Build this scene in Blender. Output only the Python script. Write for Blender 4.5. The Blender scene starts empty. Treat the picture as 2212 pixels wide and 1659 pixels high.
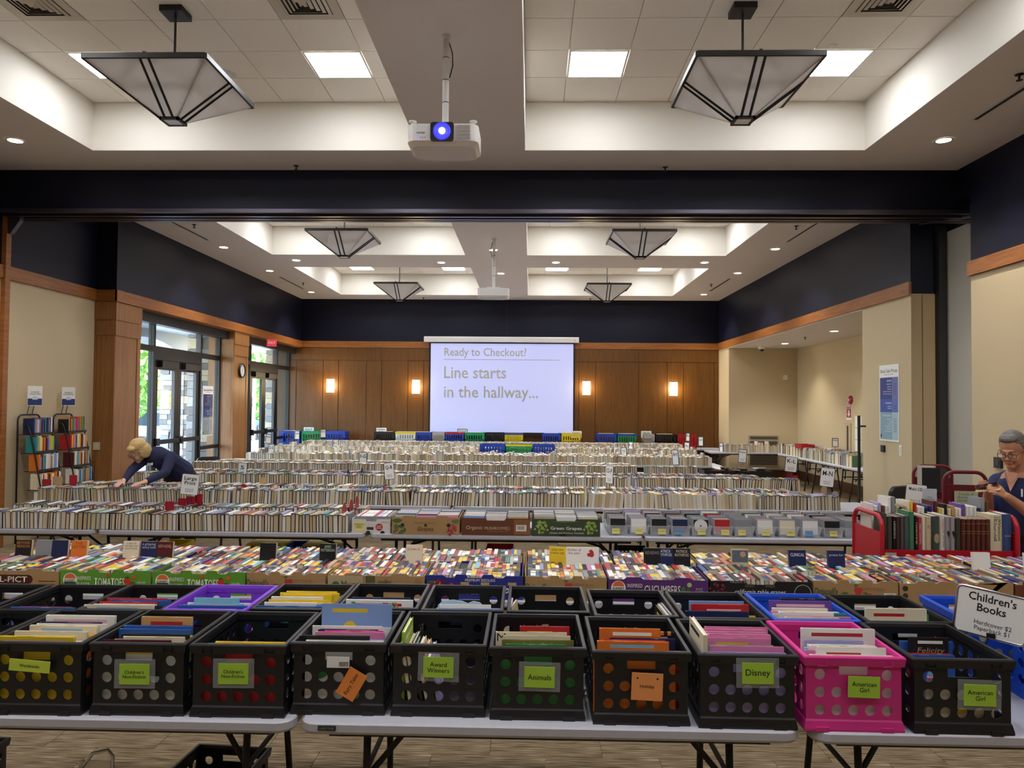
# A library book sale in a large community room, rebuilt object by object.
# X runs right, Y away from the photographer, Z up; metres.
import bpy, math, random
from mathutils import Vector, Matrix

R = math.radians
PI = math.pi
scene = bpy.context.scene
COL = scene.collection

# ------------------------------------------------------------------ camera
CAMZ = 1.9
FPX, CPX, CPY = 1575.0, 1106.0, 829.5
VPX, VPY, ROLL = 1145.0, 873.0, R(0.44)
_v = Vector((VPX - CPX, VPY - CPY, FPX)).normalized()
_u = Vector((math.sin(ROLL), -math.cos(ROLL), 0.0))
_u = (_u - _v * _u.dot(_v)).normalized()
_x = _v.cross(_u)
_B = (_x, _v, _u)                                   # world axes seen from the camera (right, down, forward)
_r = Vector((_B[0][0], _B[1][0], _B[2][0]))
_d = Vector((_B[0][1], _B[1][1], _B[2][1]))
_f = Vector((_B[0][2], _B[1][2], _B[2][2]))
cam_data = bpy.data.cameras.new('camera')
cam_data.sensor_fit = 'HORIZONTAL'
cam_data.sensor_width = 36.0
cam_data.lens = FPX / 2212.0 * 36.0
cam_data.clip_start = 0.05
cam_data.clip_end = 400.0
cam = bpy.data.objects.new('camera', cam_data)
COL.objects.link(cam)
_m = Matrix((( _r[0], -_d[0], -_f[0], 0.0), (_r[1], -_d[1], -_f[1], 0.0), (_r[2], -_d[2], -_f[2], CAMZ), (0, 0, 0, 1)))
cam.matrix_world = _m
scene.camera = cam

# ------------------------------------------------------------------ world, sun, exposure
world = bpy.data.worlds.new('world')
scene.world = world
world.use_nodes = True
wn = world.node_tree.nodes
wn.clear()
wo = wn.new('ShaderNodeOutputWorld')
wb = wn.new('ShaderNodeBackground')
ws = wn.new('ShaderNodeTexSky')
ws.sky_type = 'NISHITA'
ws.sun_disc = False
ws.sun_elevation = R(48)
ws.sun_rotation = R(75)
ws.air_density = 1.0
ws.dust_density = 1.5
wb.inputs['Strength'].default_value = 1.9
world.node_tree.links.new(ws.outputs[0], wb.inputs[0])
world.node_tree.links.new(wb.outputs[0], wo.inputs[0])
sun_data = bpy.data.lights.new('sun', 'SUN')
sun_data.energy = 15.0
sun_data.angle = R(0.6)
sun_data.color = (1.0, 0.95, 0.86)
sun = bpy.data.objects.new('sun', sun_data)
COL.objects.link(sun)
sun.location = (10, 0, 30)
sun.rotation_euler = Vector((-0.62, 0.35, -0.9)).to_track_quat('-Z', 'Y').to_euler()

scene.view_settings.view_transform = 'Standard'
scene.view_settings.look = 'None'
scene.view_settings.gamma = 1.0
scene.view_settings.use_curve_mapping = False
scene.view_settings.exposure = 1.5
PANEL_E = 10.5          # ceiling panel emission
SPOT_W = 60.0           # recessed downlight
try:
    scene.cycles.use_denoising = True
    scene.cycles.max_bounces = 5
    scene.cycles.diffuse_bounces = 4
    scene.cycles.glossy_bounces = 2
    scene.cycles.transmission_bounces = 3
    scene.cycles.transparent_max_bounces = 8
    scene.cycles.use_light_tree = False
    scene.cycles.use_adaptive_sampling = True
    scene.cycles.adaptive_threshold = 0.03
    scene.cycles.sample_clamp_indirect = 6.0
    scene.cycles.caustics_reflective = False
    scene.cycles.caustics_refractive = False
except Exception:
    pass

# ------------------------------------------------------------------ helpers: colour, materials
def lin(c):
    return c / 12.92 if c <= 0.04045 else ((c + 0.055) / 1.055) ** 2.4

def rgb(h):
    """'#rrggbb' or 0-255 triple -> linear rgba"""
    if isinstance(h, str):
        h = h.lstrip('#')
        h = tuple(int(h[i:i + 2], 16) for i in (0, 2, 4))
    return tuple(lin(v / 255.0) for v in h[:3]) + (1.0,)

MATS = {}
def mat(name, color, rough=0.6, metal=0.0, emit=None, estr=0.0, alpha=1.0, spec=0.5, trans=0.0, noise=0.0, nscale=8.0, stretch=(1, 1, 1), bump=0.0, bscale=200.0):
    if name in MATS:
        return MATS[name]
    m = bpy.data.materials.new(name)
    m.use_nodes = True
    nt = m.node_tree
    b = nt.nodes['Principled BSDF']
    c = rgb(color)
    b.inputs['Base Color'].default_value = c
    b.inputs['Roughness'].default_value = rough
    b.inputs['Metallic'].default_value = metal
    b.inputs['Specular IOR Level'].default_value = spec
    if trans:
        b.inputs['Transmission Weight'].default_value = trans
    if emit is not None:
        b.inputs['Emission Color'].default_value = rgb(emit)
        b.inputs['Emission Strength'].default_value = estr
    if alpha < 1.0:
        b.inputs['Alpha'].default_value = alpha
    if noise > 0 or bump > 0:
        tc = nt.nodes.new('ShaderNodeTexCoord')
        mp = nt.nodes.new('ShaderNodeMapping')
        mp.inputs['Scale'].default_value = stretch
        nt.links.new(tc.outputs['Object'], mp.inputs[0])
    if noise > 0:
        nz = nt.nodes.new('ShaderNodeTexNoise')
        nz.inputs['Scale'].default_value = nscale
        nz.inputs['Detail'].default_value = 4
        nt.links.new(mp.outputs[0], nz.inputs['Vector'])
        mr = nt.nodes.new('ShaderNodeMapRange')
        mr.inputs[1].default_value = 0.3
        mr.inputs[2].default_value = 0.7
        mr.inputs[3].default_value = 1.0 - noise
        mr.inputs[4].default_value = 1.0 + noise
        nt.links.new(nz.outputs[0], mr.inputs[0])
        mx = nt.nodes.new('ShaderNodeVectorMath')
        mx.operation = 'SCALE'
        mx.inputs[0].default_value = c[:3]
        nt.links.new(mr.outputs[0], mx.inputs['Scale'])
        nt.links.new(mx.outputs[0], b.inputs['Base Color'])
    if bump > 0:
        n2 = nt.nodes.new('ShaderNodeTexNoise')
        n2.inputs['Scale'].default_value = bscale
        nt.links.new(mp.outputs[0], n2.inputs['Vector'])
        bp = nt.nodes.new('ShaderNodeBump')
        bp.inputs['Strength'].default_value = bump
        bp.inputs['Distance'].default_value = 0.002
        nt.links.new(n2.outputs[0], bp.inputs['Height'])
        nt.links.new(bp.outputs[0], b.inputs['Normal'])
    MATS[name] = m
    return m

def C(color, rough=0.55):
    """plain paint, keyed by its colour"""
    k = color if isinstance(color, str) else '#%02x%02x%02x' % tuple(int(v) for v in color[:3])
    return mat('paint_' + k.lstrip('#') + '_%d' % int(rough * 100), k, rough)

def wood(name, c1, c2, scale=(14, 14, 0.9), rough=0.42, lines=9.0):
    if name in MATS:
        return MATS[name]
    m = bpy.data.materials.new(name)
    m.use_nodes = True
    nt = m.node_tree
    b = nt.nodes['Principled BSDF']
    b.inputs['Roughness'].default_value = rough
    tc = nt.nodes.new('ShaderNodeTexCoord')
    mp = nt.nodes.new('ShaderNodeMapping')
    mp.inputs['Scale'].default_value = scale
    nt.links.new(tc.outputs['Object'], mp.inputs[0])
    nz = nt.nodes.new('ShaderNodeTexNoise')
    nz.inputs['Scale'].default_value = 1.6
    nz.inputs['Detail'].default_value = 7
    nz.inputs['Roughness'].default_value = 0.62
    nz.inputs['Distortion'].default_value = 0.7
    nt.links.new(mp.outputs[0], nz.inputs['Vector'])
    n3 = nt.nodes.new('ShaderNodeTexNoise')
    n3.inputs['Scale'].default_value = lines
    n3.inputs['Detail'].default_value = 3
    nt.links.new(mp.outputs[0], n3.inputs['Vector'])
    ad = nt.nodes.new('ShaderNodeMath')
    ad.operation = 'MULTIPLY_ADD'
    ad.inputs[1].default_value = 0.45
    nt.links.new(n3.outputs[0], ad.inputs[0])
    nt.links.new(nz.outputs[0], ad.inputs[2])
    cr = nt.nodes.new('ShaderNodeValToRGB')
    cr.color_ramp.elements[0].position = 0.45
    cr.color_ramp.elements[0].color = rgb(c1)
    cr.color_ramp.elements[1].position = 0.95
    cr.color_ramp.elements[1].color = rgb(c2)
    nt.links.new(ad.outputs[0], cr.inputs[0])
    nt.links.new(cr.outputs[0], b.inputs['Base Color'])
    MATS[name] = m
    return m

def mat_object_color(name, rough=0.45, vary=0.0):
    """base colour from the object's own colour, so copies of one mesh differ"""
    if name in MATS:
        return MATS[name]
    m = bpy.data.materials.new(name)
    m.use_nodes = True
    nt = m.node_tree
    b = nt.nodes['Principled BSDF']
    b.inputs['Roughness'].default_value = rough
    oi = nt.nodes.new('ShaderNodeObjectInfo')
    nt.links.new(oi.outputs['Color'], b.inputs['Base Color'])
    MATS[name] = m
    return m

def mat_attr(name, rough=0.5):
    """base colour from a per-face colour attribute"""
    if name in MATS:
        return MATS[name]
    m = bpy.data.materials.new(name)
    m.use_nodes = True
    nt = m.node_tree
    b = nt.nodes['Principled BSDF']
    b.inputs['Roughness'].default_value = rough
    at = nt.nodes.new('ShaderNodeAttribute')
    at.attribute_name = 'Col'
    nt.links.new(at.outputs['Color'], b.inputs['Base Color'])
    MATS[name] = m
    return m

def mat_pages():
    """page block: cream, each book a little different, fine leaf lines"""
    if 'pages' in MATS:
        return MATS['pages']
    m = bpy.data.materials.new('pages')
    m.use_nodes = True
    nt = m.node_tree
    b = nt.nodes['Principled BSDF']
    b.inputs['Roughness'].default_value = 0.85
    oi = nt.nodes.new('ShaderNodeObjectInfo')
    cr = nt.nodes.new('ShaderNodeValToRGB')
    cr.color_ramp.elements[0].color = rgb('#bda983')
    cr.color_ramp.elements[1].color = rgb('#e9e4d8')
    e = cr.color_ramp.elements.new(0.5)
    e.color = rgb('#d8ccb2')
    nt.links.new(oi.outputs['Random'], cr.inputs[0])
    nt.links.new(cr.outputs[0], b.inputs['Base Color'])
    MATS['pages'] = m
    return m

# ------------------------------------------------------------------ helpers: mesh building
class MB:
    def __init__(s):
        s.v, s.f, s.m, s.c = [], [], [], []
        s.mats = []
    def mi(s, material):
        if material not in s.mats:
            s.mats.append(material)
        return s.mats.index(material)
    def face(s, pts, material, col=None):
        n = len(s.v)
        s.v.extend(tuple(p) for p in pts)
        s.f.append(tuple(range(n, n + len(pts))))
        s.m.append(s.mi(material))
        s.c.append(col)
    def box(s, a, b, material, col=None, M=None, skip=''):
        x0, y0, z0 = a
        x1, y1, z1 = b
        P = [(x0, y0, z0), (x1, y0, z0), (x1, y1, z0), (x0, y1, z0), (x0, y0, z1), (x1, y0, z1), (x1, y1, z1), (x0, y1, z1)]
        if M is not None:
            P = [tuple(M @ Vector(p)) for p in P]
        n = len(s.v)
        s.v.extend(P)
        k = s.mi(material)
        for tag_, q in (('b', (0, 3, 2, 1)), ('t', (4, 5, 6, 7)), ('f', (0, 1, 5, 4)), ('r', (1, 2, 6, 5)), ('k', (2, 3, 7, 6)), ('l', (3, 0, 4, 7))):
            if tag_ in skip:
                continue
            s.f.append(tuple(n + i for i in q))
            s.m.append(k)
            s.c.append(col)
    def prism(s, poly, axis, a, b, material, col=None, M=None, caps=True):
        """poly: 2-D outline (counter-clockwise), extruded along axis from a to b"""
        def P(u, w, t):
            return {'x': (t, u, w), 'y': (u, t, w), 'z': (u, w, t)}[axis]
        n = len(s.v)
        L = len(poly)
        pts = [P(u, w, a) for u, w in poly] + [P(u, w, b) for u, w in poly]
        if M is not None:
            pts = [tuple(M @ Vector(p)) for p in pts]
        s.v.extend(pts)
        k = s.mi(material)
        for i in range(L):
            j = (i + 1) % L
            s.f.append((n + i, n + j, n + L + j, n + L + i))
            s.m.append(k)
            s.c.append(col)
        if caps:
            s.f.append(tuple(n + i for i in reversed(range(L))))
            s.f.append(tuple(n + L + i for i in range(L)))
            s.m += [k, k]
            s.c += [col, col]
    def tube(s, path, rad, material, seg=8, closed=False, caps=True, flat=1.0):
        """round tube along a path of points; rad may be a list"""
        path = [Vector(p) for p in path]
        n0 = len(s.v)
        k = s.mi(material)
        N = len(path)
        rads = rad if isinstance(rad, (list, tuple)) else [rad] * N
        prev = None
        for i, p in enumerate(path):
            if closed:
                t = path[(i + 1) % N] - path[i - 1]
            else:
                t = path[min(i + 1, N - 1)] - path[max(i - 1, 0)]
            t.normalize()
            if prev is None:
                a = Vector((0, 0, 1)) if abs(t.z) < 0.9 else Vector((1, 0, 0))
                e1 = t.cross(a).normalized()
            else:
                e1 = (prev - t * prev.dot(t)).normalized()
            prev = e1
            e2 = t.cross(e1)
            for q in range(seg):
                an = 2 * PI * q / seg
                s.v.append(tuple(p + (e1 * math.cos(an) + e2 * math.sin(an) * flat) * rads[i]))
        for i in range(N if closed else N - 1):
            j = (i + 1) % N
            for q in range(seg):
                w = (q + 1) % seg
                s.f.append((n0 + i * seg + q, n0 + i * seg + w, n0 + j * seg + w, n0 + j * seg + q))
                s.m.append(k)
                s.c.append(None)
        if caps and not closed:
            s.f.append(tuple(n0 + q for q in reversed(range(seg))))
            s.f.append(tuple(n0 + (N - 1) * seg + q for q in range(seg)))
            s.m += [k, k]
            s.c += [None, None]
    def lathe(s, prof, material, seg=20, center=(0, 0, 0), axis='z'):
        n0 = len(s.v)
        k = s.mi(material)
        for r_, h in prof:
            for q in range(seg):
                an = 2 * PI * q / seg
                a_, b_ = r_ * math.cos(an), r_ * math.sin(an)
                p = {'z': (a_, b_, h), 'y': (a_, h, -b_), 'x': (h, a_, b_)}[axis]
                s.v.append((p[0] + center[0], p[1] + center[1], p[2] + center[2]))
        for i in range(len(prof) - 1):
            for q in range(seg):
                w = (q + 1) % seg
                s.f.append((n0 + i * seg + q, n0 + i * seg + w, n0 + (i + 1) * seg + w, n0 + (i + 1) * seg + q))
                s.m.append(k)
                s.c.append(None)
    def mesh(s, name, smooth=False):
        me = bpy.data.meshes.new(name)
        me.from_pydata(s.v, [], s.f)
        for m in s.mats:
            me.materials.append(m)
        me.polygons.foreach_set('material_index', s.m)
        if any(c is not None for c in s.c):
            at = me.attributes.new('Col', 'FLOAT_COLOR', 'FACE')
            buf = []
            for c in s.c:
                buf.extend(c if c is not None else (0.5, 0.5, 0.5, 1.0))
            at.data.foreach_set('color', buf)
        if smooth:
            me.polygons.foreach_set('use_smooth', [True] * len(me.polygons))
        me.update()
        return me
    def build(s, name, parent=None, loc=(0, 0, 0), rot=(0, 0, 0), smooth=False):
        return put(name, s.mesh(name, smooth), parent, loc, rot)

def put(name, me, parent=None, loc=(0, 0, 0), rot=(0, 0, 0), scale=None):
    o = bpy.data.objects.new(name, me)
    COL.objects.link(o)
    o.location = loc
    o.rotation_euler = rot
    if scale:
        o.scale = scale
    if parent is not None:
        o.parent = parent
    return o

def tag(o, label=None, cat=None, group=None, kind=None):
    if label:
        o['label'] = label
    if cat:
        o['category'] = cat
    if group:
        o['group'] = group
    if kind:
        o['kind'] = kind
    elif cat:
        o['kind'] = 'thing'
    return o

def thing(name, label, cat, loc=(0, 0, 0), rotz=0.0, group=None, rot=None):
    o = bpy.data.objects.new(name, None)
    COL.objects.link(o)
    o.location = loc
    o.rotation_euler = rot if rot else (0, 0, rotz)
    o.empty_display_size = 0.1
    return tag(o, label, cat, group)

def struct(name, mb, parent=None, smooth=False):
    o = mb.build(name, parent, smooth=smooth)
    if parent is None:
        o['kind'] = 'structure'
    return o

def copy_tree(src, loc=None, rotz=None, label=None, group=None, parent=None):
    c = src.copy()
    COL.objects.link(c)
    c.parent = parent
    if loc is not None:
        c.location = loc
    if rotz is not None:
        c.rotation_euler = (0, 0, rotz)
    if label:
        c['label'] = label
    if group:
        c['group'] = group
    for ch in src.children:
        copy_tree(ch, parent=c)
    return c

def set_mat(o, m, slot=0):
    o.material_slots[slot].link = 'OBJECT'
    o.material_slots[slot].material = m

def simple(name, a, b, m, parent=None, loc=(0, 0, 0), rot=(0, 0, 0)):
    mb = MB()
    mb.box(a, b, m)
    return mb.build(name, parent, loc, rot)

def rounded(w, h, r, n=4, cx=0.0, cy=0.0):
    pts = []
    for sx, sy, a0 in ((1, -1, -90), (1, 1, 0), (-1, 1, 90), (-1, -1, 180)):
        for i in range(n + 1):
            a = R(a0 + 90.0 * i / n)
            pts.append((cx + sx * (w / 2 - r) + r * math.cos(a), cy + sy * (h / 2 - r) + r * math.sin(a)))
    return pts

_txt = {}
def text_mesh(s, m, bold=0.0, shear=0.0, space=1.0):
    key = (s, m.name, bold, shear, space)
    if key in _txt:
        return _txt[key]
    cu = bpy.data.curves.new('lettering', 'FONT')
    cu.body = s
    cu.size = 1.0
    cu.align_x = 'CENTER'
    cu.align_y = 'CENTER'
    cu.resolution_u = 2
    cu.shear = shear
    cu.offset = bold
    cu.space_character = space
    cu.space_line = 0.92
    cu.fill_mode = 'FRONT'
    o = bpy.data.objects.new('lettering', cu)
    me = bpy.data.meshes.new_from_object(o)
    me.materials.clear()
    me.materials.append(m)
    xs = [v.co.x for v in me.vertices] or [0]
    ys = [v.co.y for v in me.vertices] or [0]
    w, h = max(xs) - min(xs), max(ys) - min(ys)
    cx, cy = (max(xs) + min(xs)) / 2, (max(ys) + min(ys)) / 2
    for v in me.vertices:                       # stand the lettering up, facing -Y
        v.co = (v.co.x - cx, 0.0, v.co.y - cy)
    bpy.data.objects.remove(o)
    bpy.data.curves.remove(cu)
    _txt[key] = (me, w, h)
    return _txt[key]

def text(s, m, parent, loc, width=None, height=None, rot=(0, 0, 0), bold=0.0, shear=0.0, space=1.0, name='lettering'):
    """lettering fitted to a width and/or a height; faces -Y unless rotated"""
    me, w, h = text_mesh(s, m, bold, shear, space)
    if width and height:
        sc = (width / w, 1, height / h)
    elif width:
        sc = (width / w, 1, width / w)
    else:
        sc = (height / h, 1, height / h)
    o = put(name, me, parent, loc, rot)
    o.scale = sc
    return o

def lerp(a, b, t):
    return a + (b - a) * t

# ================================================================== THE SETTING
XL, XN, XG, XR = -6.5, -6.83, -6.85, 5.25
SOF, TIL, YB = 4.83, 5.40, 20.45
Y0R = -4.0
TRX = ((-5.15, -1.30), (-0.08, 3.80))
TRY = ((-0.9, 3.1), (4.30, 8.35), (10.35, 14.30), (15.60, 19.60))

M_tan = mat('tan_paint', '#c6b391', 0.75, bump=0.15, bscale=300)
M_tan2 = mat('tan_paint_jamb', '#a58f6c', 0.75)
M_navy = mat('navy_paint', '#0b0e24', 0.5, spec=0.3)
M_soffit = mat('soffit_paint', '#d6cfcb', 0.8)
M_tray = mat('tray_paint', '#dcd6c9', 0.75)
M_tile = mat('ceiling_tile_face', '#efeae2', 0.9, noise=0.05, nscale=60)
M_grid = mat('ceiling_grid_metal', '#cfc9bf', 0.5)
M_trim = wood('oak_trim', '#7a4518', '#a86a32', scale=(1.2, 1.2, 14), rough=0.4)
M_oak = wood('oak_panel', '#4c2c0a', '#74490f', scale=(16, 16, 0.8), rough=0.42)
M_oak2 = wood('oak_pier', '#7d4f2a', '#a8753e', scale=(16, 16, 0.8), rough=0.4)
M_black = mat('black_metal', '#17171a', 0.45)
M_track = mat('track_metal', '#5a5560', 0.3, metal=0.8)
M_white = mat('white_plastic', '#e9e8e4', 0.45)
M_fabric = mat('grey_fabric_panel', '#aaa59c', 0.9, noise=0.06, nscale=150)
M_glass = mat('tinted_glass', '#16201e', 0.02, alpha=0.10, spec=0.3)
M_glass2 = mat('green_tinted_glass', '#123a34', 0.03, alpha=0.36, spec=0.3)
M_brown = mat('dark_brown_base', '#5a3a1e', 0.5)

# floor -------------------------------------------------------------
def carpet(name, rot):
    m = bpy.data.materials.new(name)
    m.use_nodes = True
    nt = m.node_tree
    b = nt.nodes['Principled BSDF']
    b.inputs['Roughness'].default_value = 0.95
    b.inputs['Specular IOR Level'].default_value = 0.15
    tc = nt.nodes.new('ShaderNodeTexCoord')
    mp = nt.nodes.new('ShaderNodeMapping')
    mp.inputs['Scale'].default_value = (5, 240, 1)
    mp.inputs['Rotation'].default_value = (0, 0, rot)
    nt.links.new(tc.outputs['Object'], mp.inputs[0])
    nz = nt.nodes.new('ShaderNodeTexNoise')
    nz.inputs['Scale'].default_value = 1.0
    nz.inputs['Detail'].default_value = 2
    nt.links.new(mp.outputs[0], nz.inputs['Vector'])
    cr = nt.nodes.new('ShaderNodeValToRGB')
    el = cr.color_ramp.elements
    el[0].position, el[0].color = 0.34, rgb('#4a3d2e')
    el[1].position, el[1].color = 0.66, rgb('#b3a184')
    e = el.new(0.5)
    e.color = rgb('#7e6c52')
    nt.links.new(nz.outputs[0], cr.inputs[0])
    nt.links.new(cr.outputs[0], b.inputs['Base Color'])
    return m
M_carA = carpet('carpet_stripe_along', 0.0)
M_carB = carpet('carpet_stripe_across', R(90))
mb = MB()
mb.box((-7.2, Y0R, -0.1), (7.6, 21.0, 0.0), M_carA)
floor = struct('floor', mb)
tile_me = {}
for k, mm in ((0, M_carA), (1, M_carB)):
    t = MB()
    t.box((-0.3035, -0.3035, 0.0), (0.3035, 0.3035, 0.006), mm)
    tile_me[k] = t.mesh('carpet_tile')
random.seed(3)
for i in range(-9, 10):
    for j in range(0, 7):
        put('carpet_tile', tile_me[0 if j == 4 else (i + j) % 2], floor, (0.1 + i * 0.61 + (0.3 if j % 2 else 0.0), 1.845 + j * 0.61, 0.0))

# ceiling -----------------------------------------------------------
mb = MB()
xc = [-7.1, TRX[0][0], TRX[0][1], TRX[1][0], TRX[1][1], 5.9]
yc = [Y0R]
for a, b in TRY:
    yc += [a, b]
yc.append(20.7)
for i in range(5):
    for j in range(len(yc) - 1):
        if i in (1, 3) and j % 2 == 1:
            continue
        mb.face([(xc[i], yc[j], SOF), (xc[i], yc[j + 1], SOF), (xc[i + 1], yc[j + 1], SOF), (xc[i + 1], yc[j], SOF)], M_soffit)
for (x0, x1) in TRX:
    for (y0, y1) in TRY:
        w = 0.015
        mb.box((x0 - w, y0 - w, SOF + 0.002), (x0, y1 + w, TIL + 0.05), M_tray)
        mb.box((x1, y0 - w, SOF + 0.002), (x1 + w, y1 + w, TIL + 0.05), M_tray)
        mb.box((x0, y0 - w, SOF + 0.002), (x1, y0, TIL + 0.05), M_tray)
        mb.box((x0, y1, SOF + 0.002), (x1, y1 + w, TIL + 0.05), M_tray)
        mb.face([(x0, y0, TIL + 0.012), (x0, y1, TIL + 0.012), (x1, y1, TIL + 0.012), (x1, y0, TIL + 0.012)], M_grid)
mb.box((-7.6, Y0R - 0.2, 5.6), (7.8, 21.0, 5.75), M_soffit)
ceiling = struct('ceiling', mb)

unit = MB()
unit.box((-0.5, -0.5, 0.0), (0.5, 0.5, 0.01), M_tile)
unit_tile = unit.mesh('ceiling_tile')
M_panel = mat('light_panel_diffuser', '#ffffff', 0.4, emit='#f4f7ff', estr=PANEL_E)
M_frame = mat('panel_frame_white', '#e2ddd2', 0.4)

def cuts(a, b, first, step):
    c = [a]
    v = a + first
    while v < b - 0.1:
        c.append(v)
        v += step
    c.append(b)
    return c

def light_panel(x0, x1, y0, y1, where):
    t = thing('ceiling_light_panel', 'white light panel ' + where, 'ceiling light', ((x0 + x1) / 2, (y0 + y1) / 2, TIL), group='square light panels in the ceiling trays')
    w, d = (x1 - x0) / 2 - 0.004, (y1 - y0) / 2 - 0.004
    f = MB()
    for a, b in (((-w, -d), (w, -d + 0.02)), ((-w, d - 0.02), (w, d)), ((-w, -d + 0.02), (-w + 0.02, d - 0.02)), ((w - 0.02, -d + 0.02), (w, d - 0.02))):
        f.box((a[0], a[1], -0.006), (b[0], b[1], 0.006), M_frame)
    f.build('frame', t)
    g = MB()
    g.box((-w + 0.02, -d + 0.02, -0.003), (w - 0.02, d - 0.02, 0.004), M_panel)
    g.build('diffuser', t)
    return t

def vent(x0, x1, y0, y1, where):
    t = thing('ceiling_vent', 'square air diffuser ' + where, 'air vent', ((x0 + x1) / 2, (y0 + y1) / 2, TIL), group='air diffusers in the ceiling trays')
    Mv = mat('vent_metal', '#c9c1b3', 0.5)
    Md = mat('vent_dark', '#4a443c', 0.7)
    w = (x1 - x0) / 2 - 0.005
    p = MB()
    p.box((-w, -w, -0.004), (w, w, 0.006), Mv)
    p.build('plate', t)
    q = MB()
    q.box((-0.21, -0.21, -0.008), (0.21, 0.21, -0.005), Md)
    q.build('throat', t)
    for k in range(5):
        a = 0.205 - k * 0.042
        b = a - 0.026
        h0, h1 = -0.012 - k * 0.004, -0.022 - k * 0.006
        l = MB()
        for s1, s2 in ((1, 0), (-1, 0), (0, 1), (0, -1)):
            if s1:
                l.face([(s1 * a, -a, h0), (s1 * a, a, h0), (s1 * b, b, h1), (s1 * b, -b, h1)], Mv)
            else:
                l.face([(-a, s2 * a, h0), (a, s2 * a, h0), (b, s2 * b, h1), (-b, s2 * b, h1)], Mv)
        l.build('louvre', t)
    return t

pos_side = {0: 'left', 1: 'right'}
for ty, (y0, y1) in enumerate(TRY):
    yl = cuts(y0, y1, 0.425, 0.6)
    for tx, (x0, x1) in enumerate(TRX):
        xl = cuts(x0, x1, 0.44, 0.6)
        nx, ny = len(xl) - 1, len(yl) - 1
        for i in range(nx):
            for j in range(ny):
                inner = i in ((1, nx - 2)) and j in (1, ny - 2)
                room = ('over the photographer', 'in the near ceiling tray', 'in the middle ceiling tray', 'in the far ceiling tray')[ty]
                side = ('left end', 'beside the central beam')[int((tx == 0) == (i > nx / 2))] if tx == 0 else ('beside the central beam', 'right end')[int(i > nx / 2)]
                if inner:
                    light_panel(xl[i], xl[i + 1], yl[j], yl[j + 1], '%s, %s half, %s row, %s' % (side, pos_side[tx], 'front' if j == 1 else 'rear', room))
                elif ty == 1 and j == ny - 4 and ((tx == 0 and i in (1, nx - 2)) or (tx == 1 and i == nx - 2)):
                    vent(xl[i], xl[i + 1], yl[j], yl[j + 1], '%s, %s half of the near ceiling tray' % (side, pos_side[tx]))
                elif ty == 0:
                    continue
                else:
                    g = 0.004
                    put('ceiling_tile', unit_tile, ceiling, ((xl[i] + xl[i + 1]) / 2, (yl[j] + yl[j + 1]) / 2, TIL), scale=(xl[i + 1] - xl[i] - g * 2, yl[j + 1] - yl[j] - g * 2, 1))

# header of the folding wall ------------------------------------------
mb = MB()
mb.box((XN, 9.06, 4.30), (5.75, 9.45, SOF), M_navy)
header = struct('beam_folding_wall', mb)
header['label'] = 'navy boxed beam with folding wall track crossing the room'
for a, b, m in (((XN + 0.05, 9.03, 4.285), (5.7, 9.09, 4.33), M_track), ((XN + 0.05, 9.14, 4.262), (5.7, 9.20, 4.30), M_track), ((XN + 0.05, 9.27, 4.262), (5.7, 9.33, 4.30), M_track), ((XN + 0.05, 9.40, 4.27), (5.7, 9.47, 4.31), M_track)):
    simple('track_rail', a, b, m, header)
rot = Matrix.Translation((5.35, 9.2, 4.29)) @ Matrix.Rotation(R(-38), 4, 'Z')
mb = MB()
mb.box((-0.45, -0.05, -0.03), (0.45, 0.05, 0.01), M_track, M=rot)
mb.build('switch_rail', header)

# back wall -----------------------------------------------------------
mb = MB()
mb.box((-7.3, YB, 3.45), (5.45, YB + 0.25, 5.0), M_navy)
mb.box((-7.3, YB, 0.0), (5.45, YB + 0.25, 3.45), M_brown)
wall_back = struct('wall_back', mb)
pb = [-6.86, -6.61, -5.85, -5.41, -4.62, -4.19, -3.44, -3.0, -2.1, -0.8, 0.5, 1.36, 1.82, 3.02, 3.82, 4.27, 5.12, 5.25]
random.seed(5)
for i in range(len(pb) - 1):
    d = 0.022 if i % 2 == 0 else 0.014
    o = simple('wood_panel', (pb[i] + 0.008, YB - d, 0.02), (pb[i + 1] - 0.008, YB, 3.09), M_oak, wall_back)
rb = [-6.86, -4.19, -3.44, -1.0, 1.36, 3.02, 5.25]
for i in range(len(rb) - 1):
    simple('wood_panel', (rb[i] + 0.003, YB - 0.018, 3.102), (rb[i + 1] - 0.003, YB, 3.45), M_oak, wall_back)
simple('seam', (-0.665, YB - 0.003, 3.64), (-0.655, YB, SOF), M_black, wall_back)

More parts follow.
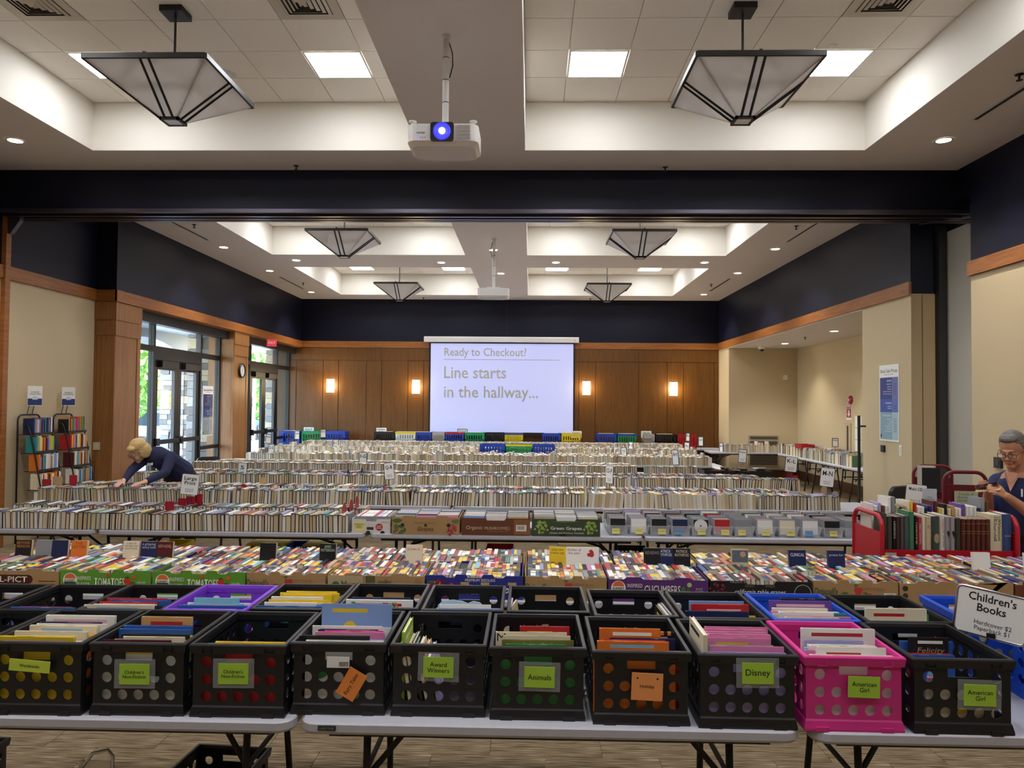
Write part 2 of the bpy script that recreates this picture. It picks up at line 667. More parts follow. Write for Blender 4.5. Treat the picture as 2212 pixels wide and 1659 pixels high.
# left walls ----------------------------------------------------------
mb = MB()
mb.box((XN - 0.25, Y0R, 0.0), (XN, 11.24, 3.47), M_tan)
mb.box((XN - 0.25, Y0R, 3.47), (XN, 11.24, 5.0), M_navy)
wall_left = struct('wall_left', mb)
mb = MB()
mb.box((XN - 0.25, 11.24, 3.47), (XL, 20.6, 5.0), M_navy)
wall_left_upper = struct('wall_left_header', mb)
simple('soffit_board', (XN - 0.25, 11.9, 3.44), (XL - 0.01, 20.5, 3.475), M_oak2, wall_left_upper)
def pier(n, y0, y1):
    p = MB()
    p.box((XN - 0.25, y0, 0.0), (XL - 0.012, y1, 3.46), M_oak2)
    o = struct('wall_pier_%d' % n, p)
    o['label'] = 'oak clad wall pier between the glass doors'
    # raised frames on the faces: stiles, rails and a frieze
    for (a, b) in ((y0, y0 + 0.10), (y1 - 0.10, y1)):
        simple('stile', (XL - 0.014, a, 0.0), (XL, b, 2.92), M_oak2, o)
    simple('panel', (XL - 0.014, y0 + 0.104, 0.16), (XL - 0.008, y1 - 0.104, 2.88), M_oak2, o)
    simple('bottom_rail', (XL - 0.014, y0 + 0.1, 0.0), (XL, y1 - 0.1, 0.16), M_oak2, o)
    simple('frieze', (XL - 0.014, y0 - 0.004, 2.925), (XL + 0.004, y1 + 0.004, 3.16), M_oak2, o)
    simple('capital', (XL - 0.014, y0 - 0.012, 3.168), (XL + 0.012, y1 + 0.012, 3.45), M_oak2, o)
    # face towards the room's near end
    simple('panel', (XN + 0.045, y0 - 0.006, 0.16), (XL - 0.06, y0, 2.88), M_oak2, o)
    simple('stile', (XL - 0.056, y0 - 0.012, 0.0), (XL - 0.002, y0, 2.92), M_oak2, o)
    simple('stile', (XN, y0 - 0.012, 0.0), (XN + 0.041, y0, 2.92), M_oak2, o)
    simple('frieze', (XN, y0 - 0.014, 2.925), (XL - 0.015, y0, 3.16), M_oak2, o)
    simple('capital', (XN, y0 - 0.02, 3.168), (XL - 0.015, y0, 3.45), M_oak2, o)
    # return face towards the back wall
    simple('jamb_panel', (XN - 0.05, y1, 0.0), (XL - 0.03, y1 + 0.012, 3.44), M_oak2, o)
    return o
pier(1, 11.24, 11.98)
pier(2, 15.84, 16.63)
def band(n, a, b):
    p = MB()
    p.box(a, b, M_trim)
    return struct('trim_%d' % n, p)
band(1, (XN, Y0R, 3.47), (XN + 0.035, 9.19, 3.64))
band(2, (XN, 9.28, 3.47), (XN + 0.035, 11.22, 3.64))
band(3, (XN + 0.036, 11.20, 3.46), (XL + 0.03, 11.235, 3.635))
band(4, (XL, 11.20, 3.455), (XL + 0.035, YB, 3.635))
band(5, (XL + 0.036, YB - 0.035, 3.455), (XR - 0.036, YB - 0.001, 3.635))
mb = MB()
mb.box((XN, 9.19, 0.0), (XN + 0.06, 9.28, 4.28), M_trim)
post = struct('trim_post', mb)
post['label'] = 'slim oak post where the folding wall meets the tan wall'
mb = MB()
mb.prism([(XN + 0.06, 4.28), (XN + 0.06, 4.05), (XN + 0.10, 4.05), (XN + 0.22, 4.22), (XN + 0.22, 4.28)], 'y', 9.2, 9.27, M_track)
mb.build('bracket', post)

# right walls -----------------------------------------------------------
mb = MB()
mb.box((XR, Y0R, 0.0), (XR + 0.3, 8.80, 3.47), M_tan)
mb.box((XR, Y0R, 3.47), (XR + 0.3, 8.80, 5.0), M_navy)
mb.box((XR, 10.18, 0.0), (XR + 0.32, 11.65, 3.47), M_tan)
mb.box((XR, 19.41, 0.0), (XR + 0.25, YB + 0.2, 3.47), M_tan)
mb.box((XR, 10.18, 3.47), (XR + 0.32, YB + 0.2, 5.0), M_navy)
mb.box((XR, 8.80, 4.46), (XR + 0.32, 10.18, 5.0), M_navy)
wall_right = struct('wall_right', mb)
mb = MB()
mb.box((5.68, 8.5, 0.02), (5.74, 10.12, 4.30), M_fabric)
p = struct('wall_pocket_panel', mb)
p['label'] = 'grey fabric panel of the folded partition in its wall pocket'
mb = MB()
mb.box((5.57, 10.05, 0.0), (5.675, 10.17, 4.4), M_black)  # black strip standing in for the shade in the gap beside the panel
mb.box((5.75, 8.5, 0.0), (5.9, 10.4, 5.0), M_black)
mb.box((5.57, 10.19, 0.0), (5.9, 10.4, 5.0), M_black)
mb.box((XR + 0.3, 8.5, 4.47), (5.9, 10.2, 4.6), M_navy)
struct('wall_pocket', mb)
band(6, (XR - 0.035, Y0R, 3.475), (XR, 8.82, 3.645))
band(7, (XR - 0.035, 10.16, 3.455), (XR, YB, 3.635))
simple('jamb_board', (XR + 0.001, 10.165, 0.0), (XR + 0.14, 10.18, 3.46), M_tan2, wall_right)
simple('jamb_board', (XR + 0.15, 10.150, 0.0), (XR + 0.315, 10.18, 3.46), M_tan2, wall_right)
# alcove
mb = MB()
mb.box((7.05, 11.4, 0.0), (7.3, 19.7, 3.6), M_tan)
mb.box((XR + 0.25, 19.41, 0.0), (7.05, 19.7, 3.6), M_tan)
mb.box((XR + 0.32, 11.4, 0.0), (7.05, 11.65, 3.6), M_tan)
wall_alcove = struct('wall_alcove', mb)
mb = MB()
mb.box((XR + 0.001, 11.4, 3.43), (7.3, 19.7, 3.47), M_soffit)
struct('ceiling_alcove', mb)
mb = MB()
mb.box((XR + 0.26, 19.385, 0.0), (7.02, 19.41, 0.22), M_brown)
mb.box((7.025, 11.7, 0.0), (7.05, 19.4, 0.22), M_brown)
struct('baseboard_right', mb)
# wall behind the photographer
mb = MB()
mb.box((-7.2, Y0R - 0.2, 0.0), (5.6, Y0R, 5.0), M_tan)
struct('wall_front', mb)

# glass doors -------------------------------------------------------------
def glazing(n, y0, y1, d0, d1):
    f = MB()
    xa, xb = XG - 0.05, XG + 0.05
    z1 = 3.32
    for (a, b) in ((y0, y0 + 0.06), (d0 - 0.07, d0), (d1, d1 + 0.07), (y1 - 0.06, y1)):
        f.box((xa, a, 0.0), (xb, b, z1), M_black)
    for (a, b, za, zb) in ((y0, y1, z1, 3.44), (y0 + 0.06, d0 - 0.07, 2.80, 2.90), (d1 + 0.07, y1 - 0.06, 2.80, 2.90), (d0, d1, 2.66, 2.90), (y0 + 0.06, d0 - 0.07, 0.9, 0.97), (d1 + 0.07, y1 - 0.06, 0.9, 0.97), (y0 + 0.06, d0 - 0.07, 0.0, 0.12), (d1 + 0.07, y1 - 0.06, 0.0, 0.12)):
        f.box((xa, a, za), (xb, b, zb), M_black)
    w = struct('window_%d' % n, f)
    w['label'] = 'black framed sidelights and transom around the glass doors'
    simple('shade_box', (XG + 0.055, y0 + 0.02, 3.27), (XL - 0.12, y1 - 0.02, 3.43), M_black, w)
    for (a, b, za, zb, g) in ((d0, d1, 2.90, z1, M_glass), (y0 + 0.06, d0 - 0.07, 2.90, z1, M_glass2), (d1 + 0.07, y1 - 0.06, 2.90, z1, M_glass2),
                              (y0 + 0.06, d0 - 0.07, 0.97, 2.80, M_glass2), (d1 + 0.07, y1 - 0.06, 0.97, 2.80, M_glass2), (y0 + 0.06, d0 - 0.07, 0.12, 0.9, M_glass2), (d1 + 0.07, y1 - 0.06, 0.12, 0.9, M_glass2)):
        simple('pane', (XG - 0.006, a, za), (XG + 0.006, b, zb), g, w)
    mid = (d0 + d1) / 2
    for k, (a, b) in enumerate(((d0 + 0.004, mid - 0.003), (mid + 0.003, d1 - 0.004))):
        d = MB()
        st = 0.13
        d.box((XG - 0.03, a, 0.02), (XG + 0.03, a + st, 2.655), M_black)
        d.box((XG - 0.03, b - st, 0.02), (XG + 0.03, b, 2.655), M_black)
        d.box((XG - 0.03, a + st, 0.02), (XG + 0.03, b - st, 0.27), M_black)
        d.box((XG - 0.03, a + st, 2.48), (XG + 0.03, b - st, 2.655), M_black)
        dr = struct('door_%d' % (2 * n - 1 + k), d)
        dr['label'] = 'black framed glass door leaf with a push bar'
        simple('pane', (XG - 0.006, a + st, 0.27), (XG + 0.006, b - st, 2.48), M_glass, dr)
        simple('push_bar', (XG + 0.045, a + 0.03, 1.11), (XG + 0.10, b - 0.03, 1.19), M_black, dr)
        simple('bar_mount', (XG + 0.031, a + 0.02, 1.08), (XG + 0.11, a + 0.10, 1.22), M_black, dr)
        simple('door_closer', (XG + 0.031, a + 0.12, 2.52), (XG + 0.12, b - 0.14, 2.64), M_black, dr)
        h = MB()
        q = b - 0.07 if k == 0 else a + 0.07
        h.tube([(XG - 0.03, q, 1.0), (XG - 0.09, q, 1.0), (XG - 0.09, q, 1.3), (XG - 0.03, q, 1.3)], 0.014, M_black, 6)
        h.build('pull_handle', dr)
glazing(1, 11.995, 15.835, 13.05, 14.85)
glazing(2, 16.645, 20.44, 17.6, 19.4)

# ================================================================== CEILING FIXTURES
def mat_translucent(name, color, amount=0.5, rough=0.3):
    m = bpy.data.materials.new(name)
    m.use_nodes = True
    nt = m.node_tree
    b = nt.nodes['Principled BSDF']
    b.inputs['Base Color'].default_value = rgb(color)
    b.inputs['Roughness'].default_value = rough
    t = nt.nodes.new('ShaderNodeBsdfTranslucent')
    t.inputs['Color'].default_value = rgb(color)
    x = nt.nodes.new('ShaderNodeMixShader')
    x.inputs[0].default_value = amount
    nt.links.new(b.outputs[0], x.inputs[1])
    nt.links.new(t.outputs[0], x.inputs[2])
    nt.links.new(x.outputs[0], nt.nodes['Material Output'].inputs[0])
    return m
M_shade = mat_translucent('pendant_acrylic', '#e8e4e0', 0.65, 0.2)
M_bronze = mat('dark_bronze', '#241f1c', 0.4, metal=0.4)

def pendant(x, y, label):
    zt, zb, hw, hb = 4.75, 4.40, 0.515, 0.075
    t = thing('pendant_light', label, 'pendant light', (x, y, 0), group='inverted pyramid pendant lights')
    p = MB()
    p.box((-0.10, -0.10, TIL - 0.055), (0.10, 0.10, TIL - 0.001), M_bronze)
    p.build('canopy', t)
    p = MB()
    p.tube([(0, 0, TIL - 0.05), (0, 0, zt + 0.05)], 0.011, M_bronze, 8)
    p.build('rod', t)
    p = MB()
    p.box((-0.09, -0.09, zt + 0.03), (0.09, 0.09, zt + 0.06), M_bronze)
    for a, b in (((-hw, -0.012), (hw, 0.012)), ((-0.012, -hw), (0.012, hw))):
        p.box((a[0], a[1], zt + 0.008), (b[0], b[1], zt + 0.028), M_bronze)
    p.build('cross_bracket', t)
    for k in range(4):
        M = Matrix.Rotation(k * PI / 2, 4, 'Z')
        q = MB()
        q.box((-hw, -hw - 0.012, zt - 0.03), (hw, -hw + 0.012, zt + 0.012), M_bronze, M=M)
        rim = q.build('rim_bar', t)
        q = MB()
        th = 0.006
        a = [(-hw, -hw, zt - 0.02), (hw, -hw, zt - 0.02), (hb, -hb, zb), (-hb, -hb, zb)]
        b_ = [(v[0], v[1] + th * 1.6, v[2] + th) for v in a]
        a = [M @ Vector(v) for v in a]
        b_ = [M @ Vector(v) for v in b_]
        q.face([a[3], a[2], a[1], a[0]], M_shade)
        q.face(b_, M_shade)
        for i in range(4):
            j = (i + 1) % 4
            q.face([a[i], a[j], b_[j], b_[i]], M_shade)
        pane = q.build('shade_panel', t)
        for s in (-1, 1):
            q = MB()
            q.tube([M @ Vector((s * 0.036, -hw - 0.004, zt - 0.02)), M @ Vector((s * 0.036, -hb - 0.012, zb))], 0.012, M_bronze, 4)
            q.build('rib', t)
    q = MB()
    for k in range(4):
        q.box((-0.085, -0.085, zb - 0.02), (0.085, -0.065, zb + 0.006), M_bronze, M=Matrix.Rotation(k * PI / 2, 4, 'Z'))
    fin = q.build('finial', t)
    q = MB()
    q.box((-0.064, -0.064, zb - 0.014), (0.064, 0.064, zb - 0.008), mat('frosted_finial', '#dfe0e0', 0.3))
    q.build('finial_glass', t)
    return t
PX = (-3.2, 1.84)
nm = {0: 'left', 1: 'right'}
for yy, wh in ((6.36, 'nearest the camera'), (12.33, 'just behind the navy beam'), (17.6, 'at the screen end')):
    for k, xx in enumerate(PX):
        pendant(xx, yy, 'inverted pyramid pendant with grey acrylic panels, %s of the pair %s' % (nm[k], wh))

M_can = mat('downlight_glow', '#ffffff', 0.4, emit='#fff0d8', estr=9.0)
M_canring = mat('downlight_ring', '#cfcac4', 0.4)
dl_ring = MB()
dl_ring.lathe([(0.075, -0.004), (0.095, -0.006), (0.10, 0.0)], M_canring, 20)
dl_lens = MB()
dl_lens.lathe([(0.0, -0.002), (0.075, -0.003)], M_can, 20)
dl_ring_me, dl_lens_me = dl_ring.mesh('trim_ring', True), dl_lens.mesh('lens', True)
def downlight(x, y, z, label, watt=SPOT_W, lit=True):
    t = thing('downlight', label, 'downlight', (x, y, z - 0.001), group='recessed downlights')
    put('trim_ring', dl_ring_me, t)
    put('lens', dl_lens_me, t)
    if lit:
        l = bpy.data.lights.new('downlight_lamp', 'SPOT')
        l.energy = watt
        l.spot_size = R(105)
        l.spot_blend = 0.7
        l.color = (1.0, 0.95, 0.87)
        l.shadow_soft_size = 0.07
        o = bpy.data.objects.new('downlight_lamp', l)
        COL.objects.link(o)
        o.parent = t
        o.location = (0, 0, -0.02)
for x, y, lab in ((-5.84, 8.02, 'near soffit in front of the beam, left'), (4.51, 8.03, 'near soffit in front of the beam, right'), (-0.69, 8.05, 'central beam just behind the near projector'),
                  (-5.84, 13.63, 'left soffit over the first glass doors'), (-5.84, 16.08, 'left soffit over the clock pier'), (-4.85, 14.86, 'cross soffit, leftmost of four'), (-5.84, 19.18, 'left soffit nearest the screen wall'),
                  (-1.87, 15.05, 'cross soffit left of the far projector'), (-0.72, 13.8, 'central beam behind the far projector pole'), (-0.68, 16.3, 'central beam nearest the screen wall'),
                  (0.51, 15.0, 'cross soffit right of the far projector'), (3.55, 14.95, 'cross soffit, rightmost of four'), (4.55, 13.64, 'right soffit nearest the beam'), (4.56, 16.14, 'right soffit, middle of three'), (4.56, 19.27, 'right soffit nearest the screen wall'),
                  (-5.84, 2.6, 'left soffit beside the photographer'), (4.51, 2.6, 'right soffit beside the photographer'), (-0.69, 2.6, 'central beam above the photographer')):
    downlight(x, y, SOF, 'round white downlight in the ' + lab)
downlight(6.2, 17.9, 3.43, 'round white downlight in the alcove ceiling, farther of two', 45)
downlight(6.15, 14.9, 3.43, 'round white downlight in the alcove ceiling, nearer of two', 45)

spr = MB()
spr.lathe([(0.0, 0.0), (0.035, -0.001), (0.035, -0.006), (0.01, -0.012), (0.008, -0.05), (0.026, -0.052), (0.026, -0.056), (0.0, -0.057)], M_bronze, 10)
spr_me = spr.mesh('sprinkler_head', True)
for x, y, z, lab in ((-2.92, 8.89, SOF, 'left one above the navy beam'), (1.64, 8.94, SOF, 'right one above the navy beam'), (4.27, 6.43, SOF, 'right soffit by the slot diffuser'), (-5.59, 11.88, SOF, 'left soffit by the first slot'),
                  (-5.59, 17.69, SOF, 'left soffit by the far slot'), (4.3, 11.88, SOF, 'right soffit behind the beam'), (4.35, 17.64, SOF, 'right soffit by the far slot'), (-2.98, 20.1, SOF, 'far soffit left of the screen'), (1.64, 20.1, SOF, 'far soffit right of the screen'), (6.05, 16.2, 3.43, 'alcove ceiling')):
    tag(put('sprinkler_head', spr_me, None, (x, y, z)), 'small dark sprinkler head in the ' + lab, 'sprinkler', 'ceiling sprinklers')
for x, ya, yb2, lab in ((-5.87, 11.5, 13.04, 'left soffit behind the navy beam'), (-5.88, 16.85, 18.64, 'left soffit near the screen wall'), (4.50, 5.6, 7.47, 'right soffit nearest the camera'), (4.56, 11.6, 13.06, 'right soffit behind the navy beam'), (4.58, 16.86, 18.72, 'right soffit near the screen wall')):
    t = thing('slot_diffuser', 'long narrow slot diffuser in the ' + lab, 'air vent', (x, ya, SOF), group='slot diffusers')
    simple('slot', (-0.022, 0.02, -0.003), (0.022, yb2 - ya - 0.02, -0.001), M_black, t)
    simple('flange', (-0.045, 0, -0.006), (-0.022, yb2 - ya, -0.0005), M_canring, t)
    simple('flange', (0.022, 0, -0.006), (0.045, yb2 - ya, -0.0005), M_canring, t)
tag(simple('smoke_detector', (-0.04, -0.03, -0.02), (0.04, 0.03, 0), M_white, None, (2.9, 7.05, TIL)), 'small white detector on a ceiling tile beside the right pendant', 'detector')
sp = MB()
sp.lathe([(0.0, -0.012), (0.10, -0.012), (0.13, 0.0)], M_canring, 24)
tag(sp.build('ceiling_speaker', None, (-3.3, 7.62, TIL), smooth=True), 'round flush ceiling speaker beyond the left pendant', 'speaker')

# projectors ------------------------------------------------------------
M_projw = mat('projector_white', '#ece9e4', 0.4)
M_projd = mat('projector_underside', '#c9c3bf', 0.5)
def projector(x, y, z, label, facing, pole_top):
    """body .55 wide, .42 deep, .17 tall, hung upside down; lens towards local -Y"""
    t = thing('projector', label, 'projector', (x, y, z), facing, group='ceiling projectors')
    b = MB()
    top = rounded(0.55, 0.40, 0.07, 5)
    bot = rounded(0.49, 0.34, 0.08, 5, 0, 0.01)
    n = len(top)
    for k in range(n):
        j = (k + 1) % n
        b.face([(top[k][0], top[k][1], 0.06), (top[k][0], top[k][1], -0.07), (top[j][0], top[j][1], -0.07), (top[j][0], top[j][1], 0.06)][::-1], M_projw)
        b.face([(top[k][0], top[k][1], -0.07), (bot[k][0], bot[k][1], -0.10), (bot[j][0], bot[j][1], -0.10), (top[j][0], top[j][1], -0.07)][::-1], M_projw)
    b.face([(p[0], p[1], 0.06) for p in top], M_projw)
    b.face([(p[0], p[1], -0.10) for p in reversed(bot)], M_projd)
    b.build('body', t)
    l = MB()
    l.prism(rounded(0.18, 0.145, 0.02, 3, 0.0, -0.004), 'y', -0.212, -0.19, mat('projector_bezel', '#15151f', 0.3))
    lens_b = l.build('lens_bezel', t)
    l = MB()
    l.lathe([(0.0, -0.214), (0.055, -0.2135), (0.066, -0.224), (0.068, -0.212)], mat('lens_glass', '#1c1c55', 0.08, emit='#3a3af0', estr=0.5), 24, axis='y', center=(0, 0, -0.002))
    ring = l.build('lens', t, smooth=True)
    if facing == 0:
        l = MB()
        l.lathe([(0.0, -0.226), (0.017, -0.225), (0.024, -0.218)], mat('lens_glow', '#ffffff', 0.2, emit='#c8d0ff', estr=30.0), 16, axis='y', center=(0, 0, 0.0))
        l.build('lamp_glow', t)
    for k in range(12):
        simple('vent_slat', (0.115, -0.206, -0.06 + k * 0.0095), (0.215, -0.1985, -0.0565 + k * 0.0095), M_projd, t)
    for sx in (-1, 1):
        f = MB()
        f.lathe([(0.012, 0.05), (0.012, 0.085), (0.03, 0.088), (0.03, 0.096), (0.0, 0.097)], M_projw, 12, (sx * 0.235, -0.15, 0))
        f.build('foot', t, smooth=True)
    m_ = MB()
    m_.box((-0.09, -0.09, 0.062), (0.09, 0.11, 0.078), M_white)
    m_.box((-0.12, -0.02, 0.07), (0.12, 0.03, 0.10), M_white)
    m_.build('mount_plate', t)
    pl = MB()
    pl.tube([(0, 0, 0.09), (0, 0, pole_top - z - 0.012)], 0.026, M_white, 12)
    pole = pl.build('pole', t, smooth=True)
    c = MB()
    c.lathe([(0.026, 0.0), (0.036, 0.0), (0.036, -0.03), (0.026, -0.03)], M_white, 14, (0, 0, pole_top - z - 0.001))
    c.build('ceiling_flange', t)
    for k in range(3):
        r_ = MB()
        r_.lathe([(0.0275, 0.0), (0.0275, 0.006)], M_black, 12, (0, 0, 0.30 + k * 0.18))
        r_.build('cable_tie', t)
    w = MB()
    w.tube([(0.026, 0, pole_top - z - 0.06), (0.05, 0, pole_top - z - 0.14), (0.055, 0, pole_top - z - 0.24), (0.03, 0, pole_top - z - 0.34)], 0.005, M_black, 6)
    w.build('cable', t)
    text('EPSON', M_black, t, (-0.165, -0.2005, -0.01), width=0.06, rot=(0, PI, 0), bold=0.02)
    for k in range(5):
        simple('indicator', (-0.2 + k * 0.016, -0.2015, -0.052), (-0.197 + k * 0.016, -0.2, -0.04), mat('indicator_blue', '#5060d0', 0.4, emit='#5565ff', estr=1.0) if k < 2 else M_black, t)
    return t
projector(-0.69, 5.72, 3.985, 'white projector with a glowing lens on a pole, nearest the camera', 0.0, SOF)
projector(-0.66, 12.85, 3.86, 'white projector on a pole, farther one facing the screen', PI, SOF)

# projection screen ---------------------------------------------------------
def mat_screen():
    m = bpy.data.materials.new('projected_slide')
    m.use_nodes = True
    nt = m.node_tree
    b = nt.nodes['Principled BSDF']
    b.inputs['Base Color'].default_value = rgb('#c2c5d6')
    b.inputs['Roughness'].default_value = 0.9
    b.inputs['Emission Color'].default_value = rgb('#a8b0ff')
    b.inputs['Emission Strength'].default_value = 0.17
    return m
M_slide = mat_screen()
SX0, SX1, SZ0, SZ1, YS = -2.785, 1.194, 1.11, 3.58, 20.30
t = thing('projection_screen', 'wide white projection screen with a checkout slide, on the oak wall', 'screen', ((SX0 + SX1) / 2, YS, 0))
hw = (SX1 - SX0) / 2
simple('picture_area', (-hw, 0, SZ0), (hw, 0.004, SZ1), M_slide, t)
simple('black_border', (-hw - 0.05, 0.002, SZ0 - 0.06), (-hw, 0.005, SZ1 + 0.03), M_black, t)
simple('black_border', (hw, 0.002, SZ0 - 0.06), (hw + 0.05, 0.005, SZ1 + 0.03), M_black, t)
simple('black_border', (-hw, 0.002, SZ0 - 0.06), (hw, 0.005, SZ0), M_black, t)
simple('black_border', (-hw, 0.002, SZ1), (hw, 0.005, SZ1 + 0.03), M_black, t)
simple('weight_bar', (-hw - 0.05, -0.01, SZ0 - 0.085), (hw + 0.05, 0.015, SZ0 - 0.06), M_black, t)
q = MB()
q.prism([(-0.06, 3.62), (0.10, 3.62), (0.10, 3.77), (-0.04, 3.77), (-0.06, 3.73)], 'x', -hw - 0.19, hw + 0.15, mat('screen_case', '#e2e0da', 0.4))
q.build('case', t)
M_slidetext = mat('slide_lettering', '#a8a698', 0.8, emit='#aeb0ac', estr=0.06)
def lt(s, px0, px1, py, height):
    k = (SX1 - SX0) / 305.0
    x0, x1 = (px0 - 932) * k - hw, (px1 - 932) * k - hw
    z = SZ1 - (py - 742) * (SZ1 - SZ0) / 192.0
    text(s, M_slidetext, t, ((x0 + x1) / 2, -0.004, z), width=x1 - x0, height=height, bold=0.008)
lt('Ready to Checkout?', 961, 1137, 763, 0.30)
lt('Line starts', 961, 1094, 805, 0.335)
lt('in the hallway...', 961, 1162, 851, 0.43)
simple('slide_rule', (-hw + 0.37, -0.004, 3.125), (-hw + 3.61, -0.001, 3.14), M_slidetext, t)
text('DL', M_black, t, (hw + 0.04, -0.062, 3.68), width=0.05)

# sconces -------------------------------------------------------------------
M_sconce = mat('sconce_glass', '#fff6df', 0.5, emit='#ffe9bd', estr=7.0)
for k, (x, z) in enumerate(((-5.63, 2.37), (-3.21, 2.36), (1.57, 2.36), (3.99, 2.355))):
    lab = ('leftmost, near the glass doors', 'left of the projection screen', 'right of the projection screen', 'rightmost, near the alcove')[k]
    t = thing('wall_sconce', 'glowing white wall sconce on the oak wall, ' + lab, 'wall lamp', (x, YB - 0.024, z), group='oak wall sconces')
    simple('back_plate', (-0.07, -0.02, -0.2), (0.07, 0.0, 0.2), M_black, t)
    g = MB()
    prof = []
    for i in range(9):
        a = PI * i / 8
        prof.append((-0.105 * math.cos(a), -0.02 - 0.09 * math.sin(a)))
    g.prism(prof, 'z', -0.185, 0.185, M_sconce)
    g.build('glass_shade', t)
    for q in range(3):
        a = PI * (q + 1) / 4
        w = MB()
        w.box((-0.105 * math.cos(a) - 0.004, -0.022 - 0.09 * math.sin(a) - 0.006, -0.195), (-0.105 * math.cos(a) + 0.004, -0.022 - 0.09 * math.sin(a) + 0.002, 0.195), mat('sconce_bar', '#8b6b3c', 0.4))
        w.build('bar', t)
    l = bpy.data.lights.new('sconce_lamp', 'POINT')
    l.energy = 9.0
    l.color = (1.0, 0.80, 0.50)
    l.shadow_soft_size = 0.12
    o = bpy.data.objects.new('sconce_lamp', l)
    COL.objects.link(o)
    o.parent = t
    o.location = (0, -0.17, 0)

# ================================================================== OUTSIDE THE GLASS
M_grd = mat('concrete_ground', '#b9b4aa', 0.9, noise=0.06, nscale=2)
M_grass = mat('lawn', '#7f9a4a', 0.95, noise=0.2, nscale=3)
M_stones = [mat('stone_%d' % i, c, 0.9, noise=0.12, nscale=9, bump=0.4, bscale=25) for i, c in enumerate(('#8f8a86', '#a79f92', '#7c7d82', '#b3a78f', '#6f6a66'))]
M_mortar = mat('mortar', '#6a665f', 0.95)
M_porch = mat('porch_paint', '#b9c0c2', 0.7)
mb = MB()
mb.box((-60, 0, -0.12), (-7.15, 70, -0.02), M_grd)
struct('ground_outside', mb)
mb = MB()
mb.box((-60, 34, -0.02), (-14, 70, 0.05), M_grass)
mb.box((-60, 0, -0.02), (-24, 34, 0.05), M_grass)
struct('ground_lawn', mb)
random.seed(11)
def stone_pier(name, x0, x1, y0, y1, h, label):
    t = thing(name, label, 'stone pillar', ((x0 + x1) / 2, (y0 + y1) / 2, 0))
    cx, cy = (x0 + x1) / 2, (y0 + y1) / 2
    simple('core', (x0 - cx + 0.03, y0 - cy + 0.03, 0), (x1 - cx - 0.03, y1 - cy - 0.03, h), M_mortar, t)
    z = 0.0
    while z < h - 0.05:
        ch = min(random.uniform(0.10, 0.24), h - z)
        for face, (a, b) in (('f', (x0 - cx, x1 - cx)), ('r', (y0 - cy, y1 - cy))):
            u = a
            while u < b - 0.04:
                w = random.uniform(0.18, 0.42)
                if b - u - w < 0.12:
                    w = b - u
                d = random.uniform(0.0, 0.03)
                m = random.choice(M_stones)
                q = MB()
                bev = 0.012
                if face == 'f':
                    base, out = y0 - cy + 0.03, y0 - cy - d
                    q.prism([(u + 0.006, z + 0.006), (u + w - 0.006, z + 0.006), (u + w - 0.006, z + ch - 0.006), (u + 0.006, z + ch - 0.006)], 'y', out, base, m)
                else:
                    base, out = x1 - cx - 0.03, x1 - cx + d
                    q.prism([(u + 0.006, z + 0.006), (u + w - 0.006, z + 0.006), (u + w - 0.006, z + ch - 0.006), (u + 0.006, z + ch - 0.006)], 'x', base, out, m)
                q.build('stone', t)
                u += w
        z += ch
    return t
stone_pier('stone_pillar', -10.27, -9.6, 20.0, 20.68, 2.95, 'square stone porch pillar seen through the near glass doors')
stone_pier('stone_pillar', -7.64, -7.14, 16.05, 16.62, 3.4, 'grey stone pilaster behind the near sidelight with the price poster')
stone_pier('stone_pillar', -7.6, -7.0, 20.75, 21.5, 3.4, 'grey stone pilaster behind the far sidelight by the screen wall')
stone_pier('stone_pillar', -10.27, -9.6, 24.6, 25.28, 2.95, 'farther stone porch pillar beyond the far glass doors')
lamp = MB()
lamp.prism(rounded(0.12, 0.5, 0.04, 3, -10.05, 1.95), 'y', 19.86, 19.95, mat('porch_lamp_glass', '#ffe2a8', 0.5, emit='#ffd890', estr=2.0))
tag(lamp.build('porch_lamp'), 'small glowing lantern on the stone porch pillar', 'wall lamp')
mb = MB()
mb.box((-10.6, 8.0, 3.72), (-7.08, 26.5, 3.9), M_porch)
roof = struct('roof_porch', mb)
roof['label'] = 'pale painted porch ceiling with arches outside'
def arch(y0, y1, spring, rise):
    q = MB()
    pts = [(y0 - 0.4, 3.73), (y0 - 0.4, spring), (y0, spring)]
    for i in range(13):
        a = PI * i / 12
        pts.append(((y0 + y1) / 2 - (y1 - y0) / 2 * math.cos(a), spring + rise * math.sin(a)))
    pts += [(y1 + 0.4, spring), (y1 + 0.4, 3.73)]
    pts.reverse()
    q.prism(pts, 'x', -10.25, -9.65, M_porch)
    q.build('arch_fascia', roof)
arch(16.2, 19.9, 2.96, 0.55)
arch(20.7, 24.5, 2.96, 0.55)

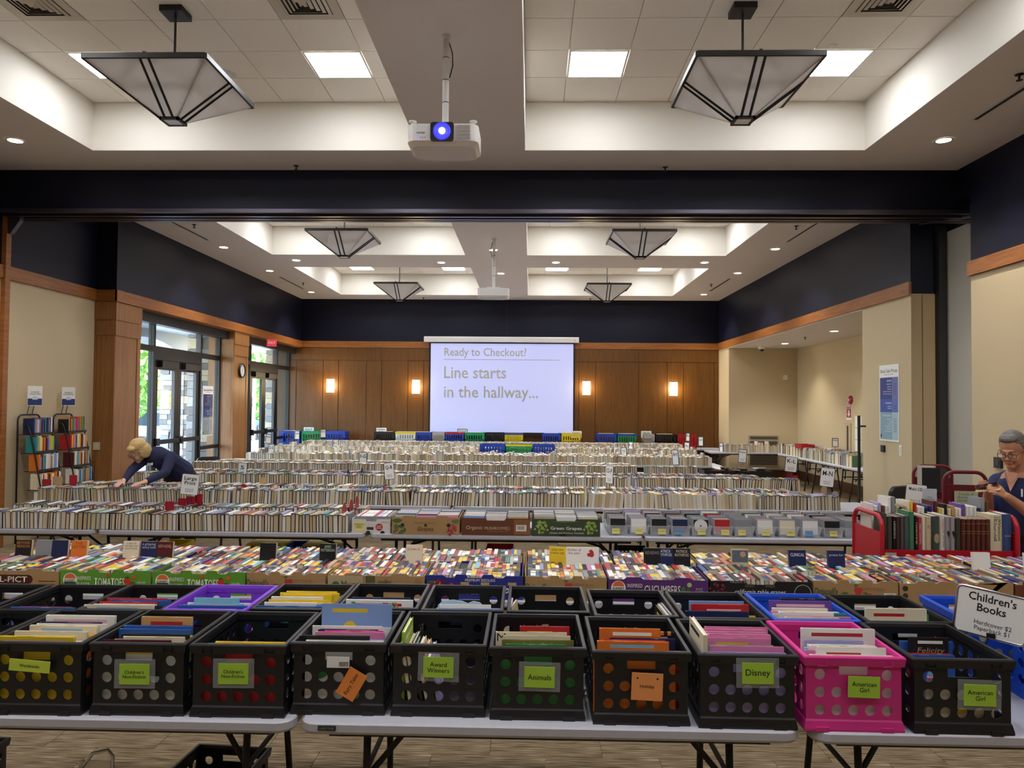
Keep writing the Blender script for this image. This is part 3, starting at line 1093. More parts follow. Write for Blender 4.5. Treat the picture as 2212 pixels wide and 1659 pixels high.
# trees and shrubs beyond the porch
M_leafs = [mat('leaves_%d' % i, c, 0.8) for i, c in enumerate(('#7fae4a', '#5f9440', '#9cc066', '#487a3a'))]
M_bark = mat('bark', '#5b4a3a', 0.9)
def tree(x, y, h, rad, n, label, seed, trunk=True):
    random.seed(seed)
    t = thing('broadleaf_tree', label, 'tree', (x, y, 0), group='trees beyond the car park')
    if trunk:
        q = MB()
        q.tube([(0, 0, 0), (0.1, 0, h * 0.3), (0, 0.1, h * 0.7)], [0.22, 0.16, 0.06], M_bark, 7)
        q.build('trunk', t)
    q = MB()
    for k in range(n):
        a, b = random.uniform(0, 2 * PI), random.uniform(-1, 1)
        r_ = rad * random.random() ** 0.4
        c = Vector((r_ * math.cos(a) * math.sqrt(1 - b * b), r_ * math.sin(a) * math.sqrt(1 - b * b), h * 0.58 + b * r_ * h * 0.42 / rad))
        s = random.uniform(0.16, 0.34)
        e1 = Vector((random.uniform(-1, 1), random.uniform(-1, 1), random.uniform(-1, 1))).normalized()
        e2 = e1.orthogonal().normalized()
        q.face([c - e1 * s, c - e2 * s * 0.5, c + e1 * s, c + e2 * s * 0.5], random.choice(M_leafs))
    q.build('crown', t)['kind'] = 'stuff'
    return t
tree(-24, 30, 9.5, 3.6, 2200, 'tall pale green tree seen at the near doors', 21)
tree(-23, 42, 9, 3.6, 2200, 'broad green tree beyond the far doors', 22)
tree(-14.5, 45, 8, 3.2, 1800, 'green tree behind the parked silver car', 23)
tree(-30, 49, 11, 4.2, 2200, 'tall background tree over the car park', 24)
tree(-33, 38, 10, 4.2, 2000, 'leafy tree at the left of the porch arch', 25)
tree(-20, 52, 11, 4.0, 2200, 'farthest tree in the row above the cars', 26)
# hedge bank
random.seed(27)
t = thing('hedge_bank', 'long leafy hedge bank closing the car park', 'hedge', (-24, 50, 0))
q = MB()
for k in range(5200):
    c = Vector((random.uniform(-16, 14), random.uniform(-1.2, 1.2) + 14, random.uniform(0, 5.5) * random.random() ** 0.3))
    c.y += -c.x * 0.6
    s = random.uniform(0.18, 0.4)
    e1 = Vector((random.uniform(-1, 1), random.uniform(-1, 1), random.uniform(-1, 1))).normalized()
    e2 = e1.orthogonal().normalized()
    q.face([c - e1 * s, c - e2 * s * 0.5, c + e1 * s, c + e2 * s * 0.5], random.choice(M_leafs))
q.build('foliage', t)['kind'] = 'stuff'

# parked cars
def car(x, y, rz, color, label):
    t = thing('parked_car', label, 'car', (x, y, 0), rz, group='parked cars')
    Mp = mat('car_' + color.lstrip('#'), color, 0.25, spec=0.6)
    Mg = mat('car_glass', '#20303a', 0.08)
    b = MB()
    b.prism([(-2.2, 0.35), (2.2, 0.35), (2.25, 0.75), (1.25, 0.95), (-1.9, 1.0), (-2.25, 0.85)], 'y', -0.88, 0.88, Mp)
    b.build('body', t)
    c = MB()
    c.prism([(-1.75, 0.98), (1.2, 0.93), (0.45, 1.45), (-1.2, 1.48)], 'y', -0.74, 0.74, Mg)
    c.build('windows', t)
    r_ = MB()
    r_.prism([(-1.15, 1.47), (0.4, 1.45), (0.3, 1.50), (-1.0, 1.52)], 'y', -0.72, 0.72, Mp)
    r_.build('roof', t)
    for sx in (-1.35, 1.35):
        for sy in (-0.85, 0.85):
            w = MB()
            w.lathe([(0.0, -0.1), (0.2, -0.1), (0.32, -0.09), (0.32, 0.09), (0.2, 0.1), (0.0, 0.1)], mat('tyre', '#1b1b1b', 0.8), 16, (sx, sy, 0.32), 'y')
            w.build('wheel', t, smooth=True)
    return t
car(-13.2, 27.5, R(25), '#9fb2c4', 'silver blue parked car nearest the far doors')
car(-15.2, 36.5, R(20), '#2f5d9a', 'blue parked car behind the silver one')
car(-20.5, 33.5, R(20), '#c9ccd0', 'white parked car seen past the stone pillar')
car(-19.0, 39.5, R(15), '#3c4048', 'dark parked car at the far end of the row')

# ================================================================== FOLDING TABLES
M_top = mat('table_plastic', '#b6b6bf', 0.45, noise=0.03, nscale=40)
M_leg = mat('table_leg_steel', '#2a2a2e', 0.4, metal=0.3)
TZ = 0.737
_tables = {}
def make_table(L, label, group, loc, rotz=0.0):
    if L in _tables:
        return copy_tree(_tables[L], loc, rotz, label, group)
    t = thing('folding_table', label, 'table', loc, rotz, group)
    D = 0.76
    p = MB()
    o1 = rounded(L, D, 0.06, 4)
    o2 = rounded(L - 0.012, D - 0.012, 0.056, 4)
    o3 = rounded(L - 0.05, D - 0.05, 0.04, 4)
    rings = [(o2, TZ), (o1, TZ - 0.006), (o1, TZ - 0.032), (o2, TZ - 0.042), (o3, TZ - 0.042)]
    n = len(o1)
    p.face([(x, y, TZ) for x, y in o2], M_top)
    for (ra, za), (rb_, zb_) in zip(rings, rings[1:]):
        for i in range(n):
            j = (i + 1) % n
            p.face([(ra[i][0], ra[i][1], za), (rb_[i][0], rb_[i][1], zb_), (rb_[j][0], rb_[j][1], zb_), (ra[j][0], ra[j][1], za)], M_top)
    p.face([(x, y, TZ - 0.042) for x, y in reversed(o3)], M_top)
    p.build('table_top', t)
    for s in (-1, 1):
        f = MB()
        f.box((-L / 2 + 0.1, s * (D / 2 - 0.075), TZ - 0.068), (L / 2 - 0.1, s * (D / 2 - 0.05), TZ - 0.0425), M_leg)
        f.build('side_rail', t)
    for s in (-1, 1):
        ex = s * (L / 2 - 0.22)
        for q in (-1, 1):
            l = MB()
            l.tube([(ex, q * 0.22, TZ - 0.043), (ex, q * 0.24, 0.45), (ex + s * 0.01, q * 0.31, 0.012)], 0.0145, M_leg, 8)
            l.tube([(ex + s * 0.01, q * 0.31, 0.0), (ex + s * 0.01, q * 0.31, 0.03)], 0.019, M_leg, 8)
            l.build('leg', t, smooth=True)
        c = MB()
        c.tube([(ex, -0.24, 0.50), (ex, 0.24, 0.50)], 0.011, M_leg, 6)
        c.build('cross_bar', t)
        for q in (-1, 1):
            b = MB()
            b.tube([(ex, q * 0.19, 0.46), (ex - s * 0.13, q * 0.12, 0.60), (ex - s * 0.42, q * 0.10, TZ - 0.05)], 0.012, M_leg, 6)
            b.build('brace', t)
        k = MB()
        k.tube([(ex - s * 0.16, -0.14, 0.612), (ex - s * 0.16, 0.14, 0.612)], 0.006, M_leg, 6)
        k.build('lock_ring', t)
    _tables[L] = t
    return t

ordn = ('first', 'second', 'third', 'fourth', 'fifth', 'sixth')
L6, L8 = 1.815, 2.43
for k, x in enumerate((-1.765, 0.075, 1.93)):
    tb = make_table(L6, 'white folding table under the crates in the front row, ' + ('left end', 'middle', 'right end')[k], 'folding tables', (x, 3.04, 0))
    if k == 1:
        simple('maker_plate', (-0.835, -0.3845, 0.712), (-0.77, -0.378, 0.728), M_black, tb)
        text('LIFETIME', mat('plate_letter', '#9a9aa0', 0.5), tb, (-0.8025, -0.3852, 0.72), width=0.055, height=0.008)
for k, x in enumerate((-4.1, -2.275, -0.45, 1.375, 3.2)):
    make_table(L6, 'folding table carrying the paperback boxes, %s from the glass doors' % ordn[k], 'folding tables', (x, 4.72, 0))
for k, x in enumerate((-5.12, -2.67, -0.21, 2.24)):
    make_table(L8, 'long white table in the large print and disc row, %s from the glass doors' % ordn[k], 'folding tables', (x, 6.86, 0))
ROWS = {4: 8.28, 5: 10.12, 6: 12.0, 7: 14.15, 8: 16.4, 9: 18.75}
for r_, yf in ROWS.items():
    for k, x in enumerate((-4.55, -2.1, 0.35, 2.8)):
        make_table(L8, 'white table under hardcovers in row %s behind the disc row, %s from the glass doors' % (ordn[r_ - 4], ordn[k]), 'folding tables', (x - (0.29 if r_ > 4 else 0.0), yf + 0.36, 0))

# ================================================================== CRATES
def wall_cells(mb, P, u0, u1, w0, w1, cols, rows, du, dw, rad, m, slot=None, seg=14):
    """a wall in the (u,w) plane pierced by round holes. P(u,w,d): d=0 outer face, d=1 inner face. slot=(row,c0,c1,su,sh)"""
    cu, cw = (u0 + u1) / 2, (w0 + w1) / 2
    gu0, gw0 = cu - cols * du / 2, w0 + (w1 - w0 - rows * dw) / 2
    def quad(a, b, c, d):
        mb.face([P(a, c, 0), P(b, c, 0), P(b, d, 0), P(a, d, 0)], m)
        mb.face([P(a, d, 1), P(b, d, 1), P(b, c, 1), P(a, c, 1)], m)
    quad(u0, gu0, w0, w1)
    quad(gu0 + cols * du, u1, w0, w1)
    if gw0 > w0 + 1e-5:
        quad(gu0, gu0 + cols * du, w0, gw0)
        quad(gu0, gu0 + cols * du, gw0 + rows * dw, w1)
    for r_ in range(rows):
        for c in range(cols):
            if slot and r_ == slot[0] and slot[1] <= c <= slot[2]:
                continue
            a0, b0 = gu0 + c * du, gw0 + r_ * dw
            ccu, ccw = a0 + du / 2, b0 + dw / 2
            ring, sq = [], []
            for i in range(seg):
                an = 2 * PI * (i + 0.5) / seg
                x, y = math.cos(an), math.sin(an)
                ring.append((ccu + rad * x, ccw + rad * y))
                k = 1.0 / max(abs(x), abs(y))
                sq.append((ccu + x * k * du / 2, ccw + y * k * dw / 2))
            for i in range(seg):
                j = (i + 1) % seg
                mb.face([P(*sq[i], 0), P(*sq[j], 0), P(*ring[j], 0), P(*ring[i], 0)], m)
                mb.face([P(*ring[i], 1), P(*ring[j], 1), P(*sq[j], 1), P(*sq[i], 1)], m)
                mb.face([P(*ring[i], 0), P(*ring[j], 0), P(*ring[j], 1), P(*ring[i], 1)], m)
            cr_ = [(a0, b0), (a0 + du, b0), (a0 + du, b0 + dw), (a0, b0 + dw)]
            for (x, y) in cr_:                                   # corner triangles of the cell
                near = sorted(range(seg), key=lambda i: (sq[i][0] - x) ** 2 + (sq[i][1] - y) ** 2)[:2]
                mb.face([P(x, y, 0), P(*sq[near[0]], 0), P(*sq[near[1]], 0)], m)
                mb.face([P(x, y, 1), P(*sq[near[1]], 1), P(*sq[near[0]], 1)], m)
    if slot:
        r_, c0, c1, su, sh = slot
        a0, a1 = gu0 + c0 * du, gu0 + (c1 + 1) * du
        b0, b1 = gw0 + r_ * dw, gw0 + (r_ + 1) * dw
        s0, s1 = cu - su / 2, cu + su / 2
        t0 = b1 - sh
        quad(a0, s0, b0, b1)
        quad(s1, a1, b0, b1)
        quad(s0, s1, b0, t0)
        for (p_, q_) in (((s0, t0), (s1, t0)), ((s1, t0), (s1, b1)), ((s1, b1), (s0, b1)), ((s0, b1), (s0, t0))):
            mb.face([P(*p_, 0), P(*q_, 0), P(*q_, 1), P(*p_, 1)], m)

M_crate_black = mat('crate_black', '#19191c', 0.38)
CW, CD, CH = 0.362, 0.438, 0.267
def crate_mesh():
    mb = MB()
    m = M_crate_black
    hx, hy, th = 0.169, 0.205, 0.005
    zb, zt = 0.038, 0.234
    wall_cells(mb, lambda u, w, d: (u, -hy + d * th, w), -hx, hx, zb, zt, 5, 3, 0.0596, 0.063, 0.0195, m, slot=(2, 1, 3, 0.103, 0.032))
    wall_cells(mb, lambda u, w, d: (-u, hy - d * th, w), -hx, hx, zb, zt, 5, 3, 0.0596, 0.063, 0.0195, m, slot=(2, 1, 3, 0.103, 0.032))
    wall_cells(mb, lambda u, w, d: (hx - d * th, u, w), -hy, hy, zb, zt, 6, 3, 0.062, 0.063, 0.0195, m)
    wall_cells(mb, lambda u, w, d: (-hx + d * th, -u, w), -hy, hy, zb, zt, 6, 3, 0.062, 0.063, 0.0195, m)
    # rim: skirt outside, lip on top, slope inside
    def ring(x, y, z):
        return [(-x, -y, z), (x, -y, z), (x, y, z), (-x, y, z)]
    prof = [(hx, hy, 0.231), (0.177, 0.214, 0.232), (0.181, 0.219, 0.262), (0.178, 0.216, CH), (0.166, 0.204, CH), (0.164, 0.2, 0.255), (hx - th, hy - th, 0.228)]
    for (a, b) in zip(prof, prof[1:]):
        A, B_ = ring(*a), ring(*b)
        for i in range(4):
            j = (i + 1) % 4
            mb.face([A[i], A[j], B_[j], B_[i]], m)
    # base skirt and floor
    prof = [(0.176, 0.214, 0.0), (0.177, 0.215, 0.008), (0.172, 0.209, 0.034), (hx, hy, 0.040)]
    for (a, b) in zip(prof, prof[1:]):
        A, B_ = ring(*a), ring(*b)
        for i in range(4):
            j = (i + 1) % 4
            mb.face([A[i], A[j], B_[j], B_[i]], m)
    mb.box((-hx + 0.001, -hy + 0.001, 0.003), (hx - 0.001, hy - 0.001, 0.010), m)
    for sx in (-0.115, 0.115):                                   # lid catches under the rim, feet in the skirt
        for sy in (-1, 1):
            mb.box((sx - 0.017, sy * 0.2205 - 0.002, 0.236), (sx - 0.0145, sy * 0.2205 + 0.002, 0.252), m)
            mb.box((sx + 0.0145, sy * 0.2205 - 0.002, 0.236), (sx + 0.017, sy * 0.2205 + 0.002, 0.252), m)
            mb.box((sx - 0.017, sy * 0.2205 - 0.002, 0.233), (sx + 0.017, sy * 0.2205 + 0.002, 0.236), m)
            mb.box((sx - 0.022, sy * 0.216 - 0.003, 0.0), (sx + 0.022, sy * 0.216 + 0.003, 0.016), m)
    return mb.mesh('storage_crate')
crate_me = crate_mesh()
M_sleeve = mat('clear_sleeve', '#d8dce0', 0.1, alpha=0.16, spec=0.5)
M_green = mat('card_green', '#a3cc3d', 0.6)
M_orange = mat('card_orange', '#e88a3a', 0.6)
M_ink = mat('ink_black', '#15180f', 0.7)

def crate(x, y, z, rz, label, color=None, group='storage crates'):
    o = put('storage_crate', crate_me, None, (x, y, z), (0, 0, rz))
    if color:
        set_mat(o, color)
    tag(o, label, 'crate', group)
    return o
def card(cr, x, z, w, h, color, words, sleeve=True, tilt=0.0, tw=None, lines=1, bold=0.0, trot=0.0, off=0.0):
    e = MB()
    if sleeve:
        e.box((-w * 0.68, -0.0006, -h * 0.7), (w * 0.68, 0.0006, h * 0.72), M_sleeve)
        sl = e.build('card_sleeve', cr, (x, -0.223 - off, z), (0, tilt, 0))
    e = MB()
    e.box((-w / 2, -0.001, -h / 2), (w / 2, 0.001, h / 2), color)
    cd = e.build('label_card', cr, (x, -0.2255 - off, z), (0, tilt, 0))
    text(words, M_ink, cd, (0, -0.0016, 0), width=tw or w * 0.72, rot=(0, trot, 0), bold=bold)
    return cd

# picture books ---------------------------------------------------------------
M_cover = mat_object_color('book_cover', 0.4)
M_pages = mat_pages()
PRINT = [C(c, 0.4) for c in ('#f0ede4', '#e8c832', '#b8262c', '#24324e', '#e9b8c8', '#3f8f4a', '#1c1c20', '#8ac0dc')]
def pic_mesh(seed):
    rr = random.Random(seed)
    u = MB()
    u.box((-0.5, -0.5, 0), (0.5, -0.36, 1), M_cover)
    u.box((-0.5, 0.36, 0), (0.5, 0.5, 1), M_cover)
    u.box((-0.5, -0.36, 0), (-0.475, 0.36, 1), M_cover)
    u.box((-0.475, -0.36, 0.012), (0.485, 0.36, 0.985), M_pages)
    # flat print on the two covers and the board edges: title bars and picture patches
    for y in (-0.502, 0.502):
        x0 = rr.uniform(-0.42, -0.2)
        x1 = rr.uniform(0.1, 0.44)
        z = rr.uniform(0.86, 0.92)
        u.box((x0, min(y, y * 0.997), z), (x1, max(y, y * 0.997), z + 0.045), rr.choice(PRINT))
        for k in range(rr.randint(1, 3)):
            cx, cz, w_, h_ = rr.uniform(-0.3, 0.3), rr.uniform(0.2, 0.72), rr.uniform(0.06, 0.18), rr.uniform(0.05, 0.14)
            m_ = rr.choice(PRINT)
            pts = [(cx + w_ * math.cos(a) * rr.uniform(0.7, 1), cz + h_ * math.sin(a) * rr.uniform(0.7, 1)) for a in [2 * PI * i / 10 for i in range(10)]]
            u.prism(pts, 'y', min(y, y * 0.9985), max(y, y * 0.9985), m_)
    for k in range(2):
        a = rr.uniform(-0.45, 0.2)
        u.box((a, -0.49, 1.0), (a + rr.uniform(0.1, 0.25), -0.37, 1.0012), rr.choice(PRINT))
    return u.mesh('picture_book')
PICS = [pic_mesh(s) for s in range(14)]
pic_me = PICS[0]
PALETTE = {'red': '#b8262c', 'dark red': '#6e1d24', 'orange': '#e07a2e', 'yellow': '#e8c832', 'cream': '#e6dcc0', 'white': '#eceae4', 'tan': '#c49a62', 'green': '#3f8f4a', 'teal': '#2f8f94', 'light blue': '#86a6dc', 'blue': '#2f5fae',
           'navy': '#1f2a55', 'purple': '#6b4aa0', 'lilac': '#a99cd0', 'pink': '#dd86b4', 'hot pink': '#d83a88', 'black': '#1c1c20', 'grey': '#8c8e94', 'brown': '#6a4328', 'lime': '#a8cc3c', 'olive': '#7d7a3a', 'maroon': '#571c22', 'sky': '#7fc4dc', 'beige': '#cdbb98'}
LIN = {k: rgb(v) for k, v in PALETTE.items()}
ORD = 'first second third fourth fifth sixth seventh eighth ninth tenth eleventh twelfth thirteenth fourteenth fifteenth sixteenth seventeenth eighteenth nineteenth twentieth'.split()
ORD += ['twenty-' + o for o in ORD[:9]] + ['thirtieth'] + ['thirty-' + o for o in ORD[:9]] + ['fortieth'] + ['forty-' + o for o in ORD[:9]] + ['fiftieth'] + ['fifty-' + o for o in ORD[:9]] + ['sixtieth'] + ['sixty-' + o for o in ORD[:9]] + ['seventieth'] + ['seventy-' + o for o in ORD[:9]] + ['eightieth'] + ['eighty-' + o for o in ORD[:9]] + ['ninetieth'] + ['ninety-' + o for o in ORD[:9]] + ['hundredth'] + ['hundred-and-' + o for o in ORD[:40]]
_seen = {}
def picture_book(cr, cname, w, h, t, x, y, z, lean, where, rz=0.0, roll=0.0):
    n = _seen[where] = _seen.get(where, -1) + 1
    o = put('picture_book', PICS[len(bpy.data.objects) % 14], None, (0, 0, 0))
    M = cr.matrix_basis @ Matrix.Translation((x, y, z)) @ Matrix.Rotation(rz, 4, 'Z') @ Matrix.Rotation(lean, 4, 'X') @ Matrix.Rotation(roll, 4, 'Y') @ Matrix.Diagonal((w, t, h, 1))
    o.matrix_basis = M
    o.color = LIN[cname]
    tag(o, '%s book, %s from the %s of the %s' % (cname, ORD[n], 'side' if abs(rz) > 1 else 'front', where), 'book', "children's books in the crates")
    return o
def fill(cr, where, seq, h=(0.225, 0.265), w=(0.215, 0.285), y0=-0.188, seed=0, jx=0.03, lean=-0.03):
    """front to back; each entry 'colour', ('colour', h) or ('colour', h, w)"""
    random.seed(seed)
    y = y0
    out = []
    for s in seq:
        s = s if isinstance(s, tuple) else (s,)
        hh = s[1] if len(s) > 1 else random.uniform(*h)
        ww = s[2] if len(s) > 2 else (0.30 if not out else random.uniform(*w))
        t = random.uniform(0.006, 0.014)
        out.append(picture_book(cr, s[0], ww, hh, t, random.uniform(-jx, jx), y + t / 2, 0.012, lean, where))
        y += t + 0.0035
    return out, y

FY = 2.69 + 0.219       # crate centre for the front rank
frontx = [-2.20, -1.825, -1.447, -1.072, -0.71, -0.335, 0.035, 0.415, 0.795, 1.172, 1.555]
fyy = [2.89, 2.893, 2.905, 2.905, 2.945, 2.945, 2.93, 2.905, 2.89, 2.885, 2.88]
names = [('plain black crate at the left edge of the front rank', None, 'crate at the left edge'),
         ('black crate with a yellow-green workbooks strip, front rank', None, 'workbook crate'),
         ('black crate with a green non-fiction card and white books behind its holes', None, 'left non-fiction crate'),
         ('black crate with a green non-fiction card and red books behind its holes', None, 'right non-fiction crate'),
         ('black crate with a tilted orange fairy tale card', None, 'fairy tale crate'),
         ('black crate with a green award winners card', None, 'award winners crate'),
         ('black crate with a green animals card', None, 'animals crate'),
         ('black crate with an orange holiday card', None, 'holiday crate'),
         ('black crate with a single-word green card and pink books', None, 'pink book crate with the green card'),
         ('hot pink crate in the front rank', mat('crate_pink', '#cf2f86', 0.4), 'hot pink crate'),
         ('black crate with a green card beside the hot pink crate', None, 'black crate at the right edge')]
FC = []
for k, x in enumerate(frontx):
    FC.append(crate(x, fyy[k], TZ, R(-0.4 if k > 6 else 0.3), names[k][0], names[k][1]))
fill(FC[0], names[0][2], ['red', 'green', 'black', ('green', 0.26)], seed=1)
fill(FC[1], names[1][2], ['yellow', 'cream', 'white', 'red', 'cream', 'white', 'orange', 'white', 'orange', 'yellow', 'cream', 'white', 'tan', 'navy', ('white', 0.285, 0.28)], seed=2)
fill(FC[2], names[2][2], ['white', 'maroon', 'cream', 'tan', 'cream', 'black', 'olive', 'yellow', ('blue', 0.262, 0.28), ('blue', 0.27, 0.27), ('tan', 0.30, 0.20)], seed=3)
fill(FC[3], names[3][2], ['red', 'yellow', 'yellow', 'green', 'yellow', 'orange', ('teal', 0.22)], h=(0.205, 0.24), seed=4)
fill(FC[4], names[4][2], ['white', 'black', 'lilac', 'white', 'yellow', 'pink', 'white', 'hot pink', 'navy', 'pink', 'white', 'pink', 'lilac', 'white', 'white', ('light blue', 0.335, 0.285)], seed=5)
random.seed(6)
for k, (cn, hh) in enumerate((('lime', 0.29), ('cream', 0.25), ('white', 0.23), ('black', 0.24), ('cream', 0.22), ('tan', 0.21), ('lilac', 0.20))):
    picture_book(FC[5], cn, 0.2, hh, 0.012, -0.135 + k * 0.022, -0.09, 0.012, 0.0, names[5][2], rz=R(90), roll=0) if k == 0 else picture_book(FC[5], cn, 0.2, hh, 0.012, -0.135 + k * 0.022 + 0.012, -0.095, 0.014, R(-8 - k), names[5][2], rz=R(90))
bk, _ = fill(FC[6], names[6][2], ['green', ('green', 0.25), ('olive', 0.262, 0.27), ('cream', 0.275, 0.255), ('cream', 0.285, 0.27), 'red', ('red', 0.30, 0.19)], seed=7)
text('Forest Trail', M_white, bk[2], (0, -0.502, 0.945), width=0.4, height=0.03)
text('M', M_ink, bk[4], (-0.42, -0.502, 0.93), width=0.12, height=0.1)
bk, _ = fill(FC[7], names[7][2], ['orange', ('orange', 0.272, 0.265), 'red', 'red', 'black', 'orange', 'white', 'red', 'navy', ('orange', 0.285, 0.235), ('black', 0.27, 0.26)], seed=8)
for k in range(9):
    simple('stripe', (-0.46 + k * 0.105, -0.51, 0.955), (-0.41 + k * 0.105, 0.51, 1.004), M_orange, bk[-1])
bk, _ = fill(FC[8], names[8][2], [('lilac', 0.25), ('pink', 0.268, 0.27), 'lilac', ('grey', 0.262), 'lilac', ('pink', 0.28, 0.24), ('pink', 0.283, 0.235), ('pink', 0.287, 0.235), ('pink', 0.29, 0.23), ('pink', 0.296, 0.24), ('pink', 0.30, 0.24), 'black'], seed=9, jx=0.012)
picture_book(FC[8], 'cream', 0.24, 0.31, 0.016, -0.145, -0.06, 0.013, 0, names[8][2], rz=R(90))
bk, _ = fill(FC[9], names[9][2], ['white', 'white', 'cream', 'white', 'white', 'pink', 'white', 'white', 'sky', 'white', 'lilac', 'hot pink', ('white', 0.295, 0.28), 'black'], seed=10, w=(0.215, 0.25))
fill(FC[10], names[10][2], [('cream', 0.15, 0.24), ('pink', 0.17, 0.2)], seed=11, jx=0.01)
bk, _ = fill(FC[10], names[10][2], [('blue', 0.2, 0.16), ('red', 0.2, 0.16), ('black', 0.258, 0.15), ('black', 0.252, 0.15), ('blue', 0.235, 0.2)], seed=12, y0=-0.02, jx=0.004)
text('Felicity', mat('gold_letter', '#b89a5a', 0.5), bk[2], (0.05, -0.504, 0.80), width=0.7, height=0.1, shear=0.2)
text('AMERICAN GIRL', mat('gold_letter', '#b89a5a', 0.5), bk[2], (0.0, -0.504, 0.70), width=0.8, height=0.045)

# cards on the crates (world x, world z from the picture -> crate local)
def wc(k, wx, wz):
    return wx - frontx[k], wz - TZ
x, z = wc(1, -1.836, 0.921)
card(FC[1], x, z, 0.152, 0.043, mat('card_yellowgreen', '#c3d94a', 0.6), 'Workbooks', False, R(4), 0.075, bold=0.012)
for k, (wx, wz, words, tw) in {2: (-1.451, 0.893, "Children's\nNon-Fiction", 0.085), 3: (-1.083, 0.901, "Children's\nNon-Fiction", 0.085), 5: (-0.333, 0.923, 'Award\nWinners', 0.082), 6: (0.041, 0.899, 'Animals', 0.086),
                               8: (0.826, 0.941, 'Disney', 0.088), 9: (1.2, 0.901, 'American\nGirl', 0.086), 10: (1.604, 0.881, 'American\nGirl', 0.088)}.items():
    x, z = wc(k, wx, wz)
    card(FC[k], x, z, 0.112, 0.075, M_green, words, k != 9, R(1.0 if k in (5, 6, 9, 10) else -0.5), tw, bold=0.006)
x, z = wc(4, -0.654, 0.858)
card(FC[4], x, z, 0.108, 0.073, M_orange, 'Fairy Tales', False, R(-60), 0.085, bold=0.006, off=0.006)
x, z = wc(4, -0.707, 0.935)
sk = simple('price_sticker', (-0.042, -0.001, -0.02), (0.042, 0.001, 0.02), M_white, FC[4], (x, -0.2245, z))
for k in range(9):
    simple('bar', (0.004 + k * 0.004, -0.0015, -0.015), (0.006 + k * 0.004, -0.001, 0.002), M_ink, sk)
x, z = wc(7, 0.433, 0.881)
hc = card(FC[7], x, z, 0.113, 0.098, mat('card_paleorange', '#eb9a58', 0.6), 'Holiday', False, R(2), 0.052, bold=0.006)
for sx in (-1, 1):
    q = MB()
    q.lathe([(0.0, -0.0017), (0.0035, -0.0016)], M_ink, 10, (sx * 0.036, 0, 0.030), 'y')
    q.build('punch_hole', hc)

# rear rank -----------------------------------------------------------------
M_purple = mat('crate_purple', '#7b3fc4', 0.4)
M_blue = mat('crate_blue', '#1f4fc4', 0.4)
rearx = [-2.50, -2.11, -1.755, -1.40, -1.03, -0.665, -0.29, 0.085, 0.46, 0.835, 1.215, 1.60]
ryy = [3.30, 3.31, 3.33, 3.345, 3.385, 3.415, 3.405, 3.405, 3.36, 3.34, 3.335, 3.33]
rn = [('black crate at the left end of the rear rank', None), ('black crate of the rear rank with pale blue books, near the purple crate', None), ('black crate touching the purple crate on its left', None),
      ('purple crate in the rear rank', M_purple), ('black rear crate with yellow books, right of the purple crate', None), ('black rear crate with a white bear board book', None),
      ('black rear crate with low white and blue books', None), ('almost empty black crate in the middle of the rear rank', None), ('black rear crate with a few dark books along its right side', None),
      ('black rear crate of red and blue books beside the blue crate', None), ('bright blue crate in the rear rank', M_blue), ('black rear crate right of the bright blue crate', None)]
RC = []
for k, x in enumerate(rearx):
    RC.append(crate(x, ryy[k], TZ, R(0.4), rn[k][0], rn[k][1]))
fill(RC[0], 'leftmost rear crate', [('white', 0.27), 'maroon', ('dark red', 0.28)], seed=20)
fill(RC[1], 'second rear crate', [('light blue', 0.245, 0.28), ('blue', 0.25, 0.28), 'navy', 'red'], seed=21)
fill(RC[2], 'rear crate left of the purple one', ['cream', 'white', 'black', ('black', 0.252), 'white', 'red', ('blue', 0.265), ('red', 0.268)], seed=22)
bk, _ = fill(RC[3], 'purple crate', ['blue', ('pink', 0.26, 0.24), 'blue', 'white', 'cream', 'sky', ('sky', 0.275, 0.2), 'white'], seed=23)
fill(RC[4], 'rear crate right of the purple one', ['blue', 'white', 'light blue', 'yellow', 'white', 'cream', 'yellow', 'white', 'white', ('yellow', 0.27), ('yellow', 0.272), ('yellow', 0.275)], seed=24)
bk, _ = fill(RC[5], 'crate with the bear book', ['blue', 'black', ('white', 0.27, 0.30), 'white', ('navy', 0.272)], seed=25, jx=0.005)
q = bk[2]
for k, c in enumerate(('#2f5fae', '#d83a3a', '#e8c832', '#3f8f4a', '#e07a2e')):
    mm = MB()
    mm.prism([(0.08 + k * 0.045, 0.87), (0.115 + k * 0.045, 0.87), (0.085 + k * 0.045, 0.96), (0.05 + k * 0.045, 0.96)], 'y', -0.503, -0.501, C(c))
    mm.build('rainbow_stripe', q)
mm = MB()
mm.prism([(-0.42, 0.87), (-0.34, 0.87), (-0.335, 0.93), (-0.37, 0.975), (-0.42, 0.96)], 'y', -0.503, -0.501, C('#1f9a4a'))
mm.build('green_shape', q)
mm = MB()
mm.prism([(-0.15, 0.87), (0.02, 0.87), (0.0, 0.90), (-0.08, 0.905)], 'y', -0.503, -0.501, C('#16161a'))
mm.build('black_shape', q)
bk, _ = fill(RC[6], 'rear crate with low white books', ['navy', 'blue', 'white', 'light blue', 'white', ('white', 0.25)], seed=26, h=(0.225, 0.24))
cl = MB()
pts = [(-0.1, 0.0), (0.1, 0.0), (0.11, 0.03), (0.09, 0.05), (0.06, 0.055), (0.035, 0.045), (0.01, 0.055), (-0.03, 0.06), (-0.08, 0.055), (-0.1, 0.035)]
cl.prism(pts, 'y', -0.003, 0.003, C('#a9c4d8'))
tag(cl.build('cloud_card', None, (rearx[6] - 0.02, ryy[6] - 0.09, TZ + 0.215), (R(-6), 0, 0)), 'pale blue cloud shaped card sticking out of a rear crate', 'card')
picture_book(RC[7], 'cream', 0.16, 0.24, 0.007, -0.13, -0.05, 0.012, R(-6), 'almost empty rear crate', rz=R(80))
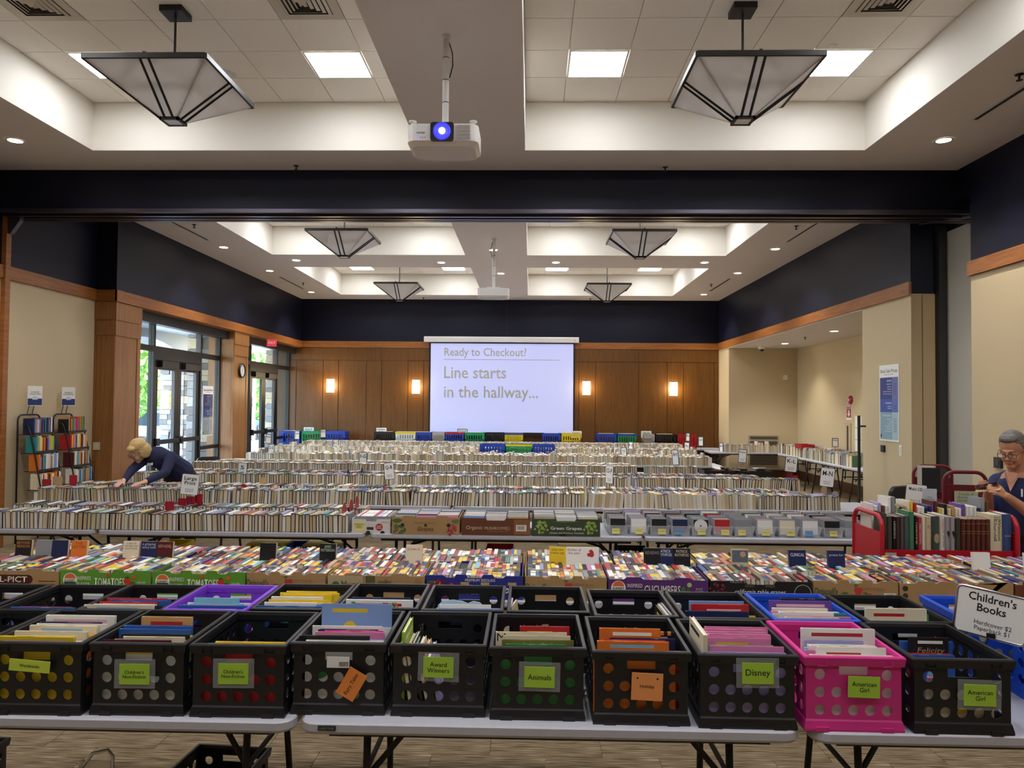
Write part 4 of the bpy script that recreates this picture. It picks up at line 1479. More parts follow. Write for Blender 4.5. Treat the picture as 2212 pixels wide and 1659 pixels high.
picture_book(RC[7], 'lilac', 0.17, 0.25, 0.007, -0.15, -0.06, 0.012, R(-3), 'almost empty rear crate', rz=R(88))
for k in range(4):
    picture_book(RC[8], ('black', 'grey', 'white', 'black')[k], 0.2, 0.25 - k * 0.005, 0.008, 0.15 - k * 0.012, -0.06, 0.012, R(4), 'rear crate with dark books at its side', rz=R(92))
bk, _ = fill(RC[9], 'rear crate beside the blue crate', ['navy', 'red', ('navy', 0.265, 0.27), 'yellow', 'white', 'red', ('red', 0.28, 0.25), 'red', ('light blue', 0.287, 0.24)], seed=29)
fill(RC[10], 'bright blue crate', ['blue', 'cream', 'pink', 'white', 'teal', 'cream', 'white', 'pink', 'yellow', 'white', 'white', 'olive', ('purple', 0.28), ('black', 0.285)], seed=30)
bk, _ = fill(RC[11], 'black crate right of the blue crate', ['white', ('cream', 0.285, 0.26), 'lilac', 'green'], seed=31, y0=-0.15)
crate(2.04, 3.34, TZ, R(-2), 'blue crate behind the price sign on the front table', M_blue)
c2 = crate(2.15, 2.86, TZ, R(-2), 'blue crate cut by the right picture edge', M_blue)
for k, cn in enumerate(('cream', 'green', 'teal', 'red', 'orange')):
    picture_book(c2, cn, 0.22, 0.30 - 0.01 * k, 0.012, -0.12 + k * 0.02, 0.05, 0.012, R(-10), 'blue crate at the right edge', rz=R(90))
c3 = [o for o in bpy.data.objects if o.get('label') == 'blue crate behind the price sign on the front table'][0]
fill(c3, 'blue crate behind the price sign', ['cream', 'sky', 'green', ('cream', 0.29), ('red', 0.30), ('teal', 0.31)], seed=33)
# crates on the carpet
fc = crate(-2.665, 3.28, 0.006, R(2), 'black crate on the carpet at the lower left corner')
fill(fc, 'floor crate at the lower left', ['green', 'olive', 'yellow', 'green', 'orange'], seed=34)
crate(-1.40, 3.25, 0.006, R(-4), 'black crate on the carpet under the front table')
# chrome shelf handle at the bottom edge
h = MB()
h.tube([(-0.13, 0, 0), (-0.04, 0.0, 0.12), (0.02, 0, 0.135), (0.04, 0, 0.11), (0.04, 0, 0.0)], 0.007, mat('chrome', '#c9c9cc', 0.15, metal=1.0), 8)
hh = MB()
t = thing('sign_holder', 'chrome framed sign holder lying low at the lower left edge', 'sign holder', (-1.66, 2.85, 0.40))
h2 = h.build('frame_tube', t, smooth=True)
simple('sign_sheet', (-0.10, 0.004, -0.38), (0.032, 0.007, 0.09), M_white, t)
simple('base', (-0.1, -0.08, -0.394), (0.04, 0.08, -0.38), M_black, t)

# ================================================================== PAPERBACK BOXES
def px(p, Y):
    return (p - 1145.0) * Y / 1575.0
M_kraft = mat('kraft_card', '#a98659', 0.85, noise=0.04, nscale=20)
M_kraft2 = mat('kraft_card_inside', '#93734c', 0.9)

def produce_box(x0, x1, y0, y1, h, color, label, words=(), shapes=(), base=TZ, notch=0):
    cx, cy = (x0 + x1) / 2, (y0 + y1) / 2
    w, d = (x1 - x0) / 2, (y1 - y0) / 2
    t = thing('produce_box', label, 'cardboard box', (cx, cy, base), group='cardboard produce boxes')
    th = 0.005
    if notch == 0:
        top = [(-w, h + 0.010), (-w + 0.10, h + 0.010), (-w + 0.12, h - 0.004), (-w * 0.42, h - 0.004), (-w * 0.38, h + 0.016), (-w * 0.18, h + 0.016), (-w * 0.14, h - 0.004), (w * 0.14, h - 0.004), (w * 0.18, h + 0.016), (w * 0.38, h + 0.016), (w * 0.42, h - 0.004), (w - 0.12, h - 0.004), (w - 0.10, h + 0.010), (w, h + 0.010)]
    elif notch == 1:
        top = [(-w, h), (-w + 0.09, h), (-w + 0.11, h + 0.014), (-w + 0.19, h + 0.014), (-w + 0.21, h), (w - 0.21, h), (w - 0.19, h + 0.014), (w - 0.11, h + 0.014), (w - 0.09, h), (w, h)]
    else:
        top = [(-w, h), (-w * 0.3, h), (-w * 0.25, h - 0.02), (w * 0.25, h - 0.02), (w * 0.3, h), (w, h)]
    out = [(-w, 0.0), (w, 0.0)] + [p for p in reversed(top)]
    f = MB()
    f.prism(out, 'y', -d, -d + th, color)
    front = f.build('front_wall', t)
    f = MB()
    f.prism(out, 'y', d - th, d, color)
    f.build('rear_wall', t)
    for s in (-1, 1):
        f = MB()
        f.box((s * w - (th if s > 0 else 0), -d + th, 0), (s * w + (th if s < 0 else 0), d - th, h + 0.006), color)
        f.build('side_wall', t)
    simple('bottom', (-w + th, -d + th, 0), (w - th, d - th, 0.006), M_kraft2, t)
    for (s, ux, uz, ww, hh, c, kw) in words:
        text(s, C(c), front, (ux * w, -d - 0.0022 - 0.0003 * len(shapes), uz * h), width=ww * 2 * w, height=hh * h if hh else None, **kw)
    for si, (kind, ux, uz, a, b, c) in enumerate(shapes):
        q = MB()
        e_ = 0.0008 + 0.0003 * si
        if kind == 'disc':
            q.lathe([(0.0, -e_ - 0.0001), (a, -e_)], C(c), 18, (ux * w, -d, uz * h), 'y')
        elif kind == 'rect':
            q.box((ux * w - a, -d - e_, uz * h - b), (ux * w + a, -d, uz * h + b), C(c))
        elif kind == 'berry':                                     # heart-like strawberry
            pts = [(ux * w + a * u_, uz * h + b * v_) for u_, v_ in ((0, -1), (0.6, -0.45), (0.95, 0.2), (0.7, 0.75), (0.15, 0.8), (0, 0.65), (-0.15, 0.8), (-0.7, 0.75), (-0.95, 0.2), (-0.6, -0.45))]
            q.prism(pts, 'y', -d - e_, -d, C(c))
        elif kind == 'leaf':
            pts = [(ux * w + a * u_, uz * h + b * v_) for u_, v_ in ((-1, 0), (-0.3, -0.7), (0.5, -0.5), (1, 0.2), (0.3, 0.6), (-0.5, 0.5))]
            q.prism(pts, 'y', -d - e_, -d, C(c))
        elif kind == 'bunch':                                     # grape bunch: many discs
            random.seed(int(abs(ux) * 100) + 3)
            for k in range(34):
                rr = random.random() ** 0.5
                an = random.uniform(0, 2 * PI)
                cx_, cz_ = ux * w + a * rr * math.cos(an), uz * h + b * rr * math.sin(an)
                q.lathe([(0.0, -0.0022 - 0.0002 * (k % 5)), (a * 0.16, -0.0012)], C(c[k % len(c)]), 10, (cx_, -d, cz_), 'y')
        o = q.build({'disc': 'printed_disc', 'rect': 'printed_patch', 'berry': 'printed_fruit', 'leaf': 'printed_leaf', 'bunch': 'printed_grapes'}[kind], front)
        if kind == 'bunch':
            o['kind'] = 'stuff'
    return t

def sunset(ux):
    return [('disc', ux, 0.62, 0.043, 0, '#f4efe2'), ('disc', ux, 0.66, 0.035, 0, '#e0723a'), ('rect', ux, 0.50, 0.036, 0.012, '#2c5a38'), ('rect', ux, 0.62, 0.042, 0.009, '#f4efe2')]
BH = 0.13
Wt = '#f2efe6'
def tomato_words():
    return [('SUNSET', -0.78, 0.62, 0.12, 0.09, '#1c2a3a', dict(bold=0.02)), ('INSPIRED', -0.46, 0.72, 0.15, 0.17, Wt, {}), ('FLAVOR', -0.47, 0.44, 0.14, 0.17, Wt, {}), ('TOMATOES', 0.10, 0.55, 0.335, 0.38, Wt, dict(bold=0.004)), ('LIVE LIFE\nFLAVOR\nFULLY', 0.80, 0.45, 0.09, 0.30, Wt, {})]
def tomato_shapes():
    return sunset(-0.78) + [('disc', 0.48, 0.62, 0.022, 0, '#c8401f'), ('disc', 0.60, 0.38, 0.024, 0, '#b9321c'), ('disc', 0.64, 0.80, 0.013, 0, '#d8672a'), ('disc', -0.27, 0.28, 0.016, 0, '#c8481f'), ('disc', 0.06, 0.86, 0.012, 0, '#d0562a'), ('leaf', 0.48, 0.78, 0.012, 0.008, '#2f6a2a'), ('leaf', 0.60, 0.55, 0.012, 0.008, '#2f6a2a')]
def drisc(extra=''):
    return [("Driscoll's", -0.72, 0.62, 0.28, 0.34, '#3f5a34', dict(shear=0.2, bold=0.016)), ('Only the Finest Berries', -0.70, 0.36, 0.22, 0.07, '#6d5a3a', {}), ('Strawberries', 0.30, 0.78, 0.16, 0.10, '#8a4a34', {}), ('8-32', 0.58, 0.74, 0.09, 0.10, '#8a4a34', {})]
def drisc_shapes():
    return [('berry', -0.12, 0.28, 0.030, 0.034, '#b52d26'), ('berry', 0.06, 0.62, 0.026, 0.030, '#c23a30'), ('berry', 0.30, 0.36, 0.026, 0.028, '#b52d26'), ('leaf', -0.26, 0.52, 0.022, 0.016, '#55753a'), ('leaf', 0.0, 0.90, 0.014, 0.010, '#55753a'), ('leaf', 0.22, 0.55, 0.016, 0.010, '#55753a'), ('rect', 0.80, 0.38, 0.034, 0.022, '#e9e6dc')] + [('rect', 0.72 + 0.022 * k, 0.42, 0.0011, 0.012, '#22201c') for k in range(8)]
Mg_ = mat('box_green', '#5f9a2e', 0.6)
Mpur = mat('box_purple', '#5a2f6e', 0.6)
Mblue = mat('box_blue', '#2a2f86', 0.55)
Mblk = mat('box_black', '#1d1a1c', 0.5)
Mbrn = mat('box_brown', '#6a3a24', 0.6)
YF0, YF1, YR0, YR1 = 4.36, 4.735, 4.745, 5.12
FB = [
 (-3.42, -2.835, M_kraft, 'kraft box with a dark brown oval berry logo', [('WELL-PICT', -0.15, 0.62, 0.50, 0.27, '#efe9da', dict(bold=0.012)), ('BERRIES', -0.15, 0.30, 0.26, 0.15, '#3a1a12', dict(bold=0.012))], [('rect', -0.15, 0.62, 0.155, 0.026, '#4a1a12'), ('disc', -0.66, 0.62, 0.026, 0, '#4a1a12'), ('disc', 0.37, 0.62, 0.026, 0, '#4a1a12'), ('rect', 0.75, 0.55, 0.05, 0.002, '#7a3a2a'), ('rect', 0.75, 0.40, 0.05, 0.002, '#7a3a2a')], 1),
 (-2.825, -2.272, Mg_, 'bright green tomato box, left one of two', tomato_words(), tomato_shapes(), 0),
 (-2.262, -1.70, Mg_, 'bright green tomato box, right one of two', tomato_words(), tomato_shapes(), 0),
 (-1.69, -1.215, M_kraft, 'kraft strawberry box right of the green tomato boxes', drisc(), drisc_shapes(), 0),
 (-1.20, -0.62, M_kraft, 'kraft cucumber box with a pale left side', [('Mucci', -0.52, 0.62, 0.20, 0.30, '#4f5a48', {}), ('FARMS', -0.48, 0.36, 0.20, 0.10, '#6a6f5c', dict(space=1.6)), ('seedless', 0.18, 0.76, 0.14, 0.20, '#4a4a2a', dict(shear=0.25)), ('CUCUMBERS', 0.36, 0.42, 0.34, 0.28, '#d9cfb4', {})], [('rect', -0.64, 0.5, 0.105, 0.064, '#b9a47e'), ('leaf', -0.84, 0.60, 0.024, 0.030, '#3f6a3a'), ('leaf', -0.78, 0.50, 0.020, 0.022, '#4f7a44'), ('rect', -0.12, 0.66, 0.028, 0.045, '#5c5a34'), ('disc', 0.86, 0.72, 0.024, 0, '#9a7a4e')], 1),
 (-0.61, -0.035, Mblue, 'royal blue table grape box', [('PREMIUM SEEDLESS', 0.12, 0.88, 0.31, 0.12, Wt, {}), ('Table', 0.05, 0.45, 0.22, 0.42, Wt, dict(shear=0.3, bold=0.012)), ('Grapes', 0.62, 0.42, 0.26, 0.48, Wt, dict(shear=0.3, bold=0.012))], [('bunch', -0.62, 0.45, 0.095, 0.048, ['#8a1f3a', '#6a142c', '#a8304a', '#7a1a34']), ('leaf', -0.88, 0.75, 0.03, 0.02, '#3f6a3a')] + [('rect', u_, 0.72, 0.025, 0.008, '#b9a06a') for u_ in (-0.75, -0.2, 0.22, 0.78)], 0),
 (-0.02, 0.462, M_kraft, 'kraft strawberry box between the blue and the purple box', drisc(), drisc_shapes(), 0),
 (0.472, 1.06, Mpur, 'purple cucumber box', [('SUNSET', -0.80, 0.62, 0.12, 0.09, '#1c2a3a', dict(bold=0.02)), ('INSPIRED', -0.47, 0.74, 0.15, 0.17, Wt, {}), ('FLAVOR', -0.48, 0.46, 0.14, 0.17, Wt, {}), ('CUCUMBERS', 0.08, 0.56, 0.36, 0.40, Wt, dict(bold=0.004)), ('ROAST\nFLAVOR\nMATTERS', 0.82, 0.5, 0.09, 0.34, '#d8c9dc', {})], sunset(-0.80) + [('leaf', 0.50, 0.45, 0.016, 0.055, '#4f7a34'), ('leaf', 0.60, 0.40, 0.014, 0.05, '#3f6a2c'), ('disc', 0.62, 0.80, 0.014, 0, '#b9cc8a')], 1),
 (1.07, 1.665, Mblk, 'black table grape box', [('california table grapes', -0.02, 0.50, 0.50, 0.30, Wt, dict(shear=0.25)), ('SAMSONS', 0.82, 0.42, 0.13, 0.13, Wt, {}), ('FAMILY FARMED FROM THE VALLEY', -0.02, 0.22, 0.36, 0.07, '#bdb5a8', {}), ('FRESH SEEDLESS', -0.3, 0.95, 0.3, 0.06, '#bdb5a8', {})], [('bunch', -0.86, 0.48, 0.05, 0.055, ['#6a1a2a', '#8a2a3a', '#4a1020']), ('disc', 0.82, 0.50, 0.050, 0, '#d8d4cc'), ('disc', 0.82, 0.50, 0.047, 0.0, '#201c1e'), ('rect', -0.22, 0.80, 0.028, 0.009, '#4a4440'), ('rect', 0.18, 0.80, 0.028, 0.009, '#4a4440')], 2),
 (1.675, 2.165, M_kraft, 'kraft strawberry box right of the black grape box', drisc(), drisc_shapes(), 0),
 (2.175, 2.60, M_kraft, 'plain kraft box with small black handling icons', [('red\u2022fork', 0.72, 0.40, 0.26, 0.20, '#a0622c', {})], [('disc', -0.85, 0.78, 0.016, 0, '#3a2c1c'), ('disc', -0.85, 0.45, 0.016, 0, '#3a2c1c'), ('rect', -0.85, 0.15, 0.016, 0.014, '#3a2c1c'), ('leaf', 0.72, 0.66, 0.02, 0.018, '#a0622c')], 1),
 (2.61, 2.83, M_kraft, 'narrow kraft box partly behind the price sign', [], [('leaf', 0.3, 0.6, 0.02, 0.02, '#3a2c1c')], 1),
 (2.84, 3.40, Mbrn, 'dark brown box at the right end of the paperback row', [('Organic', -0.35, 0.55, 0.40, 0.40, '#c9a46a', dict(shear=0.1))], [], 1)]
for (x0, x1, m, lab, wd, sh, nt_) in FB:
    produce_box(x0, x1, YF0, YF1, BH, m, lab + ', front of the paperback row', wd, sh, notch=nt_)
rb = [(-3.45, -2.86, M_kraft, 'kraft'), (-2.85, -2.25, Mpur, 'purple'), (-2.24, -1.66, Mpur, 'second purple'), (-1.65, -1.30, M_kraft, 'small kraft'), (-1.29, -0.66, M_kraft, 'wide kraft'), (-0.65, -0.03, M_kraft, 'kraft box behind the blue'), (-0.02, 0.55, M_kraft, 'flap topped kraft'), (0.56, 1.10, Mblk, 'black'), (1.11, 1.70, M_kraft, 'kraft box behind the black'), (1.71, 2.28, mat('box_yellow', '#d9b820', 0.6), 'yellow'), (2.29, 2.85, M_kraft, 'kraft box beside the yellow'), (2.86, 3.45, M_kraft, 'end kraft')]
for k, (x0, x1, m, lab) in enumerate(rb):
    produce_box(x0, x1, YR0, YR1, 0.125, m, '%s produce box, rear of the paperback row, %s from the left' % (lab.replace(' box', ''), ORD[k]), notch=k % 2)

# paperbacks, spine up -------------------------------------------------------------
TITLES = [C(c, 0.4) for c in ('#f0ede4', '#e8c832', '#b8262c', '#1c1c20', '#2a3a7a', '#d98a3a')]
def pb_mesh(tcol, parts):
    u = MB()
    c = M_cover
    u.face([(-0.5, -0.5, 0), (-0.5, 0.5, 0), (-0.5, 0.5, 1), (-0.5, -0.5, 1)][::-1], c)
    u.face([(0.5, -0.5, 0), (0.5, 0.5, 0), (0.5, 0.5, 1), (0.5, -0.5, 1)], c)
    for y in (-0.5, 0.5):
        for a, b, m in ((-0.5, -0.42, c), (-0.42, 0.42, M_pages), (0.42, 0.5, c)):
            u.face([(a, y, 0), (b, y, 0), (b, y, 1), (a, y, 1)], m)
    y = -0.5
    for (yy, m) in parts:
        m = c if m == 0 else TITLES[tcol]
        u.face([(-0.5, y, 1), (0.5, y, 1), (0.5, yy, 1), (-0.5, yy, 1)], m)
        y = yy
    return u.mesh('paperback')
pb_parts = ([(-0.38, 0), (0.02, 1), (0.12, 0), (0.34, 1), (0.5, 0)], [(-0.42, 1), (-0.1, 0), (0.3, 1), (0.5, 0)], [(0.5, 0)], [(-0.3, 0), (0.22, 1), (0.5, 0)])
PB = [pb_mesh(t_, p_) for t_ in range(6) for p_ in pb_parts]
PBW = ['white', 'white', 'white', 'cream', 'cream', 'black', 'black', 'black', 'black', 'grey', 'beige', 'brown', 'navy', 'navy', 'blue', 'light blue', 'red', 'dark red', 'maroon', 'red', 'orange', 'tan', 'beige', 'beige', 'brown', 'green', 'teal', 'purple', 'pink', 'grey', 'grey', 'yellow', 'sky', 'lilac', 'olive']

class Mass:
    """many books in one mesh, coloured face by face"""
    def __init__(s):
        s.v, s.f, s.c = [], [], []
    def paperback(s, M, t, L, h, cov, tit, pag, k):
        n = len(s.v)
        for x in (-t / 2, t / 2):
            for y in (-L / 2, L / 2):
                for z in (0, h):
                    s.v.append(tuple(M @ Vector((x, y, z))))
        for q, c in (((0, 1, 3, 2), cov), ((4, 6, 7, 5), cov), ((0, 4, 5, 1), pag), ((2, 3, 7, 6), pag)):
            s.f.append(tuple(n + i for i in q))
            s.c.append(c)
        n = len(s.v)
        cut = ((-0.5, -0.3, 0.1, 0.5), (-0.5, -0.4, 0.3, 0.5), (-0.5, 0.5))[k % 3]
        for yy in cut:
            s.v.append(tuple(M @ Vector((-t / 2, yy * L, h))))
            s.v.append(tuple(M @ Vector((t / 2, yy * L, h))))
        for i in range(len(cut) - 1):
            s.f.append((n + 2 * i, n + 2 * i + 1, n + 2 * i + 3, n + 2 * i + 2))
            s.c.append(tit if i == 1 else cov)
    def hardcover(s, M, t, L, h, cov, pag, brd, b=0.0035):
        o = [(-t / 2, 0), (t / 2, 0), (t / 2, h - b), (t / 2 - b, h), (-t / 2 + b, h), (-t / 2, h - b)]
        i_ = [(-t / 2 + b, 0), (t / 2 - b, 0), (t / 2 - b, h - 2 * b), (-t / 2 + b, h - 2 * b)]
        n = len(s.v)
        for y in (-L / 2, L / 2):
            for x, z in o:
                s.v.append(tuple(M @ Vector((x, y, z))))
        for a, c in ((1, 2), (2, 3), (3, 4), (4, 5), (5, 0)):
            s.f.append((n + a, n + c, n + 6 + c, n + 6 + a))
            s.c.append(cov)
        m = len(s.v)
        for y in (-L / 2, L / 2):
            for x, z in i_:
                s.v.append(tuple(M @ Vector((x, y, z))))
        for e, (on, im) in enumerate(((n, m), (n + 6, m + 4))):          # board edges at both ends
            for q in ((on + 1, on + 2, im + 2, im + 1), (on + 2, on + 3, im + 2), (on + 3, on + 4, im + 3, im + 2), (on + 4, on + 5, im + 3), (on + 5, on + 0, im + 0, im + 3)):
                s.f.append(q)
                s.c.append(brd)
        p = len(s.v)
        e = 0.004
        for y in (-L / 2 + e, L / 2 - e):
            for x, z in ((-t / 2 + b, 0.004), (t / 2 - b, 0.004), (t / 2 - b, h - 2 * b), (-t / 2 + b, h - 2 * b)):
                s.v.append(tuple(M @ Vector((x, y, z))))
        s.f.append((p, p + 1, p + 2, p + 3))
        s.c.append(pag)
        s.f.append((p + 7, p + 6, p + 5, p + 4))
        s.c.append(pag)
    def build(s, name, label, cat, group):
        me = bpy.data.meshes.new(name)
        me.from_pydata(s.v, [], s.f)
        me.materials.append(mat_attr('book_mass_colour', 0.5))
        at = me.attributes.new('Col', 'FLOAT_COLOR', 'FACE')
        buf = []
        for c in s.c:
            buf.extend(c)
        at.data.foreach_set('color', buf)
        me.update()
        o = put(name, me)
        return tag(o, label, cat, group, 'stuff')

PAGC = [rgb(c) for c in ('#d6c9aa', '#e2d9c4', '#c8b48e', '#eae5d8', '#d8c9a6', '#dcd2ba')]
def mute(c, a=0.28):
    l = 0.3 * c[0] + 0.55 * c[1] + 0.15 * c[2]
    return tuple((v * (1 - a) + l * a) * 0.92 for v in c[:3]) + (1.0,)
LCOL = [mute(rgb(PALETTE[c])) for c in PBW]
TCOL = [rgb(c) for c in ('#f0ede4', '#e8c832', '#b8262c', '#1c1c20', '#2a3a7a', '#d98a3a', '#f0ede4')]
pb_mass = Mass()
random.seed(77)
n_ind = 0
def paper_tier(x0, x1, yc, zb, lean, individual, where):
    global n_ind
    x = x0
    k = 0
    while x < x1 - 0.014:
        t = random.uniform(0.017, 0.031)
        h = random.uniform(0.118, 0.138)
        L = random.uniform(0.162, 0.174)
        ln = lean + random.uniform(-0.008, 0.008)
        M = Matrix.Translation((x + t / 2, yc + random.uniform(-0.004, 0.004), zb)) @ Matrix.Rotation(ln, 4, 'Y')
        ci = random.randrange(len(PBW))
        if individual and n_ind < 305:
            o = put('paperback', random.choice(PB), None)
            o.matrix_basis = M @ Matrix.Diagonal((t, L, h, 1))
            o.color = LCOL[ci]
            tag(o, '%s paperback, spine up, %s from the left in the %s' % (PBW[ci], ORD[k], where), 'paperback', 'paperbacks in the cardboard boxes')
            n_ind += 1
        else:
            pb_mass.paperback(M, t, L, h, LCOL[ci], random.choice(TCOL), random.choice(PAGC), random.randrange(3))
        x += t / max(0.9, math.cos(ln)) + 0.0012
        k += 1
leans = [0.12, 0.10, 0.05, 0.08, 0.0, 0.0, 0.0, -0.04, -0.06, -0.10, -0.12, -0.05, -0.08]
short = ['berry box', 'left tomato box', 'right tomato box', 'left strawberry box', 'cucumber box with pale side', 'blue grape box', 'middle strawberry box', 'purple box', 'black grape box', 'right strawberry box', 'icon marked box', 'narrow box', 'dark brown box']
for k, (x0, x1, m, lab, wd, sh, nt_) in enumerate(FB):
    paper_tier(x0 + 0.012, x1 - 0.012, YF0 + 0.096, TZ + 0.008, leans[k], True, short[k])
    paper_tier(x0 + 0.012, x1 - 0.012, YF0 + 0.276, TZ + 0.014, leans[k], False, '')
for k, (x0, x1, m, lab) in enumerate(rb):
    ln = leans[min(k, 12)]
    paper_tier(x0 + 0.012, x1 - 0.012, YR0 + 0.096, TZ + 0.012, ln, False, '')
    paper_tier(x0 + 0.012, x1 - 0.012, YR0 + 0.276, TZ + 0.018, ln, False, '')
pb_mass.build('paperback_books', 'hundreds more paperbacks packed spine up in the rear tiers of the boxes', 'paperbacks', 'paperbacks in the cardboard boxes')

# paperbacks standing face out between the boxes
faces = [(43, 1180, 'black', 'BEYOND\nREASON', '#d8843a'), (88, 1182, 'grey', '', ''), (124, 1183, 'navy', '', ''), (166, 1178, 'orange', 'THE\nLETTER', '#7a4a1a'), (281, 1188, 'cream', 'a tale of\nold days and\nnew friends', '#4a463a'), (320, 1190, 'navy', 'a gripping\nstory told', '#c9ccd8'), (355, 1190, 'maroon', 'NEW NOVEL', '#d8a08a'), (581, 1192, 'black', '', ''), (711, 1191, 'black', 'JAMES\nPATTERSON', '#bcd8c4'),
         (898, 1188, 'cream', 'JOHN D.', '#a8384a'), (1206, 1191, 'yellow', 'what the\ncritics say', '#4a3c14'), (1242, 1193, 'white', 'thriller of\nthe year', '#7a3a3a'), (1277, 1190, 'white', '', ''), (1408, 1182, 'black', 'REVIEWS', '#9a9a92'), (1435, 1202, 'navy', 'PATRICK\nROTHFUSS', '#e2e6f0'), (1471, 1204, 'black', 'PATRICK\nROTHFUSS', '#e2d6b8'), (1594, 1200, 'beige', '', ''), (1715, 1205, 'navy', 'CLINICAL', '#eef2f6'), (1797, 1207, 'navy', 'praise for', '#c9ccd8'), (2100, 1211, 'white', '', ''), (2208, 1205, 'white', 'DEFIANCE', '#5a4a3a')]
for k, (p_, q_, cn, words, tc_) in enumerate(faces):
    Y = 4.742
    xx = px(p_, Y)
    t = thing('face_out_paperback', '%s paperback standing face out %s in the box row, %s from the left' % (cn, 'with lettering' if words else 'without lettering', ORD[k]), 'paperback', (xx, Y - 0.012, TZ + 0.072), group='face-out paperbacks', rot=(R(-7), 0, R(-1)))
    q = MB()
    q.box((-0.053, -0.012, 0), (0.053, -0.010, 0.172), C(PALETTE[cn], 0.35))
    q.box((-0.053, 0.010, 0), (0.053, 0.012, 0.172), C(PALETTE[cn], 0.35))
    q.box((-0.053, -0.010, 0), (-0.0515, 0.010, 0.172), C(PALETTE[cn], 0.35))
    q.build('cover', t)
    simple('page_block', (-0.0515, -0.0099, 0.0005), (0.0525, 0.0099, 0.1715), C('#d2c4a2', 0.8), t)
    if words:
        text(words, C(tc_), t, (0, -0.0126, 0.142), width=0.088, height=min(0.045, 0.02 * (1 + words.count('\n'))))
    if p_ == 1277:
        q = MB()
        q.prism([(-0.02, 0.115), (0.01, 0.108), (0.022, 0.12), (0.018, 0.145), (0.005, 0.158), (-0.012, 0.15), (-0.005, 0.138), (-0.024, 0.13)], 'y', -0.0126, -0.0121, C('#b03038'))
        q.build('red_emblem', t)
    if p_ == 1594:
        simple('cover_picture', (-0.05, -0.0126, 0.09), (0.05, -0.0121, 0.165), C('#5a6a74'), t)
        q = MB()
        q.lathe([(0.0, -0.0133), (0.018, -0.0128)], C('#c8987a'), 16, (0.018, 0, 0.14), 'y')
        q.build('cover_portrait', t)

# ================================================================== HARDCOVER ROWS
def at(px_, py_, Y):
    """the point of the room at depth Y that lies on the line of sight through a picture point"""
    c = Vector((px_ - CPX, py_ - CPY, FPX))
    d = Vector((_B[0].dot(c), _B[1].dot(c), _B[2].dot(c)))
    k = Y / d.y
    return Vector((d.x * k, Y, CAMZ + d.z * k))

HCW = ['black', 'black', 'navy', 'brown', 'maroon', 'grey', 'grey', 'blue', 'green', 'cream', 'cream', 'white', 'white', 'beige', 'beige', 'teal', 'purple', 'red', 'olive', 'orange', 'light blue', 'light blue', 'yellow', 'lilac', 'sky', 'tan', 'grey']
HCL = [mute(LIN[c], 0.4) for c in HCW]
# jacket colours as seen on the spines from above are lighter than the boards
M_board = [mat('board_%d' % i, c, 0.6) for i, c in enumerate(('#1a1716', '#2a2420', '#1c2030', '#3a2420', '#241a1a', '#5a5248'))]
def hc_mesh(t, L, h, board, b=0.0032):
    u = MB()
    c, pg = M_cover, M_pages
    o = [(-t / 2, 0), (t / 2, 0), (t / 2, h - b), (t / 2 - b, h), (-t / 2 + b, h), (-t / 2, h - b)]
    i_ = [(-t / 2 + b, 0), (t / 2 - b, 0), (t / 2 - b, h - 2 * b), (-t / 2 + b, h - 2 * b)]
    for a, d in ((1, 2), (2, 3), (3, 4), (4, 5), (5, 0)):
        u.face([(o[a][0], -L / 2, o[a][1]), (o[a][0], L / 2, o[a][1]), (o[d][0], L / 2, o[d][1]), (o[d][0], -L / 2, o[d][1])], c)
    for y in (-L / 2, L / 2):
        for q in ((o[1], o[2], i_[2], i_[1]), (o[2], o[3], i_[2]), (o[3], o[4], i_[3], i_[2]), (o[4], o[5], i_[3]), (o[5], o[0], i_[0], i_[3])):
            u.face([(p[0], y, p[1]) for p in q], M_board[board])
    for q, r_ in ((0, 3), (1, 2)):
        u.face([(i_[q][0], -L / 2, i_[q][1]), (i_[q][0], L / 2, i_[q][1]), (i_[r_][0], L / 2, i_[r_][1]), (i_[r_][0], -L / 2, i_[r_][1])], c)
    u.box((-t / 2 + b, -L / 2 + 0.004, 0.004), (t / 2 - b, L / 2 - 0.004, h - 2 * b), pg)
    return u.mesh('hardcover_book')
random.seed(91)
HC = []
for k in range(12):
    t_ = (0.022, 0.026, 0.03, 0.034, 0.038, 0.045)[k % 6]
    h_ = 0.152 + 0.012 * random.random()
    HC.append((hc_mesh(t_, 0.235, h_, k % 6), t_, h_))
hc_mass = Mass()
BRD = [rgb(c) for c in ('#1a1716', '#2a2420', '#1c2030', '#3a2420', '#241a1a', '#5a5248')]
n_hc = 0
SPN = [mute(rgb(PALETTE[c]), 0.4) for c in ('white', 'cream', 'light blue', 'lilac', 'grey', 'beige', 'sky', 'tan', 'pink', 'red', 'yellow', 'orange', 'white', 'cream', 'teal', 'green')]
SPN_FAR = [rgb(c) for c in ('#d8d2c6', '#c4beb0', '#b8b2a8', '#b9b2a6', '#e4dccb', '#a8a29a', '#8e8880', '#cfc0a4', '#dcd8d0', '#6a645e', '#b48a74', '#9aa4b4')]
